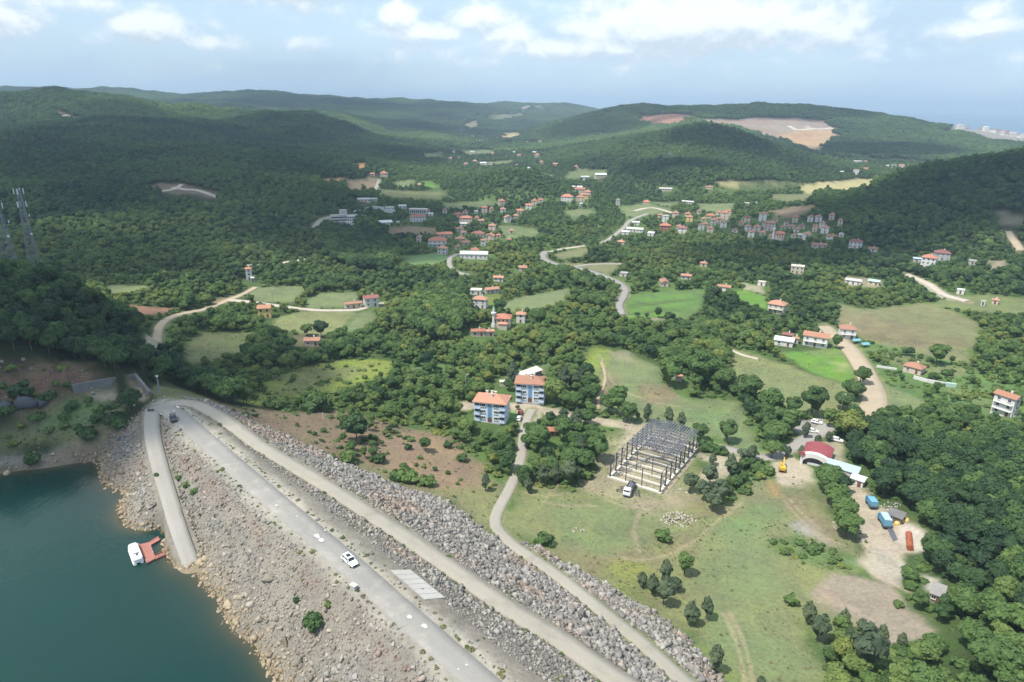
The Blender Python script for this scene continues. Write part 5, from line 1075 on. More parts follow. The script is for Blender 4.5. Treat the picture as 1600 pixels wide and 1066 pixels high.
slabwall([(211, 584), (222, 597), (234, 612)], [37, 36, 34.5], .8, 'spillway_wall', 'shorter sloping concrete spillway wall facing the road junction')
# ------------------------------------------------------------------ vegetation
def unit(v): return v / (np.linalg.norm(v, axis=-1, keepdims=True) + 1e-9)
def quads(c, nrm, size, r):
    """leaf sprays: one bent quad at every centre, facing along nrm"""
    n = len(c); a = unit(np.cross(nrm, r.standard_normal((n, 3)))); b_ = np.cross(nrm, a); s = size[:, None]
    asp = r.uniform(.6, 1.0, (n, 1)); k = r.uniform(-.25, .25, (n, 1)) * s
    V = np.stack([c - a * s - b_ * s * asp, c + a * s - b_ * s * asp + nrm * k, c + a * s + b_ * s * asp, c - a * s + b_ * s * asp + nrm * k], 1).reshape(-1, 3)
    return V, np.arange(n * 4).reshape(n, 4)
def ico():
    import bmesh
    bm = bmesh.new(); bmesh.ops.create_icosphere(bm, subdivisions=2, radius=1); v = np.array([p.co[:] for p in bm.verts]); f = [[q.index for q in t.verts] for t in bm.faces]; bm.free(); return v, np.array(f)
ICV, ICF = ico()
def crown(seed, rad, hgt, z0, lobes, nq, leaf, mt, name='crown', flat=.8):
    """broadleaf crown: lobes of leaf sprays round an added opaque core"""
    r = np.random.default_rng(seed); Vs = []; Fs = []; b = 0
    d = unit(r.standard_normal((lobes, 3))); d[:, 2] = np.abs(d[:, 2]) * 1.1 - .35; d = unit(d)
    ctr = d * np.array([rad, rad, hgt * .5]) * r.uniform(.45, .72, (lobes, 1)); ctr[:, :2] += r.normal(0, rad * .08, 2)
    for i in range(lobes):
        lr = rad * r.uniform(.22, .5); q = unit(r.standard_normal((nq, 3)) + d[i] * .7 + np.array([0, 0, .35]))
        c = ctr[i] + q * np.array([1, 1, flat]) * lr * r.uniform(.72, 1.16, (nq, 1)); nr_ = unit(q + r.standard_normal((nq, 3)) * .34 + np.array([0, 0, .15]))
        V, F = quads(c, nr_, leaf * r.uniform(.7, 1.35, nq), r); Vs.append(V); Fs.append(F + b); b += len(V)
    V = np.vstack(Vs); F = np.vstack(Fs); V[:, 2] += z0 + hgt * .5
    hv = ICV * np.array([rad * .66, rad * .66, hgt * .36]) * (1 + .2 * r.standard_normal((len(ICV), 1))); hv[:, 2] += z0 + hgt * .46  # opaque core added inside the crown to block light
    return V, F.tolist() + (ICF + len(V)).tolist(), hv
def crown_me(*a, **k):
    V, F, hv = crown(*a, **k); return mesh('tree_crown', np.vstack([V, hv]), F, MT[a[7 - 0]] if False else MT[a[7]])
def trunk_me(h, r0, seed=0, limbs=4):
    r = np.random.default_rng(seed); b = MB(); p = np.array([0, 0, -.6]); seg = 3
    for k in range(seg):
        q = p + np.array([r.normal(0, .12), r.normal(0, .12), (h + .6) / seg]); b.bar(p, q, 2 * r0 * (1 - .22 * k), seg=6); p = q
    for k in range(limbs):
        t = 2 * math.pi * (k + r.random()) / limbs; a = np.array([0, 0, h * r.uniform(.55, .9)]); b.bar(a, a + np.array([math.cos(t) * h * .5, math.sin(t) * h * .5, h * .45]), r0 * .8, seg=5)
    return b.me('tree_trunk', MT['bark'])
def pine_me(seed, rad, hgt, mt='needle', z0=.9, tiers=11):
    r = np.random.default_rng(seed); Vs = []; Fs = []; b = 0
    for k in range(tiers):
        f = k / (tiers - 1); rr_ = rad * (1 - f) ** .58 * r.uniform(.82, 1.12) + .12; z = z0 + (hgt - z0) * f; nb_ = int(26 * (1 - f) + 7)
        t = r.uniform(0, 6.283, nb_); rad_ = rr_ * np.sqrt(r.uniform(.12, 1, nb_)); c = np.stack([np.cos(t) * rad_, np.sin(t) * rad_, z - rad_ * .22 + r.normal(0, .12, nb_)], -1)
        nr_ = unit(np.stack([np.cos(t) * .8, np.sin(t) * .8, np.full(nb_, .75)], -1) + r.standard_normal((nb_, 3)) * .35)
        V, F = quads(c, nr_, r.uniform(.22, .42, nb_) * (.5 + .5 * rad / 2), r); Vs.append(V); Fs.append(F + b); b += len(V)
    V = np.vstack(Vs); F = np.vstack(Fs); hv = ICV * np.array([rad * .45, rad * .45, hgt * .38]); hv[:, :2] *= (1 - (ICV[:, 2:] + 1) / 2 * .8); hv[:, 2] += z0 + hgt * .36
    return mesh('tree_crown', np.vstack([V, hv]), F.tolist() + (ICF + len(V)).tolist(), MT[mt])
def joined(name, a, b):
    """trunk and crown in one mesh, for the masses of woodland"""
    va = np.array([v.co[:] for v in a.vertices]); vb = np.array([v.co[:] for v in b.vertices]); fa = [list(p.vertices) for p in a.polygons]; fb = [[i + len(va) for i in p.vertices] for p in b.polygons]
    return mesh(name, np.vstack([va, vb]), fa + fb, [a.materials[0], b.materials[0]], [0] * len(fa) + [1] * len(fb))
BR = []       # crown, trunk of a tree about 9 m tall
for s in range(6):
    rad = (3.3, 3.9, 3.0, 3.5, 4.1, 2.8)[s]; hg = (6.6, 6.2, 7.4, 5.8, 6.8, 7.8)[s]; BR.append((crown_me(10 + s, rad, hg, 2.0, (17, 20, 15, 18, 22, 14)[s] + 4, 84, .27, 'leaf'), trunk_me(4.6, .2, s)))
def cone_me(seed, rad, hgt):
    V, F, hv = crown(seed, rad, hgt, .5, 24, 70, .2, 'needle', flat=.8); V = np.vstack([V, hv]); k = np.clip(1.42 - 1.2 * (V[:, 2] - .5) / hgt, .12, 1.3); V[:, :2] *= k[:, None]; return mesh('tree_crown', V, F, MT['needle'])
PN = [(cone_me(40 + s, (2.2, 2.6, 1.75)[s], (7.6, 7.4, 8.2)[s]), trunk_me(6.5, .14, 20 + s, 0)) for s in range(3)]
STP = [(crown_me(60 + s, (2.5, 2.9, 2.3)[s], (5.6, 5.0, 6.2)[s], 2.0, 12, 40, .3, 'needle', flat=.9), trunk_me(4.6, .16, 30 + s)) for s in range(3)]     # broad headed pines
SH = [crown_me(70 + s, (1.5, 1.9, 1.2)[s], (2.1, 2.4, 2.3)[s], -.25, (8, 10, 7)[s], 34, .24, 'leaf') for s in range(3)]
BALL = crown_me(75, 1.7, 3.4, -.3, 22, 40, .2, 'leaf', flat=1.0)
LOD = [crown_me(90 + s, (3.4, 3.9, 3.1, 3.6)[s], (6.6, 6.2, 7.6, 7.0)[s], 1.4, 12, 26, .5, 'leaf') for s in range(4)]
def patch_me(seed):
    r = np.random.default_rng(seed); Vs = []; Fs = []; b = 0
    for k in range(42):
        x, y = r.uniform(-19, 19, 2); q = unit(r.standard_normal((15, 3)) + np.array([0, 0, .5])); R_ = r.uniform(3.0, 4.8); z = r.uniform(3.5, 7.5)
        c = np.array([x, y, z]) + q * R_; V, F = quads(c, unit(q + r.standard_normal((15, 3)) * .3), R_ * .42 * r.uniform(.7, 1.2, 15), r); Vs.append(V); Fs.append(F + b); b += len(V)
    return mesh('canopy', np.vstack(Vs), np.vstack(Fs), MT['leaf'])
PATCH = [patch_me(120 + s) for s in range(4)]

def scatter(name, pts, scl, rot, idx, tint, protos, label):
    me = bpy.data.meshes.new(name); me.vertices.add(len(pts)); me.vertices.foreach_set('co', np.asarray(pts, np.float32).ravel())
    def at(n, t, d, k):
        a = me.attributes.new(n, t, 'POINT'); a.data.foreach_set(k, np.ascontiguousarray(d).ravel())
    at('scl', 'FLOAT_VECTOR', np.asarray(scl, np.float32), 'vector'); at('rot', 'FLOAT_VECTOR', np.asarray(rot, np.float32), 'vector'); at('idx', 'INT', np.asarray(idx, np.int32), 'value'); at('tint', 'FLOAT', np.asarray(tint, np.float32), 'value')
    o = obj(name, me); tag(o, label, None, None, 'stuff')
    cl = bpy.data.collections.new(name + '_kinds')
    for i, p in enumerate(protos):
        q = bpy.data.objects.new('%s_kind_%02d' % (name, i), p); cl.objects.link(q)
    ng = bpy.data.node_groups.new(name, 'GeometryNodeTree'); ng.interface.new_socket('Geometry', in_out='INPUT', socket_type='NodeSocketGeometry'); ng.interface.new_socket('Geometry', in_out='OUTPUT', socket_type='NodeSocketGeometry')
    N = ng.nodes; L = ng.links; gi = N.new('NodeGroupInput'); go = N.new('NodeGroupOutput'); ip = N.new('GeometryNodeInstanceOnPoints'); ci = N.new('GeometryNodeCollectionInfo')
    ci.inputs['Collection'].default_value = cl; ci.inputs['Separate Children'].default_value = True; ci.inputs['Reset Children'].default_value = True
    def na(n, t):
        k = N.new('GeometryNodeInputNamedAttribute'); k.data_type = t; k.inputs[0].default_value = n; return [s for s in k.outputs if s.enabled and s.name == 'Attribute'][0]
    er = N.new('FunctionNodeEulerToRotation'); L.new(na('rot', 'FLOAT_VECTOR'), er.inputs[0])
    L.new(gi.outputs[0], ip.inputs['Points']); L.new(ci.outputs[0], ip.inputs['Instance']); ip.inputs['Pick Instance'].default_value = True
    L.new(na('idx', 'INT'), ip.inputs['Instance Index']); L.new(er.outputs[0], ip.inputs['Rotation']); L.new(na('scl', 'FLOAT_VECTOR'), ip.inputs['Scale']); L.new(ip.outputs[0], go.inputs[0])
    md = o.modifiers.new('scatter', 'NODES'); md.node_group = ng
    return o

def jgrid(r0, r1, sp, ang=.80, seed=1, amin=None):
    r = np.random.default_rng(seed); xs = np.arange(-r1 * math.sin(ang), r1 * math.sin(ang), sp); ys = np.arange(-60, r1, sp); X, Y_ = np.meshgrid(xs, ys); X = X.ravel() + r.uniform(-.48, .48, X.size) * sp; Y_ = Y_.ravel() + r.uniform(-.48, .48, Y_.size) * sp
    d = np.hypot(X, Y_); a = np.arctan2(X, Y_); k = (d > r0) & (d < r1) & (np.abs(a) < ang); return X[k], Y_[k]
def clear_sd(x, y, hs=1.0):
    m = np.full(x.shape, 99.0)
    for c, pg, s, a, cl in POLY:
        if not cl: continue
        i = bb(x, y, pg, 12)
        if len(i): m[i] = np.minimum(m[i], poly_sd(x[i], y[i], pg))
    for nm, pl, wd, mt, vg, vw in RW:
        i = bb(x, y, pl, 14)
        if len(i): m[i] = np.minimum(m[i], line_d(x[i], y[i], pl[::3], max(wd) / 2))
    i = bb(x, y, WP, 6); m[i] = np.minimum(m[i], poly_sd(x[i], y[i], WP))
    K_ = np.array(KEEP)
    for kx, ky, kr in K_:
        i = np.where((np.abs(x - kx) < kr + 10) & (np.abs(y - ky) < kr + 10))[0]; m[i] = np.minimum(m[i], np.hypot(x[i] - kx, y[i] - ky) - kr * hs)
    return m
def hides(x, y, z, h):
    """open ground, roads or houses just behind a plant of height h, seen from the camera"""
    d = np.hypot(x, y); L = h * d / np.maximum(CAMZ - z, 30); m = np.full(x.shape, 99.0)
    for f in (.3, .55, .8):
        k = 1 + np.minimum(L * f, 70) / d; m = np.minimum(m, clear_sd(x * k, y * k, .5))
    return m < -.5
def seen(P, h=5.0):
    """is the point (a little above the ground) in the picture and not behind a rise of the ground"""
    u, v, dep = project(P + np.array([0, 0, h * .6])); ok = (u > -10) & (u < 1610) & (v > 0) & (v < 1076) & (dep > 10); k = np.where(ok)[0]
    T = np.linspace(.25, .985, 60)[None]; X = P[k, 0:1] * T; Y_ = P[k, 1:2] * T; Z = CAMZ + (P[k, 2:3] + h - CAMZ) * T; ok[k] = ~((height(X, Y_) > Z).any(1)); return ok, u, v, dep

# candidates near by
x, y = jgrid(62, 760, 4.1, .86, 3); csd = clear_sd(x, y); z = height(x, y); dd = np.hypot(x, y)
r = np.random.default_rng(5)
hill = np.maximum(sstep(z, 10, 30), sstep(x, 90, 130) * sstep(dd, 330, 240))      # wooded slopes stand closed, the valley floor is looser
n1 = fbm(x, y, 46, 51, 3); n2 = fbm(x, y, 18, 61, 2)
size = np.clip(.46 + .68 * (n1 - .35) + r.normal(0, .17, len(x)) + .34 * hill, .28, 1.2)
keepp = .40 + .75 * sstep(n2, .3, .62) + hill
hid = hides(x, y, z, 7.5 * size); lowsz = np.clip(r.normal(.40, .07, len(x)), .28, .5); hid2 = hides(x, y, z, 7.5 * lowsz)
size = np.where(hid, np.minimum(size, lowsz), size)
ok = (csd > .4 + size * 1.6) & (r.random(len(x)) < keepp) & ~(hid & hid2 & (r.random(len(x)) < .9))
BROWN = wpoly([(345, 634), (400, 640), (520, 640), (600, 660), (690, 680), (740, 720), (790, 760), (772, 800), (762, 838), (725, 803), (687, 778), (625, 760), (575, 738), (525, 718), (462, 688), (400, 660)])
BUSHY = wpoly([(512, 655), (560, 640), (640, 655), (700, 650), (790, 690), (810, 740), (780, 745), (740, 700), (690, 672), (640, 668), (625, 690), (600, 718), (540, 715)])
GARD = wpoly([(1345, 535), (1420, 548), (1520, 575), (1600, 592), (1700, 600), (1700, 660), (1590, 660), (1500, 640), (1420, 612), (1370, 590), (1345, 560)])
CROP = wpoly([(230, 565), (250, 525), (270, 500), (290, 500), (270, 560), (245, 590)])
inb = poly_sd(x, y, BROWN) < 3; inbush = poly_sd(x, y, BUSHY) < 0; ing = poly_sd(x, y, GARD) < 2
ok &= ~inb | inbush; size = np.where(inb & inbush, size * .62, size); ok &= ~ing | (r.random(len(x)) < .28); size = np.where(ing, np.minimum(size, .62), size)
ok &= ~((poly_sd(x, y, CROP) < 1) & (r.random(len(x)) < .75))
LB = wpoly([(-300, 800), (-100, 765), (0, 742), (125, 724), (165, 718), (205, 680), (232, 636), (228, 612), (150, 585), (60, 560), (0, 553), (-300, 556)]); inl = poly_sd(x, y, LB) < 1; ok &= ~inl
x, y, z, size, hill, n1, n2, dd = [q[ok] for q in (x, y, z, size, hill, n1, n2, dd)]
# big oaks
BIGS = wpoly([(490, 370), (560, 352), (625, 400), (612, 430), (560, 430), (500, 400)]); big2 = wpoly([(640, 470), (720, 455), (735, 510), (690, 545), (640, 520)])
bg_ = (poly_sd(x, y, BIGS) < 0) | (poly_sd(x, y, big2) < 0); size = np.where(bg_, np.maximum(size, 1.05) * 1.2, size)
tint = np.clip(.45 - .10 * hill + .95 * (fbm(x, y, 60, 71, 2) - .5) + r.normal(0, .17, len(x)) - .06 * hill + .12 * (size < .6) - .22 * bg_, 0, 1)
idx = r.integers(0, 6, len(x)); rz = r.uniform(0, 6.28, len(x))
P = np.column_stack([x, y, z - .15]); vis, u, v, dep = seen(P, 6)
px = np.where(vis, size * 7 * FPX / dep, 0); order = np.argsort(-px)
N_IND = 300
sel = np.zeros(len(x), bool); sel[order[:N_IND]] = True
def tree(name, cat, label, group, crown_, trunk_, p, s, rz_, t, sz=None):
    root = empty(name, p, rz_, label, cat, group); root.scale = (s, s, (sz or s))
    obj('trunk', trunk_, root); c = obj('crown', crown_, root); c['tint'] = float(t); return root
LANDMARK = [(1420, 850, 'the rusty red tank'), (1463, 930, 'the pale concrete hut'), (1398, 808, 'the grey tin shack'), (1342, 752, 'the white yard cabin'), (1310, 700, 'the red depot'), (1567, 640, 'the three storey white house'), (1380, 960, 'the brown bare patch'), (1600, 1066, 'the bottom right corner'), (1600, 860, 'the lower right edge'), (1500, 745, 'the bare gap in the right wood'), (1440, 1066, 'the bottom edge right of the scrub'), (1355, 652, 'the foot of the tan road'), (1560, 960, 'the wood edge by the right border'), (1480, 680, 'the upper rim of the right wood'), (1600, 740, 'the upper right border'),
            (22, 440, 'the left lattice mast'), (63, 445, 'the slimmer lattice mast'), (160, 595, 'the spillway wall'), (60, 570, 'the earth cliff'), (230, 550, 'the bend of the valley track'), (0, 510, 'the left picture edge'), (120, 500, 'the crest of the left hill'), (190, 455, 'the small field behind the left hill'),
            (769, 640, 'the nearer blue flats'), (829, 615, 'the farther blue flats'), (787, 505, 'the valley mosque'), (500, 590, 'the yellow green field'), (640, 650, 'the top of the brown slope'), (340, 540, 'the dry field'), (1055, 580, 'the white domed tank'), (1240, 600, 'the tan field'), (862, 672, 'the small red roofed hut'), (940, 700, 'the steel hall'), (300, 620, 'the road junction'), (1200, 690, 'the depot road'), (1273, 530, 'the long white house'), (1427, 575, 'the hedged villa'), (1590, 560, 'the brown field')]
NTH = ['nearest', 'second', 'third', 'fourth', 'fifth', 'sixth', 'seventh', 'eighth', 'ninth', 'tenth', 'eleventh', 'twelfth', 'thirteenth', 'fourteenth', 'fifteenth', 'sixteenth', 'seventeenth', 'eighteenth', 'nineteenth', 'twentieth', 'twenty-first', 'twenty-second', 'twenty-third', 'twenty-fourth', 'twenty-fifth', 'twenty-sixth', 'twenty-seventh', 'twenty-eighth']
lm = np.array([(a_, b_) for a_, b_, c_ in LANDMARK], float); classes = {}
for i in np.where(sel)[0]:
    q = np.hypot(lm[:, 0] - u[i], lm[:, 1] - v[i] + px[i] * .5); k = int(q.argmin())
    tw = 'dark green' if tint[i] < .3 else 'mid green' if tint[i] < .5 else 'fresh green'; sw = 'small' if size[i] < .62 else 'medium' if size[i] < .95 else 'broad'
    classes.setdefault((k, tw, sw), []).append((q[k], i))
for (k, tw, sw), L_ in classes.items():
    for n_, (q, i) in enumerate(sorted(L_)):
        lab = f"{tw} {sw} broadleaf tree, {NTH[min(n_, 27)]} {'to' if n_ == 0 else 'away from'} {LANDMARK[k][2]}" if len(L_) > 1 else f"the one {tw} {sw} broadleaf tree close to {LANDMARK[k][2]}"
        gp = 'trees of the near right wood' if x[i] > 70 else 'trees of the left hill' if x[i] < -95 and y[i] < 300 and z[i] > 24 else 'trees of the valley thickets'
        tree('broadleaf_tree', 'tree', lab, gp, BR[idx[i]][0], BR[idx[i]][1], P[i], float(size[i] * r.uniform(.94, 1.06)), float(rz[i]), tint[i], float(size[i]))
rest = ~sel
s3 = np.column_stack([size, size, size * r.uniform(.88, 1.12, len(size))])
scatter('woodland', P[rest], s3[rest], np.column_stack([0 * rz, 0 * rz, rz])[rest], idx[rest], tint[rest], [joined('woodland_tree', b_, a_) for a_, b_ in BR], 'trees of the valley thickets and woods farther off')
# hillside forest, farther
x, y = jgrid(760, 1900, 5.3, .76, 8); z = height(x, y); csd = clear_sd(x, y); low = sstep(z, 20, 6); n2 = fbm(x, y, 40, 81, 3); r = np.random.default_rng(6)
hid = hides(x, y, z, 5.5)
ok = (csd > 3) & ~(hid & (r.random(len(x)) < .85)) & ((r.random(len(x)) < .52 + .6 * sstep(n2, .35, .6)) | (low < .5)); x, y, z, n2 = x[ok], y[ok], z[ok], n2[ok]; n = len(x)
s = np.clip(r.normal(.84, .2, n), .42, 1.4) * (1 - .24 * sstep(z, 20, 6)) * np.where(hid[ok], .55, 1.0); tn = np.clip(.24 + .14 * low[ok] + .9 * (fbm(x, y, 150, 91, 3) - .45) + r.normal(0, .10, n), 0, 1)
scatter('hillside_forest', np.column_stack([x, y, z - .4]), np.column_stack([s, s, s * r.uniform(.8, 1.2, n)]), np.column_stack([r.normal(0, .06, n), r.normal(0, .06, n), r.uniform(0, 6.28, n)]), r.integers(0, 4, n), tn, LOD, 'forest covering the hillsides')
x, y = jgrid(1900, 5200, 27, .74, 9); z = height(x, y); csd = clear_sd(x, y); r = np.random.default_rng(12)
town = (y > 2900) & (x / y > .62); low = sstep(z, 22, 8); n2 = fbm(x, y, 130, 15, 3)
ok = (csd > 12) & ~town & (z > -3) & ((low < .5) | (r.random(len(x)) < .35 + .6 * sstep(n2, .4, .6))); x, y, z = x[ok], y[ok], z[ok]; n = len(x)
dx = (height(x + 12, y) - height(x - 12, y)) / 24; dy = (height(x, y + 12) - height(x, y - 12)) / 24
tn = np.clip(.26 + 1.1 * (fbm(x, y, 320, 25, 3) - .45) + r.normal(0, .05, n), 0, 1); a_ = r.integers(0, 4, n)
scatter('far_forest', np.column_stack([x, y, z - .5]), np.ones((n, 3)) * r.uniform(.9, 1.1, (n, 1)), np.column_stack([np.arctan(dy), -np.arctan(dx), 0 * dx]), a_, tn, PATCH, 'forest on the far ridges')

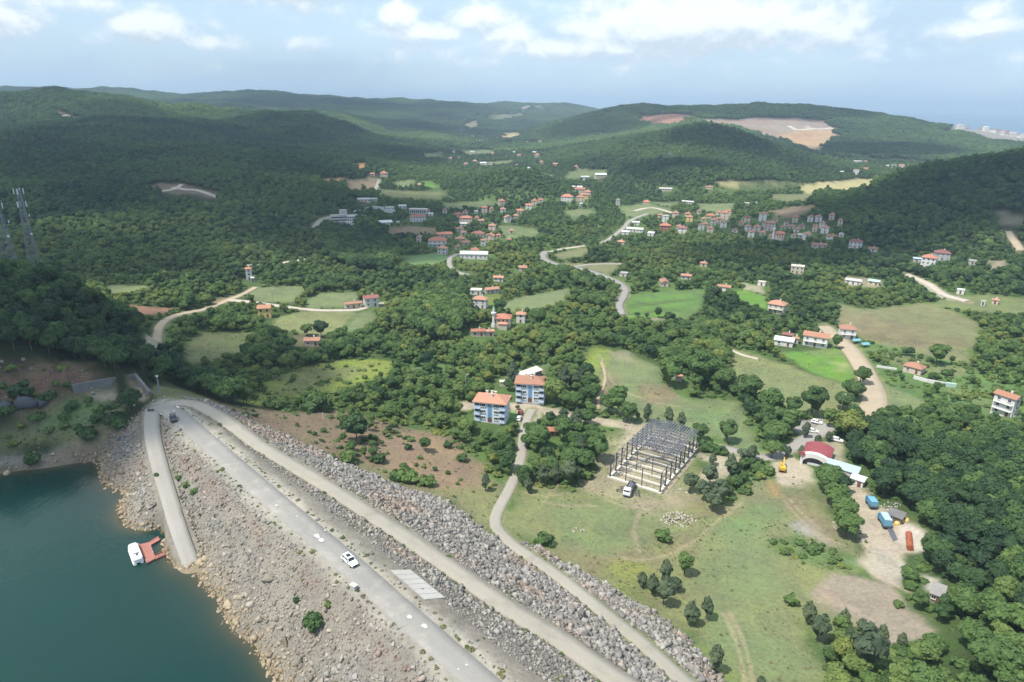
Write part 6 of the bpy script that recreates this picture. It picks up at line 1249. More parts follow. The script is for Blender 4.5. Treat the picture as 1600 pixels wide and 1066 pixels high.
# conifers and single trees set where the photograph shows them
SINGLE = [  # u, v (foot), crown width px, kind, tint, label, group
 (1003, 918, 22, 'p', .3, 'tall pine at the left of the dense clump on the lower meadow', None), (1020, 930, 24, 'p', .25, 'pine in the middle of the dense clump on the lower meadow', None), (1040, 912, 22, 'p', .45, 'greener pine at the back of the clump on the lower meadow', None), (1056, 925, 22, 'p', .2, 'dark pine at the right of the clump on the lower meadow', None),
 (1036, 946, 28, 's', .35, 'broad pine at the near end of the clump on the lower meadow', None), (1068, 899, 28, 'b', .62, 'round fresh green tree behind the pine clump on the lower meadow', None), (1080, 978, 28, 'p', .35, 'leaning pine of the pair below the meadow clump', None), (1104, 968, 22, 'p', .2, 'slim dark pine of the pair below the meadow clump', None),
 (1118, 1050, 26, 'p', .5, 'lone green pine by the rocks at the bottom edge', None), (1188, 1075, 18, 'p', .3, 'dark pine cut by the bottom edge of the picture', None),
 (1235, 945, 22, 'h', .5, 'round shrub left of the brown bare patch', None), (1263, 975, 26, 'p', .6, 'green pine by the left rim of the brown bare patch', None), (1276, 1003, 30, 's', .15, 'dark broad pine below the brown bare patch', None), (1318, 977, 20, 'p', .6, 'left pine of the pair on the near rim of the bare patch', None), (1345, 990, 22, 'p', .6, 'right pine of the pair on the near rim of the bare patch', None),
 (1350, 1055, 52, 's', .1, 'wide dark pine crown in bright scrub at the bottom right', None), (1376, 1008, 20, 'p', .5, 'pine at the lowest point of the brown bare patch', None), (1406, 1012, 18, 'p', .5, 'pine on the right rim of the brown bare patch', None), (1326, 1000, 18, 'p', .1, 'small dark conifer in the scrub below the bare patch', None), (1402, 947, 18, 'h', .6, 'low round shrub on the brown bare patch', None),
 # by the hall
 (1098, 783, 24, 's', .3, 'pine behind the pale rubble heap', None), (1078, 770, 24, 's', .35, 'round pine beside the hall foundation', None), (1112, 800, 30, 's', .35, 'near pine of the cluster right of the rubble heap', None), (1108, 760, 24, 's', .4, 'back pine of the cluster right of the rubble heap', None), (1126, 790, 26, 's', .3, 'right pine of the cluster right of the rubble heap', None),
 (1141, 748, 22, 'p', .45, 'upright pine by the yard track right of the hall', None), (1112, 727, 14, 'p', .5, 'small pine between hall and yard track', None), (1160, 722, 20, 's', .35, 'pine by the road bend right of the hall', None), (1174, 720, 22, 'p', .3, 'tall pine by the road bend right of the hall', None), (1155, 765, 18, 'h', .5, 'shrub at the edge of the bright lawn', None), (1196, 740, 26, 'h', .6, 'spreading shrub beside the excavator', None), (1182, 738, 26, 'h', .5, 'dark shrub thicket left of the excavator', None),
 (1094, 690, 26, 'b', .35, 'round tree behind the right corner of the steel hall', None), (1134, 692, 28, 'b', .4, 'round tree on the meadow right of the steel hall', None), (1010, 660, 16, 'p', .2, 'tallest spruce behind the steel hall', None), (1027, 665, 9, 'p', .2, 'slim spruce behind the steel hall', None), (1044, 668, 18, 'p', .5, 'light spruce behind the steel hall', None), (1064, 672, 16, 'p', .4, 'spruce near the right back corner of the hall', None), (996, 655, 10, 'p', .5, 'small spruce left of the tallest one behind the hall', None),
 (1116, 706, 30, 'h', .3, 'long dark shrub along the road right of the hall', None), (1100, 702, 26, 'h', .3, 'dark shrub by the right back corner of the hall', None), (1130, 710, 20, 'h', .35, 'end shrub of the row along the hall road', None),
 (965, 650, 34, 'b', .45, 'wide tree on the road left of the steel hall', None), (980, 660, 30, 'b', .4, 'tree by the grey apron of the steel hall', None), (950, 645, 30, 'b', .4, 'tree at the start of the meadow path', None),
 # island between the drive and the hall
 (832, 752, 14, 'p', .3, 'small spruce at the left end of the island by the toe road', None), (847, 760, 20, 'p', .3, 'second spruce on the grassy island by the toe road', None), (868, 755, 20, 'p', .3, 'third spruce on the grassy island by the toe road', None), (826, 770, 18, 'p', .2, 'dark small pine at the tip of the island by the toe road', None), (888, 758, 26, 's', .4, 'pine at the right of the small spruces on the island', None), (890, 730, 34, 'b', .4, 'broad tree in the middle of the tree island', None), (912, 735, 34, 'b', .35, 'broad tree at the right of the tree island', None), (932, 722, 34, 'b', .42, 'round tree at the far right of the tree island', None), (908, 712, 20, 'p', .2, 'dark spruce in the tree island', None), (928, 705, 18, 'p', .2, 'right dark spruce in the tree island', None), (888, 752, 24, 'h', .45, 'shrub at the near edge of the tree island', None),
 (845, 700, 34, 'b', .4, 'tree left of the small red roofed hut', None), (832, 690, 28, 'b', .4, 'tree between the drive and the red roofed hut', None), (880, 690, 34, 'b', .4, 'tree right of the small red roofed hut', None), (900, 672, 24, 'p', .2, 'tall dark spruce behind the red roofed hut', None), (880, 660, 20, 'p', .25, 'spruce beside the flats road', None), (915, 664, 28, 'b', .35, 'dark tree beside the flats road', None), (840, 700, 40, 'b', .45, 'big tree by the drive below the flats', None), (825, 700, 26, 'b', .4, 'tree on the bend of the drive', None),
 (865, 633, 38, 'b', .78, 'yellowish green lime tree right of the farther flats', None), (893, 640, 34, 'b', .4, 'dark tree behind the yellowish lime tree', None), (880, 610, 20, 'p', .2, 'left spruce behind the yellowish lime tree', None), (900, 606, 16, 'p', .15, 'middle spruce behind the yellowish lime tree', None), (908, 600, 12, 'p', .15, 'tall thin spruce behind the yellowish lime tree', None), (920, 612, 26, 'b', .3, 'round dark tree at the meadow edge behind the flats', None), (800, 598, 22, 'p', .2, 'dark spruce between the two blue flats', None), (795, 610, 20, 'b', .25, 'tree between the two blue flats', None), (733, 628, 14, 'b', .5, 'small tree left of the nearer flats', None), (809, 640, 8, 'b', .3, 'little street tree by the parked cars', None),
 # meadow rim and road trees on the right
 (1200, 645, 40, 'b', .45, 'large tree at the corner of the tan field', None), (1170, 630, 40, 'b', .35, 'large tree left of the one at the tan field corner', None), (1045, 605, 36, 'b', .5, 'bright tree left of the white domed tank', None), (1095, 605, 44, 'b', .4, 'large tree right of the white domed tank', None), (1125, 610, 40, 'b', .4, 'large tree between tank and tan field', None),
 (1268, 650, 38, 'b', .25, 'round dark tree behind the parking place', None), (1236, 650, 24, 'b', .3, 'tree left of the round dark one behind the parking', None), (1322, 690, 44, 'b', .92, 'big yellow green lime tree beside the red depot', None), (1295, 668, 22, 'b', .7, 'small yellow green tree behind the lime tree', None), (1294, 690, 14, 'p', .2, 'dark cypress behind the red depot', None), (1277, 695, 14, 'p', .25, 'spruce at the left back corner of the depot', None), (1258, 685, 14, 'p', .3, 'spruce beside the parking place', None), (1251, 716, 11, 'p', .4, 'little spruce in front of the white arch', None), (1230, 714, 12, 'p', .1, 'left dark cypress at the road bend by the excavator', None), (1224, 706, 12, 'p', .1, 'back dark cypress at the road bend by the excavator', None),
 (1215, 690, 34, 'b', .55, 'light green tree on the bank left of the depot road', None), (1235, 680, 30, 'b', .5, 'light tree beside the depot road', None), (1205, 715, 30, 'b', .55, 'light green bush tree at the depot road bend', None),
 (1290, 766, 44, 'b', .45, 'big round tree in front of the red depot', None), (1305, 790, 40, 'b', .52, 'second tree of the row below the depot', None), (1316, 814, 42, 'b', .5, 'third tree of the row below the depot', None), (1321, 840, 44, 'b', .52, 'nearest tree of the row beside the yard', None),
 (1340, 660, 10, 'b', .25, 'left small dark tree on the end of the tan road', None), (1355, 662, 10, 'b', .2, 'right small dark tree on the end of the tan road', None), (1330, 625, 36, 'b', .35, 'tree at the left side of the tan road', None), (1345, 600, 28, 'b', .35, 'tree inside the bend of the tan road', None), (1316, 640, 30, 'b', .35, 'tree at the foot of the tan road', None),
 (1421, 556, 15, 'b', .15, 'lone round tree on the brown field', None), (1306, 545, 16, 'b', .45, 'small tree between white house and tan road', None), (1462, 570, 30, 'b', .55, 'light round tree by the villa hedge', None),
 (502, 528, 24, 'b', .08, 'round dark tree beside the brown hut in the fields', None), (480, 525, 20, 'b', .7, 'light green tree beside the brown hut in the fields', None), (824, 455, 0, 'b', .1, None, None),
 (823, 461, 15, 'b', .12, 'round dark tree at the edge of the sunny lawn', None), (840, 508, 28, 'b', .35, 'large tree right of the house beside the mosque', None), (782, 492, 22, 'b', .2, 'dark tree behind the valley mosque', None), (720, 512, 16, 'b', .78, 'brownish tree left of the valley mosque', None),
 (1028, 497, 12, 'b', .15, 'largest dark tree in the row by the crop plots', None), (1010, 498, 8, 'b', .15, 'middle dark tree in the row by the crop plots', None), (996, 496, 9, 'b', .2, 'left dark tree in the row by the crop plots', None), (1046, 498, 18, 'h', .2, 'long shrub at the end of the crop plots', None),
 (850, 850, 30, 'h', .35, 'shrub by the bend of the toe road', None), (1035, 845, 26, 'h', .5, 'green shrub patch in the middle of the meadow', None), (1028, 838, 16, 'h', .45, 'small shrub left in the meadow patch', None), (490, 982, 33, 'd', .3, 'round dark green bush on the upstream rock slope', None), (463, 941, 11, 'd', .2, 'small dark bush on the upstream rock slope', None), (512, 947, 14, 'h', .75, 'yellowish low shrub near the round bush', None),
 (178, 660, 34, 'h', .12, 'dark bush beside the concrete spillway', None), (205, 642, 36, 'b', .12, 'dark broad tree by the road junction', None), (187, 668, 30, 'h', .3, 'bush above the junction rocks', None), (140, 685, 34, 'h', .25, 'bush on the grassy left bank', None), (50, 722, 30, 'h', .3, 'bush at the waterline of the left bank', None), (30, 620, 38, 'h', .15, 'dark bush below the earth cliff', None), (75, 625, 26, 'h', .3, 'bush beside the dark rock of the cliff', None), (10, 645, 34, 'h', .3, 'bush at the left edge of the bank', None), (110, 640, 22, 'h', .3, 'bush at the head of the grassy bank', None), (150, 660, 26, 'h', .25, 'bush in the middle of the grassy bank', None),
 (302, 772, 14, 'h', .55, 'weedy bush between ramp and crest road', None), (290, 762, 12, 'h', .7, 'yellow green weedy bush beside the ramp', None), (278, 750, 10, 'h', .6, 'upper weedy bush beside the ramp', None), (245, 745, 9, 'h', .3, 'small bush left of the ramp', None), (313, 806, 6, 'h', .3, 'lowest small bush beside the ramp', None),
 (555, 690, 44, 'b', .15, 'big dark tree on the brown slope', None), (545, 720, 28, 'h', .6, 'light green bush below the big dark tree', None), (590, 722, 24, 'h', .25, 'dark bush at the foot of the brown slope', None), (430, 638, 34, 'h', .3, 'dark bush at the left top of the brown slope', None), (490, 640, 44, 'h', .25, 'wide dark bush at the top of the brown slope', None), (758, 768, 16, 'p', .35, 'lone small pine at the foot of the brown slope', None), (742, 705, 16, 'b', .5, 'fresh green small tree on the bare soil', None), (665, 705, 20, 'b', .25, 'dark small tree in the middle of the bare soil', None), (638, 702, 12, 'h', .2, 'dark shrub left on the bare soil', None), (790, 735, 34, 'b', .2, 'dark tree at the right edge of the brown slope', None),
 (640, 752, 40, 'h', .62, 'bright green thicket at the toe of the rocks', None), (670, 758, 30, 'h', .58, 'right bright thicket at the toe of the rocks', None), (618, 748, 26, 'h', .45, 'left thicket at the toe of the rocks', None),
 (700, 700, 14, 'h', .2, 'upper dark shrub on the bare soil', None), (720, 720, 20, 'h', .25, 'wide shrub right on the bare soil', None), (680, 735, 8, 'h', .25, 'tiny shrub on the bare soil', None), (700, 740, 9, 'h', .25, 'lower tiny shrub on the bare soil', None), (650, 728, 8, 'h', .3, 'tiny left shrub on the bare soil', None), (465, 666, 8, 'h', .3, 'tiny dark shrub on the upper brown slope', None), (492, 680, 8, 'h', .3, 'second tiny dark shrub on the upper brown slope', None),
]
for (u_, v_, wp, kd, t_, lab, gr) in SINGLE:
    if not wp: continue
    p = place(u_, v_)[0]; dep_ = project(p)[2]; wm_ = wp * dep_ / FPX; k = (u_ * 7 + v_) % 3; rz_ = (u_ * 1.7 + v_) % 6.28
    if kd == 'p': s = wm_ / (2 * (2.2, 2.6, 1.75)[k]); tree('pine_tree', 'pine tree', lab, 'single conifers', PN[k][0], PN[k][1], p, s, rz_, min(1, t_ + .25))
    elif kd == 's': s = wm_ / (2 * (2.5, 2.9, 2.3)[k]); tree('pine_tree', 'pine tree', lab, 'single conifers', STP[k][0], STP[k][1], p, s, rz_, min(1, t_ + .2))
    elif kd == 'b': k6 = (u_ * 3 + v_) % 6; s = wm_ / (2 * (3.3, 3.9, 3.0, 3.5, 4.1, 2.8)[k6]); tree('broadleaf_tree', 'tree', lab, 'single broadleaf trees', BR[k6][0], BR[k6][1], p, s, rz_, t_, s * .92)
    else:
        s = wm_ / (2 * (1.5, 1.9, 1.2)[k]); s = wm_ / 3.6 if kd == 'd' else s; o = obj('bush', BALL if kd == 'd' else SH[k], None, p, (0, 0, rz_)); o.scale = (s, s, s * (1.0 if kd == 'd' else min(1, .55 + .6 / s))); o['tint'] = float(t_); tag(o, lab, 'bush', 'single bushes')

# scrub and weeds that nobody could count
def tuft(seed, n, rad, h, leaf):
    r = np.random.default_rng(seed); q = unit(r.standard_normal((n, 3))); q[:, 2] = np.abs(q[:, 2]); c = q * np.array([rad, rad, h]) * r.uniform(.5, 1, (n, 1)); V, F = quads(c, unit(q + r.standard_normal((n, 3)) * .5), leaf * r.uniform(.6, 1.3, n), r)
    return mesh('tuft', V, F, MT['weed'])
TF = [tuft(200 + s, 34, .55, .5, .13) for s in range(4)]
r = np.random.default_rng(21); x, y = jgrid(90, 430, 1.15, .70, 31); z = height(x, y); n = len(x)
meadow = np.zeros(n); DAMP = POLY[0][1]; dam_sd = poly_sd(x, y, DAMP)
for nm_, rate in (('dry', .34), ('meadow', .2), ('yellow', .75), ('olive', .7), ('brown', .42), ('lush', .18), ('soil', .1), ('bright', .05)):
    for c, pg, s_, a_, cl in POLY:
        if c == nm_:
            i = bb(x, y, pg, 2)
            if len(i): meadow[i] = np.maximum(meadow[i], (poly_sd(x[i], y[i], pg) < s_) * rate)
rd = np.full(n, 99.0)
for nm, pl, wd, mt, vg, vw in RW:
    i = bb(x, y, pl, 12)
    if len(i): rd[i] = np.minimum(rd[i], line_d(x[i], y[i], pl[::3], max(wd) / 2))
edge = (dam_sd < -.5) & (rd > .1) & (rd < 1.7)
pk = np.where(dam_sd < -.5, np.where(edge, .7, .03), meadow * sstep(fbm(x, y, 14, 3, 3), .3, .62) * 1.3); K_ = np.array(KEEP)
sdw = np.full(n, 9.0); i = bb(x, y, WP, 2); sdw[i] = poly_sd(x[i], y[i], WP)
ok = (r.random(n) < pk) & (rd > .1) & (sdw > 0); x, y, z, mz, ed = x[ok], y[ok], z[ok], dam_sd[ok] < -.5, edge[ok]; n = len(x)
s = np.clip(r.lognormal(-.85, .45, n), .2, 1.3) * np.where(mz, 1.25, .9); tn = np.clip(np.where(mz, .55, .76) + .9 * (fbm(x, y, 25, 43, 3) - .5) + r.normal(0, .14, n), 0, 1)
scatter('weeds', np.column_stack([x, y, z]), np.column_stack([s, s, s * r.uniform(.3, .8, n)]), np.column_stack([0 * s, 0 * s, r.uniform(0, 6.28, n)]), r.integers(0, 4, n), tn, TF, 'tufts of weeds and grass on the meadows and road verges')
# low scrub on the brown slope, the left bank and in the gaps of the valley thickets
x, y = jgrid(120, 620, 3.1, .8, 33); z = height(x, y); n = len(x); r = np.random.default_rng(22)
OPEN = [wpoly(q) for q in ([(1200, 850), (1240, 830), (1330, 870), (1345, 885), (1325, 895), (1240, 880)], [(1290, 1000), (1330, 985), (1400, 1015), (1450, 1000), (1500, 1066), (1300, 1066)], [(1150, 620), (1215, 640), (1235, 700), (1195, 712), (1170, 670)], [(1130, 770), (1185, 735), (1195, 750), (1140, 790)], [(830, 760), (880, 715), (940, 735), (900, 770)])]
b_sd = poly_sd(x, y, BROWN) < 0; l_sd = poly_sd(x, y, LB) < 0; g_sd = poly_sd(x, y, GARD) < 0; op = np.zeros(n, bool)
YF = poly_sd(x, y, wpoly([(383, 628), (420, 600), (470, 575), (540, 563), (625, 562), (600, 588), (520, 610), (450, 625), (410, 636)])) < 0
for q in OPEN: op |= poly_sd(x, y, q) < 0
cs = clear_sd(x, y); lowl = (z < 18) & (cs > 1)
pk = np.where(b_sd, .34 * sstep(fbm(x, y, 20, 2, 3), .3, .65), np.where(l_sd, .38, np.where(op, .85, np.where(YF, .16, np.where(g_sd, .5, np.where(lowl, .62, 0))))))
rdd = np.full(n, 99.0)
for nm, pl, wd, mt, vg, vw in RW:
    i = bb(x, y, pl, 12)
    if len(i): rdd[i] = np.minimum(rdd[i], line_d(x[i], y[i], pl[::3], max(wd) / 2))
sdw = np.full(n, 9.0); i = bb(x, y, WP, 4); sdw[i] = poly_sd(x[i], y[i], WP)
hk = np.ones(n, bool)
for kx, ky, kr in KEEP: hk &= np.hypot(x - kx, y - ky) > kr * .8
ok = (r.random(n) < pk) & (rdd > 1.5) & (sdw > 2.5) & hk; x, y, z, b_sd = x[ok], y[ok], z[ok], b_sd[ok]; n = len(x)
s = np.clip(r.lognormal(-.25, .35, n), .3, 1.5) * np.where(b_sd, .72, 1); tn = np.clip(.56 + .8 * (fbm(x, y, 30, 44, 3) - .5) + r.normal(0, .15, n) - .2 * b_sd, 0, 1)
scatter('scrub', np.column_stack([x, y, z - .1]), np.column_stack([s, s, s * r.uniform(.5, .95, n)]), np.column_stack([0 * s, 0 * s, r.uniform(0, 6.28, n)]), r.integers(0, 3, n), tn, SH, 'low scrub on slopes and between the trees')

# ------------------------------------------------------------------ rock fill of the dam
def rock_me(seed):
    r = np.random.default_rng(seed); v = ICV * r.uniform(.55, 1.05, 3) * (1 + r.normal(0, .07, (len(ICV), 1)))
    for k in range(12):
        nn = unit(r.standard_normal(3)); d = r.uniform(.34, .62); q = v @ nn; v = v - np.outer(np.maximum(q - d, 0), nn)
    return mesh('rock', v, ICF, MT['stone'])
RK = [rock_me(300 + s) for s in range(7)]
r = np.random.default_rng(23); x, y = jgrid(88, 300, .66, .82, 41); dsd = poly_sd(x, y, DAMP); k = dsd < 1.2; x, y, dsd = x[k], y[k], dsd[k]; z = height(x, y); n = len(x)
rd = {}; dmin = np.full(n, 99.0)
for nm, pl, wd, mt, vg, vw in RW[:4]:
    q = line_d(x, y, pl[::2], max(wd) / 2); rd[nm] = q; dmin = np.minimum(dmin, q)
side = (x - r2w[3][0]) * PERP[0] + (y - r2w[3][1]) * PERP[1]
sh = np.where((side > 0) & (rd['crest_road'] < 5.2), .05, 1.0) * np.where((side <= 0) & (rd['crest_road'] < 1.8), .12, 1.0) * np.where((rd['berm_road'] < 1.1) | (rd['toe_road'] < .9), .2, 1)
PADP = wpoly([(609, 890), (642, 889), (698, 937), (662, 941)])
ok = (dmin > .45) & (r.random(n) < sh * .93) & ((z > 16.5) | (side > 0)); ok &= poly_sd(x, y, PADP) > .3
x, y, z, side, rb = x[ok], y[ok], z[ok], side[ok], rd['berm_road'][ok]; n = len(x)
downs = (side > 12); s = np.clip(r.lognormal(-1.08, .42, n) * np.where(z < 27, 1.2, .95), .16, 1.1); s = np.where(downs, np.clip(s * 1.12, .22, 1.05), s); s = np.where(z < 21.2, s * 1.25, s) * (r.random(n) * .3 + .85)
big = r.random(n) < .012; s = np.where(big, np.minimum(s * 1.9, 1.7), s)
scatter('rock_fill', np.column_stack([x, y, z + s * .12]), s[:, None] * r.uniform(.75, 1.25, (n, 3)), r.uniform(0, 6.28, (n, 3)), r.integers(0, 7, n), r.random(n), RK, 'tipped stones covering the slopes of the dam')
x, y = jgrid(150, 420, 1.5, .86, 45); l_ = poly_sd(x, y, LB) < 1; x, y = x[l_], y[l_]; z = height(x, y); r = np.random.default_rng(29); sdw = poly_sd(x, y, WP)
ok = r.random(len(x)) < np.where(z < 22.5, .75, np.where(z < 25, .3, np.where(z > 33, .22, .035))); ok &= (np.hypot(x - r2w[0][0], y - r2w[0][1]) > 12); x, y, z = x[ok], y[ok], z[ok]; n = len(x); s = np.clip(r.lognormal(-.95, .5, n), .15, 1.7)
scatter('bank_stones', np.column_stack([x, y, z]), s[:, None] * r.uniform(.7, 1.3, (n, 3)), r.uniform(0, 6.28, (n, 3)), r.integers(0, 7, n), r.random(n), RK, 'loose stones of the left bank and its waterline')
# ------------------------------------------------------------------ vehicles
def loft(mb, rings):
    n = len(rings[0]); vs = [p for r_ in rings for p in r_]; fs = [tuple(range(n))[::-1], tuple(range((len(rings) - 1) * n, len(rings) * n))]
    for k in range(len(rings) - 1):
        for i in range(n): fs.append((k * n + i, k * n + (i + 1) % n, (k + 1) * n + (i + 1) % n, (k + 1) * n + i))
    return mb.add(vs, fs)
def car(p, yaw, paint, label, group=None, L=4.4, W_=1.82, H_=1.58, sunroof=False):
    root = empty('car', p, yaw, label, 'car', group); h = L / 2
    def ring(x, z0, z1, w): return [(x, -w * .92, z0), (x, w * .92, z0), (x, w, z0 + .22), (x, w, z1 - .16), (x, w * .86, z1), (x, -w * .86, z1), (x, -w, z1 - .16), (x, -w, z0 + .22)]
    w = W_ / 2
    b = MB(); loft(b, [ring(-h, .42, .86, w * .86), ring(-h + .18, .26, .98, w * .96), ring(-h * .55, .24, 1.0, w), ring(h * .35, .24, .98, w), ring(h * .8, .26, .86, w * .95), ring(h - .12, .3, .76, w * .9), ring(h, .4, .66, w * .8)]); b.build('body', MT[paint], root)
    def cr(x0, x1, z, w_): return [(x0, -w_, z), (x1, -w_, z), (x1, w_, z), (x0, w_, z)]
    b = MB(); loft(b, [cr(-h + .25, h * .42, .94, w * .88), cr(-h + .62, h * .12, H_ - .1, w * .74)]); b.build('window', MT['glass_dark'], root)
    b = MB(); loft(b, [cr(-h + .5, h * .17, H_ - .14, w * .77), cr(-h + .66, h * .08, H_, w * .66)]); ro = b.build('roof', MT[paint], root)
    if sunroof: MB().box((-h * .22, 0, H_ + .012), (1.1, w * .98, .03)).build('sunroof', MT['glass_dark'], ro)
    b = MB()
    for s in (-1, 1):
        b.bar((-h + .28, s * w * .86, .95), (-h + .63, s * w * .75, H_ - .08), .13); b.bar((h * .40, s * w * .87, .95), (h * .12, s * w * .75, H_ - .08), .1); b.bar((-h * .28, s * w * .875, .95), (-h * .26, s * w * .755, H_ - .08), .11)
    b.build('pillar', MT[paint], root)
    ty = shared('tyre', lambda: MB().cyl((0, 0, 0), .33, .22, 14, axis='y').me('tyre', MT['rubber'])); rm = shared('rim', lambda: MB().cyl((0, 0, 0), .2, .24, 10, axis='y').me('rim', MT['metal_grey']))
    for sx in (-1, 1):
        for sy in (-1, 1): wo_ = obj('wheel', ty, root, (sx * h * .62, sy * w * .9, .33)); obj('rim', rm, wo_)
    hl = shared('headlight', lambda: MB().box((0, 0, 0), (.12, .34, .16)).me('headlight', MT['glass_dark'])); tl_ = shared('tail', lambda: MB().box((0, 0, 0), (.08, .3, .2)).me('tail_light', MT['paint_red'])); mi = shared('mirror', lambda: MB().box((0, 0, 0), (.16, .22, .16)).me('mirror', MT['paint_dark']))
    for s in (-1, 1): obj('headlight', hl, root, (h - .12, s * w * .62, .66)); obj('tail_light', tl_, root, (-h + .04, s * w * .66, .76)); obj('mirror', mi, root, (h * .3, s * w * 1.04, .98))
    MB().box((h - .03, 0, .42), (.12, W_ * .6, .16)).build('bumper', MT['rubber'], root)
    return root
def on(u, v, up=0.0):
    p = place(u, v)[0]; p[2] += up + .13 + np.hypot(p[0], p[1]) / 5000; return p
RDYAW = math.atan2(AX[1], AX[0])
car(on(547, 880), RDYAW, 'paint_white', 'white car with dark sunroof driving along the dam crest road', sunroof=True, L=4.6)
car(on(271, 657), RDYAW - .25, 'paint_dark', 'dark car parked at the head of the dam crest road', L=4.7)
car(on(811, 656), R(78), 'paint_white', 'white car parked on the drive beside the blue flats', 'cars by the flats')
car(on(813, 647), R(82), 'paint_red', 'dark red car parked on the drive beside the blue flats', 'cars by the flats')
car(on(1276, 662), R(-30), 'paint_white', 'white car at the shaded top of the parking place', 'cars by the depot')
car(on(1270, 676), R(-20), 'paint_white', 'white car at the near edge of the parking place', 'cars by the depot')
car(on(1262, 668), R(60), 'paint_dark', 'dark car in the middle of the parking place', 'cars by the depot')
car(on(1308, 690), R(-35), 'paint_white', 'white car under the lime tree beside the red depot', 'cars by the depot')
car(on(1330, 748), R(-60), 'paint_dark', 'dark blue car beside the white cabin of the yard', 'cars by the depot')

def wheels(root, xs, w, r_, th=.3):
    t_ = MB().cyl((0, 0, 0), r_, th, 14, axis='y').me('tyre', MT['rubber']); m_ = MB().cyl((0, 0, 0), r_ * .5, th + .03, 8, axis='y').me('rim', MT['metal_grey'])
    for x in xs:
        for s in (-1, 1): o = obj('wheel', t_, root, (x, s * w, r_)); obj('rim', m_, o)
def box_truck(u, v, yaw, L, label, tarp=True, hh=2.5):
    p = on(u, v); root = empty('blue_truck', p, yaw, label, 'truck', 'blue trucks in the yard'); root.scale = (.88, .88, .88)
    MB().box((0, 0, .95), (L, 2.3, .3)).build('chassis', MT['steel_dark'], root)
    b = MB(); b.box((-.2, 0, 1.15 + hh / 2), (L - .2, 2.4, hh)); b.build('box_body', MT['blue_paint'], root)
    rb = MB(); n = 8
    for i in range(n + 1):
        x = -.2 - (L - .3) / 2 + i * (L - .3) / n
        for s in (-1, 1): rb.box((x, s * 1.215, 1.15 + hh / 2), (.1, .05, hh - .1))
    rb.build('rib', MT['blue_side'], root)
    MB().box((-.2, 0, 1.15 + hh + .05), (L - .1, 2.46, .1)).build('roof', MT['blue_metal'] if hh > 2.2 else MT['blue_paint'], root)
    d_ = MB(); d_.box((L / 2 - .28, -.6, 1.15 + hh / 2), (.06, 1.1, hh - .3)); d_.build('door', MT['blue_paint'], root); d_ = MB(); d_.box((L / 2 - .28, .6, 1.15 + hh / 2), (.06, 1.1, hh - .3)); d_.build('door', MT['blue_paint'], root)
    b = MB(); loft(b, [[(-L / 2 - 1.75, -1.1, .7), (-L / 2 - .2, -1.1, .7), (-L / 2 - .2, 1.1, .7), (-L / 2 - 1.75, 1.1, .7)], [(-L / 2 - 1.8, -1.12, 1.7), (-L / 2 - .2, -1.12, 1.7), (-L / 2 - .2, 1.12, 1.7), (-L / 2 - 1.8, 1.12, 1.7)], [(-L / 2 - 1.5, -1.0, 2.6), (-L / 2 - .25, -1.0, 2.6), (-L / 2 - .25, 1.0, 2.6), (-L / 2 - 1.5, 1.0, 2.6)]]); cb = b.build('cab', MT['blue_side'], root)
    MB().box((-L / 2 - 1.66, 0, 2.1), (.12, 1.8, .7)).build('windscreen', MT['glass_dark'], cb)
    MB().box((L / 2 - .1, 0, .75), (.12, 2.2, .2)).build('bumper', MT['steel_dark'], root)
    wheels(root, (-L / 2 - .9, L / 2 - 1.1, L / 2 - 2.2), 1.0, .5); return root
box_truck(1362, 793, R(-96), 4.0, 'smaller blue box truck standing farther up the yard', hh=1.9)
box_truck(1382, 822, R(-99), 5.2, 'larger blue box truck standing beside the grey tin shack', hh=2.4)

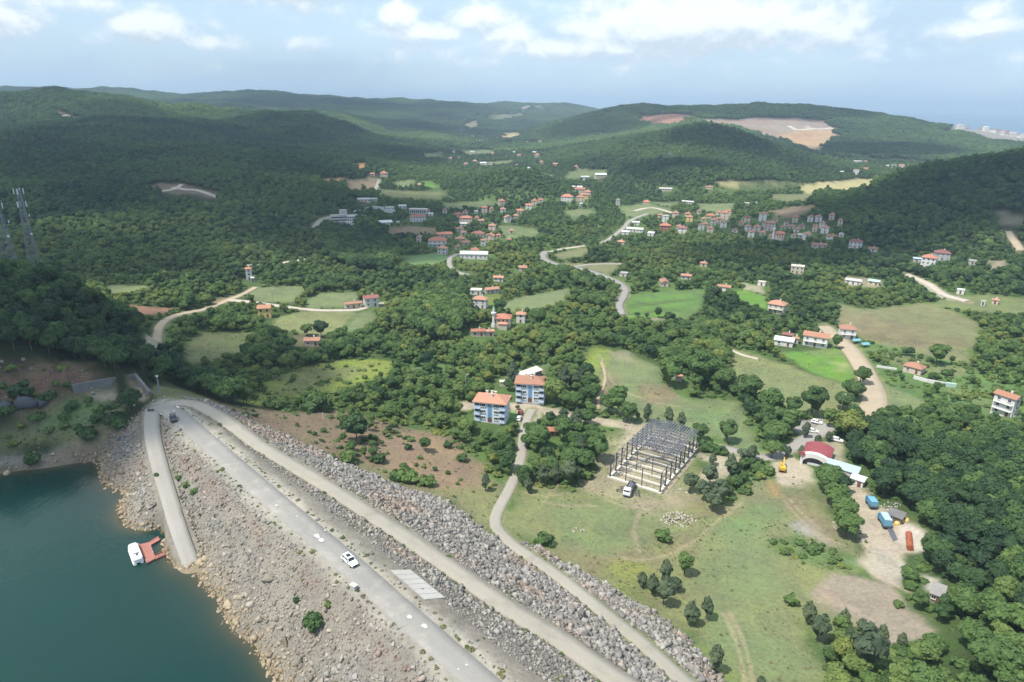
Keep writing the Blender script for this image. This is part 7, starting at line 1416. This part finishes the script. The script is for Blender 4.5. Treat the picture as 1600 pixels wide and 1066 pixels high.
def crane_truck():
    q = place(np.array([976, 990]), np.array([782, 757])); p = q.mean(0); p[2] = height(p[0], p[1]); yaw = math.atan2(q[0][1] - q[1][1], q[0][0] - q[1][0])
    root = empty('crane_truck', p, yaw, 'white lorry with loading crane and outriggers in front of the steel hall', 'truck')
    MB().box((-.5, 0, .95), (7.6, .9, .3)).build('chassis', MT['steel_dark'], root)
    b = MB(); b.box((-1.6, 0, 1.25), (5.4, 2.4, .2)); bd = b.build('flatbed', MT['steel_grey'], root)
    for s in (-1, 1): MB().box((-1.6, s * 1.18, 1.65), (5.4, .08, .6)).build('side_board', MT['steel_grey'], bd)
    MB().box((-4.27, 0, 1.65), (.08, 2.3, .6)).build('tailboard', MT['steel_grey'], bd)
    b = MB(); loft(b, [[(1.9, -1.2, .6), (3.9, -1.2, .6), (3.9, 1.2, .6), (1.9, 1.2, .6)], [(1.9, -1.2, 1.9), (3.95, -1.2, 1.9), (3.95, 1.2, 1.9), (1.9, 1.2, 1.9)], [(1.95, -1.1, 3.0), (3.55, -1.1, 3.0), (3.55, 1.1, 3.0), (1.95, 1.1, 3.0)]]); cb = b.build('cab', MT['paint_white'], root)
    b = MB(); b.bar((3.93, 0, 2.0), (3.6, 0, 2.85), 2.1, .06); MB().box((3.8, 0, 2.4), (.1, 2.0, .75)).build('windscreen', MT['glass_dark'], cb)
    for s in (-1, 1): MB().box((2.95, s * 1.16, 2.35), (1.0, .06, .7)).build('side_window', MT['glass_dark'], cb)
    MB().box((3.95, 0, .8), (.16, 2.3, .4)).build('bumper', MT['steel_dark'], root)
    for s in (-1, 1): MB().box((3.98, s * .85, 1.15), (.1, .35, .2)).build('headlight', MT['metal_white'], root)
    wheels(root, (2.9, -2.4, -3.5), 1.05, .5)
    b = MB(); b.cyl((1.45, 0, 2.1), .35, 1.6, 10); b.bar((1.45, 0, 2.9), (-1.8, .15, 3.5), .4); b.bar((-1.8, .15, 3.5), (-3.9, .2, 2.2), .28); b.build('crane_arm', MT['steel_grey'], root)
    for s in (-1, 1):
        o = MB().bar((1.4, s * .9, .95), (1.4, s * 4.0, .95), .28).build('outrigger', MT['steel_dark'], root); MB().box((1.4, s * 3.9, .35), (.35, .35, 1.0)).build('foot', MT['steel_dark'], o)
        o = MB().bar((-.9, s * .9, .95), (-.9, s * 3.2, .95), .24).build('outrigger', MT['steel_dark'], root); MB().box((-.9, s * 3.1, .35), (.3, .3, 1.0)).build('foot', MT['steel_dark'], o)
crane_truck()

def excavator():
    p = on(1222, 736); root = empty('excavator', p, R(68), 'yellow excavator with raised boom beside the pale yard', 'excavator'); root.scale = (.82, .82, .82)
    for s in (-1, 1):
        b = MB(); b.extrude([(-1.9, .35), (-1.6, .05), (1.6, .05), (1.9, .35), (1.9, .6), (1.6, .85), (-1.6, .85), (-1.9, .6)], s * 1.2 - .28, s * 1.2 + .28); b.build('track', MT['steel_dark'], root)
    MB().box((0, 0, .75), (1.8, 2.0, .5)).build('undercarriage', MT['steel_dark'], root)
    b = MB(); b.box((-.6, 0, 1.6), (3.2, 2.5, 1.0)); b.box((-1.7, 0, 2.1), (1.2, 2.4, .7)); b.build('body', MT['yellow_paint'], root)
    cb = MB().box((.6, .75, 2.5), (1.4, 1.0, 1.5), 0, .86).build('cab', MT['yellow_paint'], root); MB().box((1.28, .75, 2.6), (.1, .8, .9)).build('windscreen', MT['glass_dark'], cb); MB().box((.6, 1.24, 2.6), (.9, .08, .8)).build('side_window', MT['glass_dark'], cb)
    b = MB(); b.bar((.9, -.3, 1.7), (3.2, -.3, 4.3), .5, .55); b.bar((3.2, -.3, 4.3), (5.0, -.3, 3.9), .42, .48); b.build('boom', MT['yellow_paint'], root)
    b = MB(); b.bar((4.9, -.3, 4.1), (6.3, -.3, 1.7), .32, .36); b.build('stick', MT['yellow_paint'], root); b = MB(); b.extrude([(6.0, 1.7), (6.7, 1.6), (6.9, .9), (6.3, .5), (5.8, .9)], -.8, .2); b.build('bucket', MT['steel_grey'], root)
excavator()

# ------------------------------------------------------------------ dock and boat
def W20(u, v, z=20.45): return onplane(np.array(u, float), np.array(v, float), z)
def slab(mb, pts, z0, z1):
    n = len(pts); mb.add([(p[0], p[1], z1) for p in pts] + [(p[0], p[1], z0) for p in pts], [tuple(range(n))[::-1], tuple(range(n, 2 * n))] + [((i + 1) % n, i, n + i, n + (i + 1) % n)[::-1] for i in range(n)])
def dock():
    o0 = W20(228, 862); root = empty('floating_dock', o0, 0, 'reddish U-shaped floating dock at the shore of the reservoir', 'dock')
    def L_(u, v): q = W20(u, v) - o0; return q[:2]
    A_, B_, Cc, D = L_(216, 851), L_(229.5, 880), L_(243.5, 872), L_(234, 847); 
    def quad(a, b, c, d, name):
        # planks side by side across the deck, each a board of its own
        n = max(3, int(np.linalg.norm(np.array(a) - np.array(d)) / .42)); par = None; base = MB(); slab(base, [a, b, c, d], -.32, -.06); par = base.build(name, MT['deck_red'], root)
        for i in range(n):
            s0, s1 = i / n + .006, (i + 1) / n - .006; b_ = MB(); pa = [np.array(a) + (np.array(d) - a) * s0, np.array(b) + (np.array(c) - b) * s0, np.array(b) + (np.array(c) - b) * s1, np.array(a) + (np.array(d) - a) * s1]
            slab(b_, pa, -.055, .0 + .012 * ((i * 7) % 3)); b_.build('plank', MT['deck_red'], par)
    quad(A_, B_, Cc, D, 'platform'); quad(D, L_(235.5, 851.5), L_(250, 843.5), L_(247.5, 838.5), 'walkway'); quad(L_(240.6, 869), L_(243, 873.5), L_(275, 859), L_(272.8, 857), 'gangway')
    fl = MB().cyl((0, 0, 0), .33, 1.1, 10, axis='x').me('float_drum', MT['steel_dark'])
    for u, v in ((219, 853), (224, 863), (229, 874), (233, 852), (238, 864), (246, 843), (250, 868)): q = L_(u, v); obj('float_drum', fl, root, (q[0], q[1], -.42))
    pm = MB().box((0, 0, .3), (.14, .14, .6)).me('mooring_post', MT['metal_white'])
    for u, v in ((235, 856), (237, 860), (239.5, 864.5), (217, 852), (230, 878)): q = L_(u, v); obj('mooring_post', pm, root, (q[0], q[1], 0))
    q0, q1 = L_(243, 871.5), L_(273, 858.3); rl = MB(); rl.bar((q0[0], q0[1], .95), (q1[0], q1[1], .95), .07); rl.bar((q0[0], q0[1], .5), (q1[0], q1[1], .5), .05)
    for i in range(7): s = q0 + (q1 - q0) * i / 6; rl.bar((s[0], s[1], 0), (s[0], s[1], .95), .07)
    rl.build('railing', MT['rust'], root)
    for (u0, v0, u1, v1) in ((216, 851, 229.5, 880), (234, 847, 247.5, 838.5)):
        a, b_ = L_(u0, v0), L_(u1, v1); MB().bar((a[0], a[1], .06), (b_[0], b_[1], .06), .16).build('edge_beam', MT['deck_red'], root)
    # white pontoon boat beside it
    a, b_, c, d = W20(200, 858), W20(209, 883), W20(224.5, 876), W20(215, 851.5); ctr = (a + b_ + c + d) / 4; ax = (b_ + c - a - d); ax = ax[:2] / np.linalg.norm(ax[:2]); Lb = (np.linalg.norm((b_ - a)[:2]) + np.linalg.norm((c - d)[:2])) / 2; Wb = (np.linalg.norm((d - a)[:2]) + np.linalg.norm((c - b_)[:2])) / 2
    bo = empty('pontoon_boat', (ctr[0], ctr[1], 20), math.atan2(ax[1], ax[0]), 'white covered boat moored beside the reddish dock', 'boat')
    for s in (-1, 1):
        m_ = MB(); loft(m_, [[(x, s * Wb * .33 + y * r_, z_ * r_ + .1) for y, z_ in ((-.5, -.3), (0, -.5), (.5, -.3), (.5, .3), (-.5, .3))] for x, r_ in ((-Lb * .5, .5), (-Lb * .42, .9), (Lb * .42, .9), (Lb * .5, .5))]); m_.build('pontoon', MT['boat_white'], bo)
    MB().box((0, 0, .55), (Lb * .98, Wb * .95, .22)).build('deck', MT['boat_white'], bo)
    ring = lambda k, z_: [(x * Lb * .49 * k, y * Wb * .5 * k, z_) for x, y in ((-1, -.6), (-.82, -.95), (.86, -1), (1, -.8), (1, .8), (.86, 1), (-.82, .95), (-1, .6))]
    m_ = MB(); loft(m_, [ring(.96, .66), ring(1.0, 1.25), ring(.96, 1.62), ring(.8, 1.78)]); cv = m_.build('cover', MT['boat_white'], bo)
    m_ = MB(); m_.box((Lb * .2, 0, 1.80), (.5, Wb * .66, .05)); m_.build('window', MT['steel_grey'], cv)
    m_ = MB(); m_.box((Lb * .3, Wb * .05, 1.805), (.9, .5, .05)); m_.build('hatch', MT['steel_dark'], cv)
    for k in range(3): MB().box((Lb * .42, (k - 1) * Wb * .2, 1.74), (.5, .18, .05), .4).build('vent', MT['metal_grey'], cv)
    rl = MB()
    for s in (-1, 1): rl.bar((-Lb * .4, s * Wb * .5, 1.0), (Lb * .44, s * Wb * .5, 1.0), .06)
    rl.build('rubbing_strake', MT['metal_grey'], bo)
dock()

# ------------------------------------------------------------------ steel hall under construction
def hall():
    q = place(np.array([953, 1031, 1086]), np.array([746, 770, 702])); a, b_, c = q; fx = (b_ - a)[:2]; Wd = np.linalg.norm(fx); fx /= Wd; by = np.array([-fx[1], fx[0]]); Ld = abs(np.dot((c - b_)[:2], by)); ang = math.atan2(fx[1], fx[0])
    z = float(np.mean(height(np.array([a[0], b_[0], c[0]]), np.array([a[1], b_[1], c[1]])))); root = empty('steel_hall', (a[0], a[1], z), ang, 'unfinished hall of dark steel columns and roof trusses on pale foundations', 'steel frame')
    KEEP.append((a[0] + fx[0] * Wd / 2 + by[0] * Ld / 2, a[1] + fx[1] * Wd / 2 + by[1] * Ld / 2, max(Wd, Ld) * .6))
    H = 7.6; nf = 9; sp_ = Ld / (nf - 1); hr = H + 1.5
    MB().box((Wd / 2, -.2, .1), (Wd + 1.4, 1.2, .9)).build('foundation_beam', MT['concrete_pale'], root)
    for x in (0, Wd): MB().box((x, Ld / 2, .1), (1.1, Ld - .9, .9)).build('foundation_beam', MT['concrete_pale'], root)
    MB().box((Wd / 2, Ld + .1, .1), (Wd + 1.4, 1.0, .9)).build('foundation_beam', MT['concrete_pale'], root)
    for k in range(1, nf - 1): MB().box((Wd / 2, k * sp_, .02), (Wd - 1.2, .7, .7)).build('floor_beam', MT['concrete_pale'], root)
    MB().box((Wd + 1.6, Ld * .42, -.1), (1.0, Ld * .75, .8)).build('outer_kerb', MT['sand_pile'], root)
    cm = MB(); cm.box((0, 0, H / 2), (.16, .5, H)); cm.box((.16, 0, H / 2), (.14, .5, H)); cm.box((0, 0, .7), (.7, .7, .3)); cm = cm.me('column', MT['steel_dark'])
    pm = MB().bar((0, 0, .2), (0, 0, 1), .2).me('x', MT['steel_dark'])
    for k in range(nf):
        for x in (0, Wd): obj('column', cm, root, (x, k * sp_, 0))
    def truss(y, full):
        t_ = MB(); n = 12
        for i in range(n):
            x0, x1 = Wd * i / n, Wd * (i + 1) / n; z0 = H + (hr - H) * (1 - abs(2 * i / n - 1)); z1 = H + (hr - H) * (1 - abs(2 * (i + 1) / n - 1))
            t_.bar((x0, y, z0), (x1, y, z1), .2)
            if full: t_.bar((x0, y, H - .5), (x1, y, H - .5), .16); t_.bar((x0, y, z0), (x1, y, H - .5), .12); t_.bar((x1, y, H - .5), (x1, y, z1), .12)
        return t_.build('roof_truss', MT['steel_grey'], root)
    for k in range(6, 2 * nf - 1): truss(k * sp_ / 2, True)
    for k in range(0, 3):
        MB().bar((0, k * sp_, H - .2), (Wd, k * sp_, H - .2), .2).build('tie_beam', MT['steel_dark'], root)
    for i in range(21):
        x = Wd * i / 20; zz = H + (hr - H) * (1 - abs(2 * i / 20 - 1)) + .14; MB().bar((x, sp_ * 3 - .4, zz), (x, Ld + .5, zz), .14).build('purlin', MT['galvanised'], root)
    for x in (0, Wd):
        for zz in (2.6, 5.1, H): MB().bar((x, 0, zz), (x, Ld, zz), .15).build('side_rail', MT['steel_dark'], root)
        for k in range(0, nf - 1, 2): 
            br_ = MB(); br_.bar((x, k * sp_, .6), (x, (k + 1) * sp_, H - .3), .1); br_.bar((x, (k + 1) * sp_, .6), (x, k * sp_, H - .3), .1); br_.build('cross_brace', MT['steel_grey'], root)
    for y in (0, Ld):
        for f in (.32, .64): MB().bar((Wd * f, y, 0), (Wd * f, y, H - .2), .26).build('gable_post', MT['steel_dark'], root)
    for f in (.32, .64): MB().bar((Wd * f, sp_ * 2, 0), (Wd * f, sp_ * 2, H - .2), .22).build('prop', MT['steel_dark'], root)
    for k in range(3, nf - 1):
        for f0, f1 in ((0, .25), (.25, .5), (.5, .75), (.75, 1)):
            br_ = MB(); br_.bar((Wd * f0, k * sp_, H - .4), (Wd * f1, (k + 1) * sp_, H - .4), .1); br_.bar((Wd * f1, k * sp_, H - .4), (Wd * f0, (k + 1) * sp_, H - .4), .1); br_.build('wind_brace', MT['steel_grey'], root)
    MB().bar((Wd * .1, sp_ * .3, 1.0), (Wd * .42, sp_ * 4.4, 1.4), .3).build('loose_beam', MT['galvanised'], root)
    for i in range(14):
        rb = random.Random(i); x, y = rb.uniform(.1, .9) * Wd, rb.uniform(.35, .95) * Ld; t_ = rb.uniform(0, 3); MB().bar((x, y, .6 + i * .02), (x + math.cos(t_) * 4, y + math.sin(t_) * 4, .7 + i * .02), .2).build('loose_beam', MT['steel_grey'], root)
hall()

def heap(u, v, n, rad, smin, smax, mtl, name, label, cat, flat=.5):
    p = place(u, v)[0]; root = empty(name, p, 0, label, cat); rr_ = np.random.default_rng(int(u + v))
    ms = [mesh('piece', RKV[i], ICF, MT[mtl]) for i in range(3)]
    for i in range(n):
        t_ = rr_.uniform(0, 6.28); q = rad * math.sqrt(rr_.random()); x, y = q * math.cos(t_), q * math.sin(t_) * .8; s = rr_.uniform(smin, smax); zz = (1 - q / rad) * flat
        o = obj('block', ms[i % 3], root, (x, y, float(height(p[0] + x, p[1] + y)) - p[2] + zz * .8), tuple(rr_.uniform(0, 6.28, 3))); o.scale = (s, s * rr_.uniform(.5, 1), s * .6)
RKV = [np.array([w_.co[:] for w_ in RK[i].vertices]) for i in range(3)]
heap(1059, 812, 110, 5.6, .3, .95, 'white_stone', 'rubble_heap', 'flat heap of pale broken concrete right of the steel hall', 'rubble', 1.0)
heap(906, 829, 9, 2.8, .5, 1.1, 'white_stone', 'stone_group', 'few pale stones lying in the lawn before the hall', 'stones', .2)
heap(1238, 868, 5, 1.0, .3, .6, 'white_stone', 'litter_pile', 'small white rubbish pile at the edge of the scrub', 'rubbish', .2)
heap(1312, 822, 9, 2.6, .4, 1.0, 'white_stone', 'stone_group', 'white stones beside the yard below the tree row', 'stones', .2)
heap(860, 705, 8, 2.4, .5, 1.3, 'white_stone', 'stone_group', 'pale boulders in the grass behind the island spruces', 'stones', .2)
heap(1064, 768, 8, 2.2, .5, 1.2, 'white_stone', 'stone_group', 'white blocks at the near right corner of the hall', 'stones', .3)
heap(1390, 790, 26, 3.4, .25, .6, 'concrete', 'scrap_heap', 'heap of scrap behind the two blue trucks', 'scrap', .5)
heap(1350, 768, 20, 3.0, .25, .6, 'sand_pile', 'scrap_heap', 'heap of timber and stones below the white cabin', 'scrap', .4)
heap(182, 685, 8, 3.6, .8, 1.7, 'concrete_dark', 'boulder_group', 'big dark boulders on the bank below the junction', 'stones', .3)
p = place(34, 640)[0]; root = empty('rock_outcrop', p, .3, 'big dark slate outcrop at the foot of the earth cliff', 'rock')
rr_ = np.random.default_rng(77)
for i, (x_, y_, s_) in enumerate(((-3.5, 0, 4.2), (1.5, .8, 4.8), (5.5, 1.5, 3.2), (-.5, 2.8, 4.6), (-6.5, 1, 2.6))):
    V_ = RKV[i % 3] * (1 + .1 * rr_.standard_normal((len(ICV), 1))); o = obj('boulder', mesh('boulder', V_, ICF, MT['slate']), root, (x_, y_, s_ * .3), (rr_.uniform(-.3, .3), rr_.uniform(-.3, .3), rr_.uniform(0, 6))); o.scale = (s_, s_ * .8, s_ * .95)
def lumps(u, v, n, mtl, name, label, cat):
    p = place(u, v)[0]; root = empty(name, p, .4, label, cat)
    for i in range(n):
        b = MB(); ring_ = [(math.cos(t_) * 1.0, math.sin(t_) * .8) for t_ in np.linspace(0, 6.283, 9)[:-1]]; loft(b, [[(x * k, y * k, z_) for x, y in ring_] for k, z_ in ((1.05, -.3), (1, .35), (.6, .8), (.15, .95))]); o = b.build('covered_pile', MT[mtl], root, ((i - (n - 1) / 2) * 1.9, .25 * (i % 2), 0)); o.scale = (1.1, 1, 1 + .2 * (i % 2))
lumps(1409, 816, 3, 'tarp_yellow', 'tarpaulin_pile', 'pale yellow covered piles beside the grey tin shack', 'pile')
# rusty tank lying on the pale yard
q = place(np.array([1419, 1421]), np.array([838, 861])); md = q.mean(0); root = empty('rusty_tank', (md[0], md[1], height(md[0], md[1])), math.atan2(*(q[1] - q[0])[[1, 0]]), 'long rust red steel tank lying on the pale yard', 'tank')
b = MB(); b.cyl((0, 0, .95), .9, np.linalg.norm((q[1] - q[0])[:2]), 14, axis='x'); b.build('drum', MT['rust'], root)
for s in (-1, 1): MB().box((s * 2, 0, .2), (.3, 1.6, .5)).build('cradle', MT['steel_dark'], root)
MB().cyl((.8, 0, 1.9), .3, .3, 10).build('manhole', MT['rust'], root)
# low wall of dark beams between truck and tank
q = place(np.array([1388, 1400]), np.array([822, 846])); md = q.mean(0); root = empty('beam_stack', (md[0], md[1], height(md[0], md[1])), math.atan2(*(q[1] - q[0])[[1, 0]]), 'dark long beams laid out on the yard below the larger blue truck', 'beams')
for i in range(4): MB().box((0, (i - 1.5) * .4, .2), (np.linalg.norm((q[1] - q[0])[:2]) * (1 - .06 * i), .3, .3)).build('beam', MT['steel_grey'], root)

# ------------------------------------------------------------------ lattice towers, masts, posts
def tower(ub, vb, Yd, vtop, wb, wt, label, antennas):
    d = pdir(np.array(ub), np.array(vb)); s = Yd / d[1]; x, y = d[0] * s, Yd; z0 = float(height(x, y)) - .5; zs = np.linspace(z0, 220, 800); k = np.argmin(np.abs(project(np.column_stack([np.full(800, x), np.full(800, y), zs]))[1] - vtop)); Ht = zs[k] - z0
    root = empty('lattice_tower', (x, y, z0), .35, label, 'tower'); KEEP.append((x, y, 2))
    n = 16; f = lambda i: (wb + (wt - wb) * (i / n) ** .85) / 2; zz = lambda i: Ht * (1 - (1 - i / n) ** 1.15)
    cor = ((-1, -1), (1, -1), (1, 1), (-1, 1))
    for cx, cy_ in cor:
        b = MB()
        for i in range(n): b.bar((cx * f(i), cy_ * f(i), zz(i)), (cx * f(i + 1), cy_ * f(i + 1), zz(i + 1)), .18)
        b.build('leg', MT['galvanised'], root)
    for i in range(n):
        b = MB()
        for j in range(4):
            p0, p1 = cor[j], cor[(j + 1) % 4]; A0 = (p0[0] * f(i), p0[1] * f(i), zz(i)); A1 = (p1[0] * f(i), p1[1] * f(i), zz(i)); B0 = (p0[0] * f(i + 1), p0[1] * f(i + 1), zz(i + 1)); B1 = (p1[0] * f(i + 1), p1[1] * f(i + 1), zz(i + 1))
            b.bar(A0, B1, .09); b.bar(A1, B0, .09); b.bar(B0, B1, .09)
        b.build('brace', MT['galvanised'], root)
    for fr, nn in antennas:
        for j in range(nn):
            t_ = 6.28 * j / nn; rr_ = wt / 2 + 1.3; MB().box((0, 0, 0), (.45, .3, 2.4)).build('antenna', MT['metal_white'], root, (math.cos(t_) * rr_, math.sin(t_) * rr_, Ht * fr), (0, 0, t_ + 1.57)); MB().bar((0, 0, Ht * fr), (math.cos(t_) * rr_, math.sin(t_) * rr_, Ht * fr), .12).build('bracket', MT['galvanised'], root)
    for fr, t_ in ((.78, .2), (.62, -.6)): MB().cyl((0, 0, 0), .6, .35, 12, .5, 'x').build('dish', MT['metal_white'], root, (math.cos(t_) * (wt + 1), math.sin(t_) * (wt + 1), Ht * fr), (0, 0, t_))
tower(63, 452, 300, 297, 5.4, 1.0, 'slimmer lattice mast with white antennas on the left hill', ((.99, 4), (.88, 3)))
tower(22, 446, 282, 318, 6.4, 2.2, 'lattice mast cut by the left edge of the picture', ((.97, 3),))
tower(1046, 253, 1290, 238, 6, 2.5, 'small pale mast on the wooded hill in the middle distance', ())
def post(u, v, h_, rad, mtl, label, name='post', cat='post', arm=0.0, lean=0.0, head=False, up=0.0):
    p = on(u, v, up); root = empty(name, p, 0, label, cat); root.rotation_euler = (0, lean, .2)
    MB().cyl((0, 0, h_ / 2 - .3), rad, h_ + .6, 8, rad * .7).build('pole', MT[mtl], root)
    if arm: MB().bar((0, 0, h_ - .1), (arm, 0, h_ + .2), rad * 1.2).build('arm', MT[mtl], root); MB().box((arm, 0, h_ + .15), (.7, .3, .14)).build('lamp_head', MT['metal_white'], root)
    if head: MB().box((0, 0, h_), (.7, .5, .4)).build('head', MT['metal_white'], root)
    return root
b_ = post(250, 617, 6.5, .3, 'galvanised', 'thick grey metal mast beside the road junction', 'mast', 'mast', head=True)
post(235, 632, 7.5, .08, 'wood', 'thin leaning wooden pole left of the grey mast', 'pole', 'pole', lean=-.12)
post(618, 985, 4.2, .07, 'metal_white', 'thin pale post on the shoulder of the crest road'); post(505, 655, 2.6, .14, 'metal_white', 'short white marker post at the top of the brown slope')
post(728, 612, 8, .09, 'metal_white', 'white street lamp among trees left of the blue flats', 'street_lamp', 'street lamp', arm=.9); post(1313, 646, 8.5, .1, 'galvanised', 'grey lamp pole beside the foot of the tan road', 'street_lamp', 'street lamp', arm=1.0)
post(427, 474, 9, .12, 'wood', 'wooden power pole standing in the green field', 'power_pole', 'power pole', arm=.6); post(941, 567, 2.0, .2, 'metal_white', 'white marker post at the head of the meadow path'); post(976, 573, 3.0, .1, 'wood', 'dark stake in the upper meadow')
post(984, 600, 2.5, .1, 'wood', 'left dark stake in the meadow', 'stake', 'stake'); post(1009, 600, 2.5, .1, 'wood', 'right dark stake in the meadow', 'stake', 'stake')
p = on(236, 645); root = empty('road_barrier', p, .15, 'small dark sign stand in the road at the ramp head', 'barrier'); MB().box((0, 0, .75), (1.9, .12, .7)).build('board', MT['steel_dark'], root)
for s in (-1, 1): MB().bar((s * .8, 0, 0), (s * .8, 0, 1.1), .1).build('leg', MT['steel_dark'], root)
p = on(553, 921); root = empty('cabinet', p, -.6, 'low concrete cabinet with flat lid beside the crest road', 'cabinet'); MB().box((0, 0, .45), (1.3, .8, 1.0)).build('body', MT['concrete'], root); MB().box((0, 0, .99), (1.5, 1.0, .1)).build('lid', MT['concrete_pale'], root)
for (u, v, lb) in ((222, 614, 'left white stone block above the junction'), (232, 611, 'upper white stone block above the junction'), (240, 627, 'white stone block beside the grey mast'), (257, 621, 'long pale stone kerb block at the junction'), (210, 634, 'white stone block under the dark trees')):
    p = on(u, v); o = obj('stone_block', mesh('stone_block', RKV[1] * np.array([1.0, .6, .6]), ICF, MT['white_stone']), None, p, (0, 0, u)); tag(o, lb, 'stone block', 'stone blocks at the junction')
# concrete pad on the mid slope
Q = [place(u, v)[0] for u, v in ((610, 893), (641, 892), (696, 936), (664, 939))]; o0 = Q[0]
root = empty('concrete_pad', o0, 0, 'bare concrete pad on the stones between crest and berm road', 'concrete pad')
for i in range(6):
    s0, s1 = i / 6 + .004, (i + 1) / 6 - .004; V = [Q[0] + (Q[3] - Q[0]) * s0, Q[1] + (Q[2] - Q[1]) * s0, Q[1] + (Q[2] - Q[1]) * s1, Q[0] + (Q[3] - Q[0]) * s1]; V = [v_ - o0 + np.array([0, 0, .35]) for v_ in V]; V = V + [v_ - np.array([0, 0, .8]) for v_ in V]
    MB().add(V, [(0, 1, 2, 3), (7, 6, 5, 4), (0, 4, 5, 1), (1, 5, 6, 2), (2, 6, 7, 3), (3, 7, 4, 0)]).build('slab', MT['concrete'], root)
# lime patches painted on the crest road
for k, (u, v, rx, ry) in enumerate(((496, 839, 1.5, .8), (502, 845, 1.3, .9), (432, 791, .9, .5), (508, 830, .5, .35), (640, 965, .8, .6), (663, 979, 1.0, .7), (464, 808, .5, .25), (729, 1040, .35, .3), (716, 1047, .3, .25), (252, 648, 1.0, .4), (278, 637, 1.6, .5), (272, 643, 1.1, .4), (265, 650, 1.2, .6))):
    p = place(u, v)[0]; rr_ = np.random.default_rng(k); n = 14; V = []
    for i in range(n):
        t_ = 6.283 * i / n; q = (.5 + .35 * rr_.random()); x, y = math.cos(t_) * rx * q, math.sin(t_) * ry * q; ca, sa = math.cos(RDYAW), math.sin(RDYAW); X_, Y_ = p[0] + x * ca - y * sa, p[1] + x * sa + y * ca; rx_ = 1; V.append((X_, Y_, float(height(X_, Y_)) + .135 + math.hypot(p[0], p[1]) / 4200 + .03))
    tag(obj('lime_patch', mesh('lime_patch', V, [tuple(range(n))], MT['lime'])), None, None, None, 'structure')
# houses of the port and the hilltop villages, too far off to part them
def specks(name, label, spots, n, seed, smin=9, smax=20):
    rr_ = np.random.default_rng(seed); b = MB(); mts = [MT['plaster_white'], MT['plaster_cream'], MT['plaster_grey'], MT['tile_brown'], MT['tile_orange']]
    pg = wpoly(spots); lo, hi = pg.min(0), pg.max(0); k = 0
    while k < n:
        q = lo + (hi - lo) * rr_.random(2)
        if poly_sd(q[:1], q[1:], pg)[0] > 0: k += .05; continue
        k += 1; w_, d_, h_ = rr_.uniform(smin, smax), rr_.uniform(smin, smax), rr_.choice([5, 7, 10, 13]); z_ = float(height(q[0], q[1])); rz_ = rr_.uniform(-.4, .4); b.mi = int(rr_.choice(3, p=[.62, .2, .18])); b.box((q[0], q[1], z_ + h_ / 2 - 2), (w_, d_, h_ + 4), rz_); b.mi = int(rr_.choice([3, 4, 0, 2])); b.box((q[0], q[1], z_ + h_ + .9), (w_ + 1, d_ + 1, 1.8), rz_, .5)
    tag(b.build(name, mts), label, None, None, 'stuff')
specks('port_town', 'white houses of the port town on the shore', [(1490, 207), (1540, 203), (1640, 201), (1640, 224), (1590, 223), (1545, 216)], 330, 5, 10, 26)
specks('hilltop_village', 'white houses on the far left ridge', [(816, 171), (832, 168), (846, 168), (847, 172), (818, 173)], 40, 6, 10, 22)
specks('hilltop_village', 'pale houses on the ridge left of the sea', [(960, 167), (995, 166), (1020, 167), (990, 169.5), (962, 169.5)], 40, 7, 10, 24)
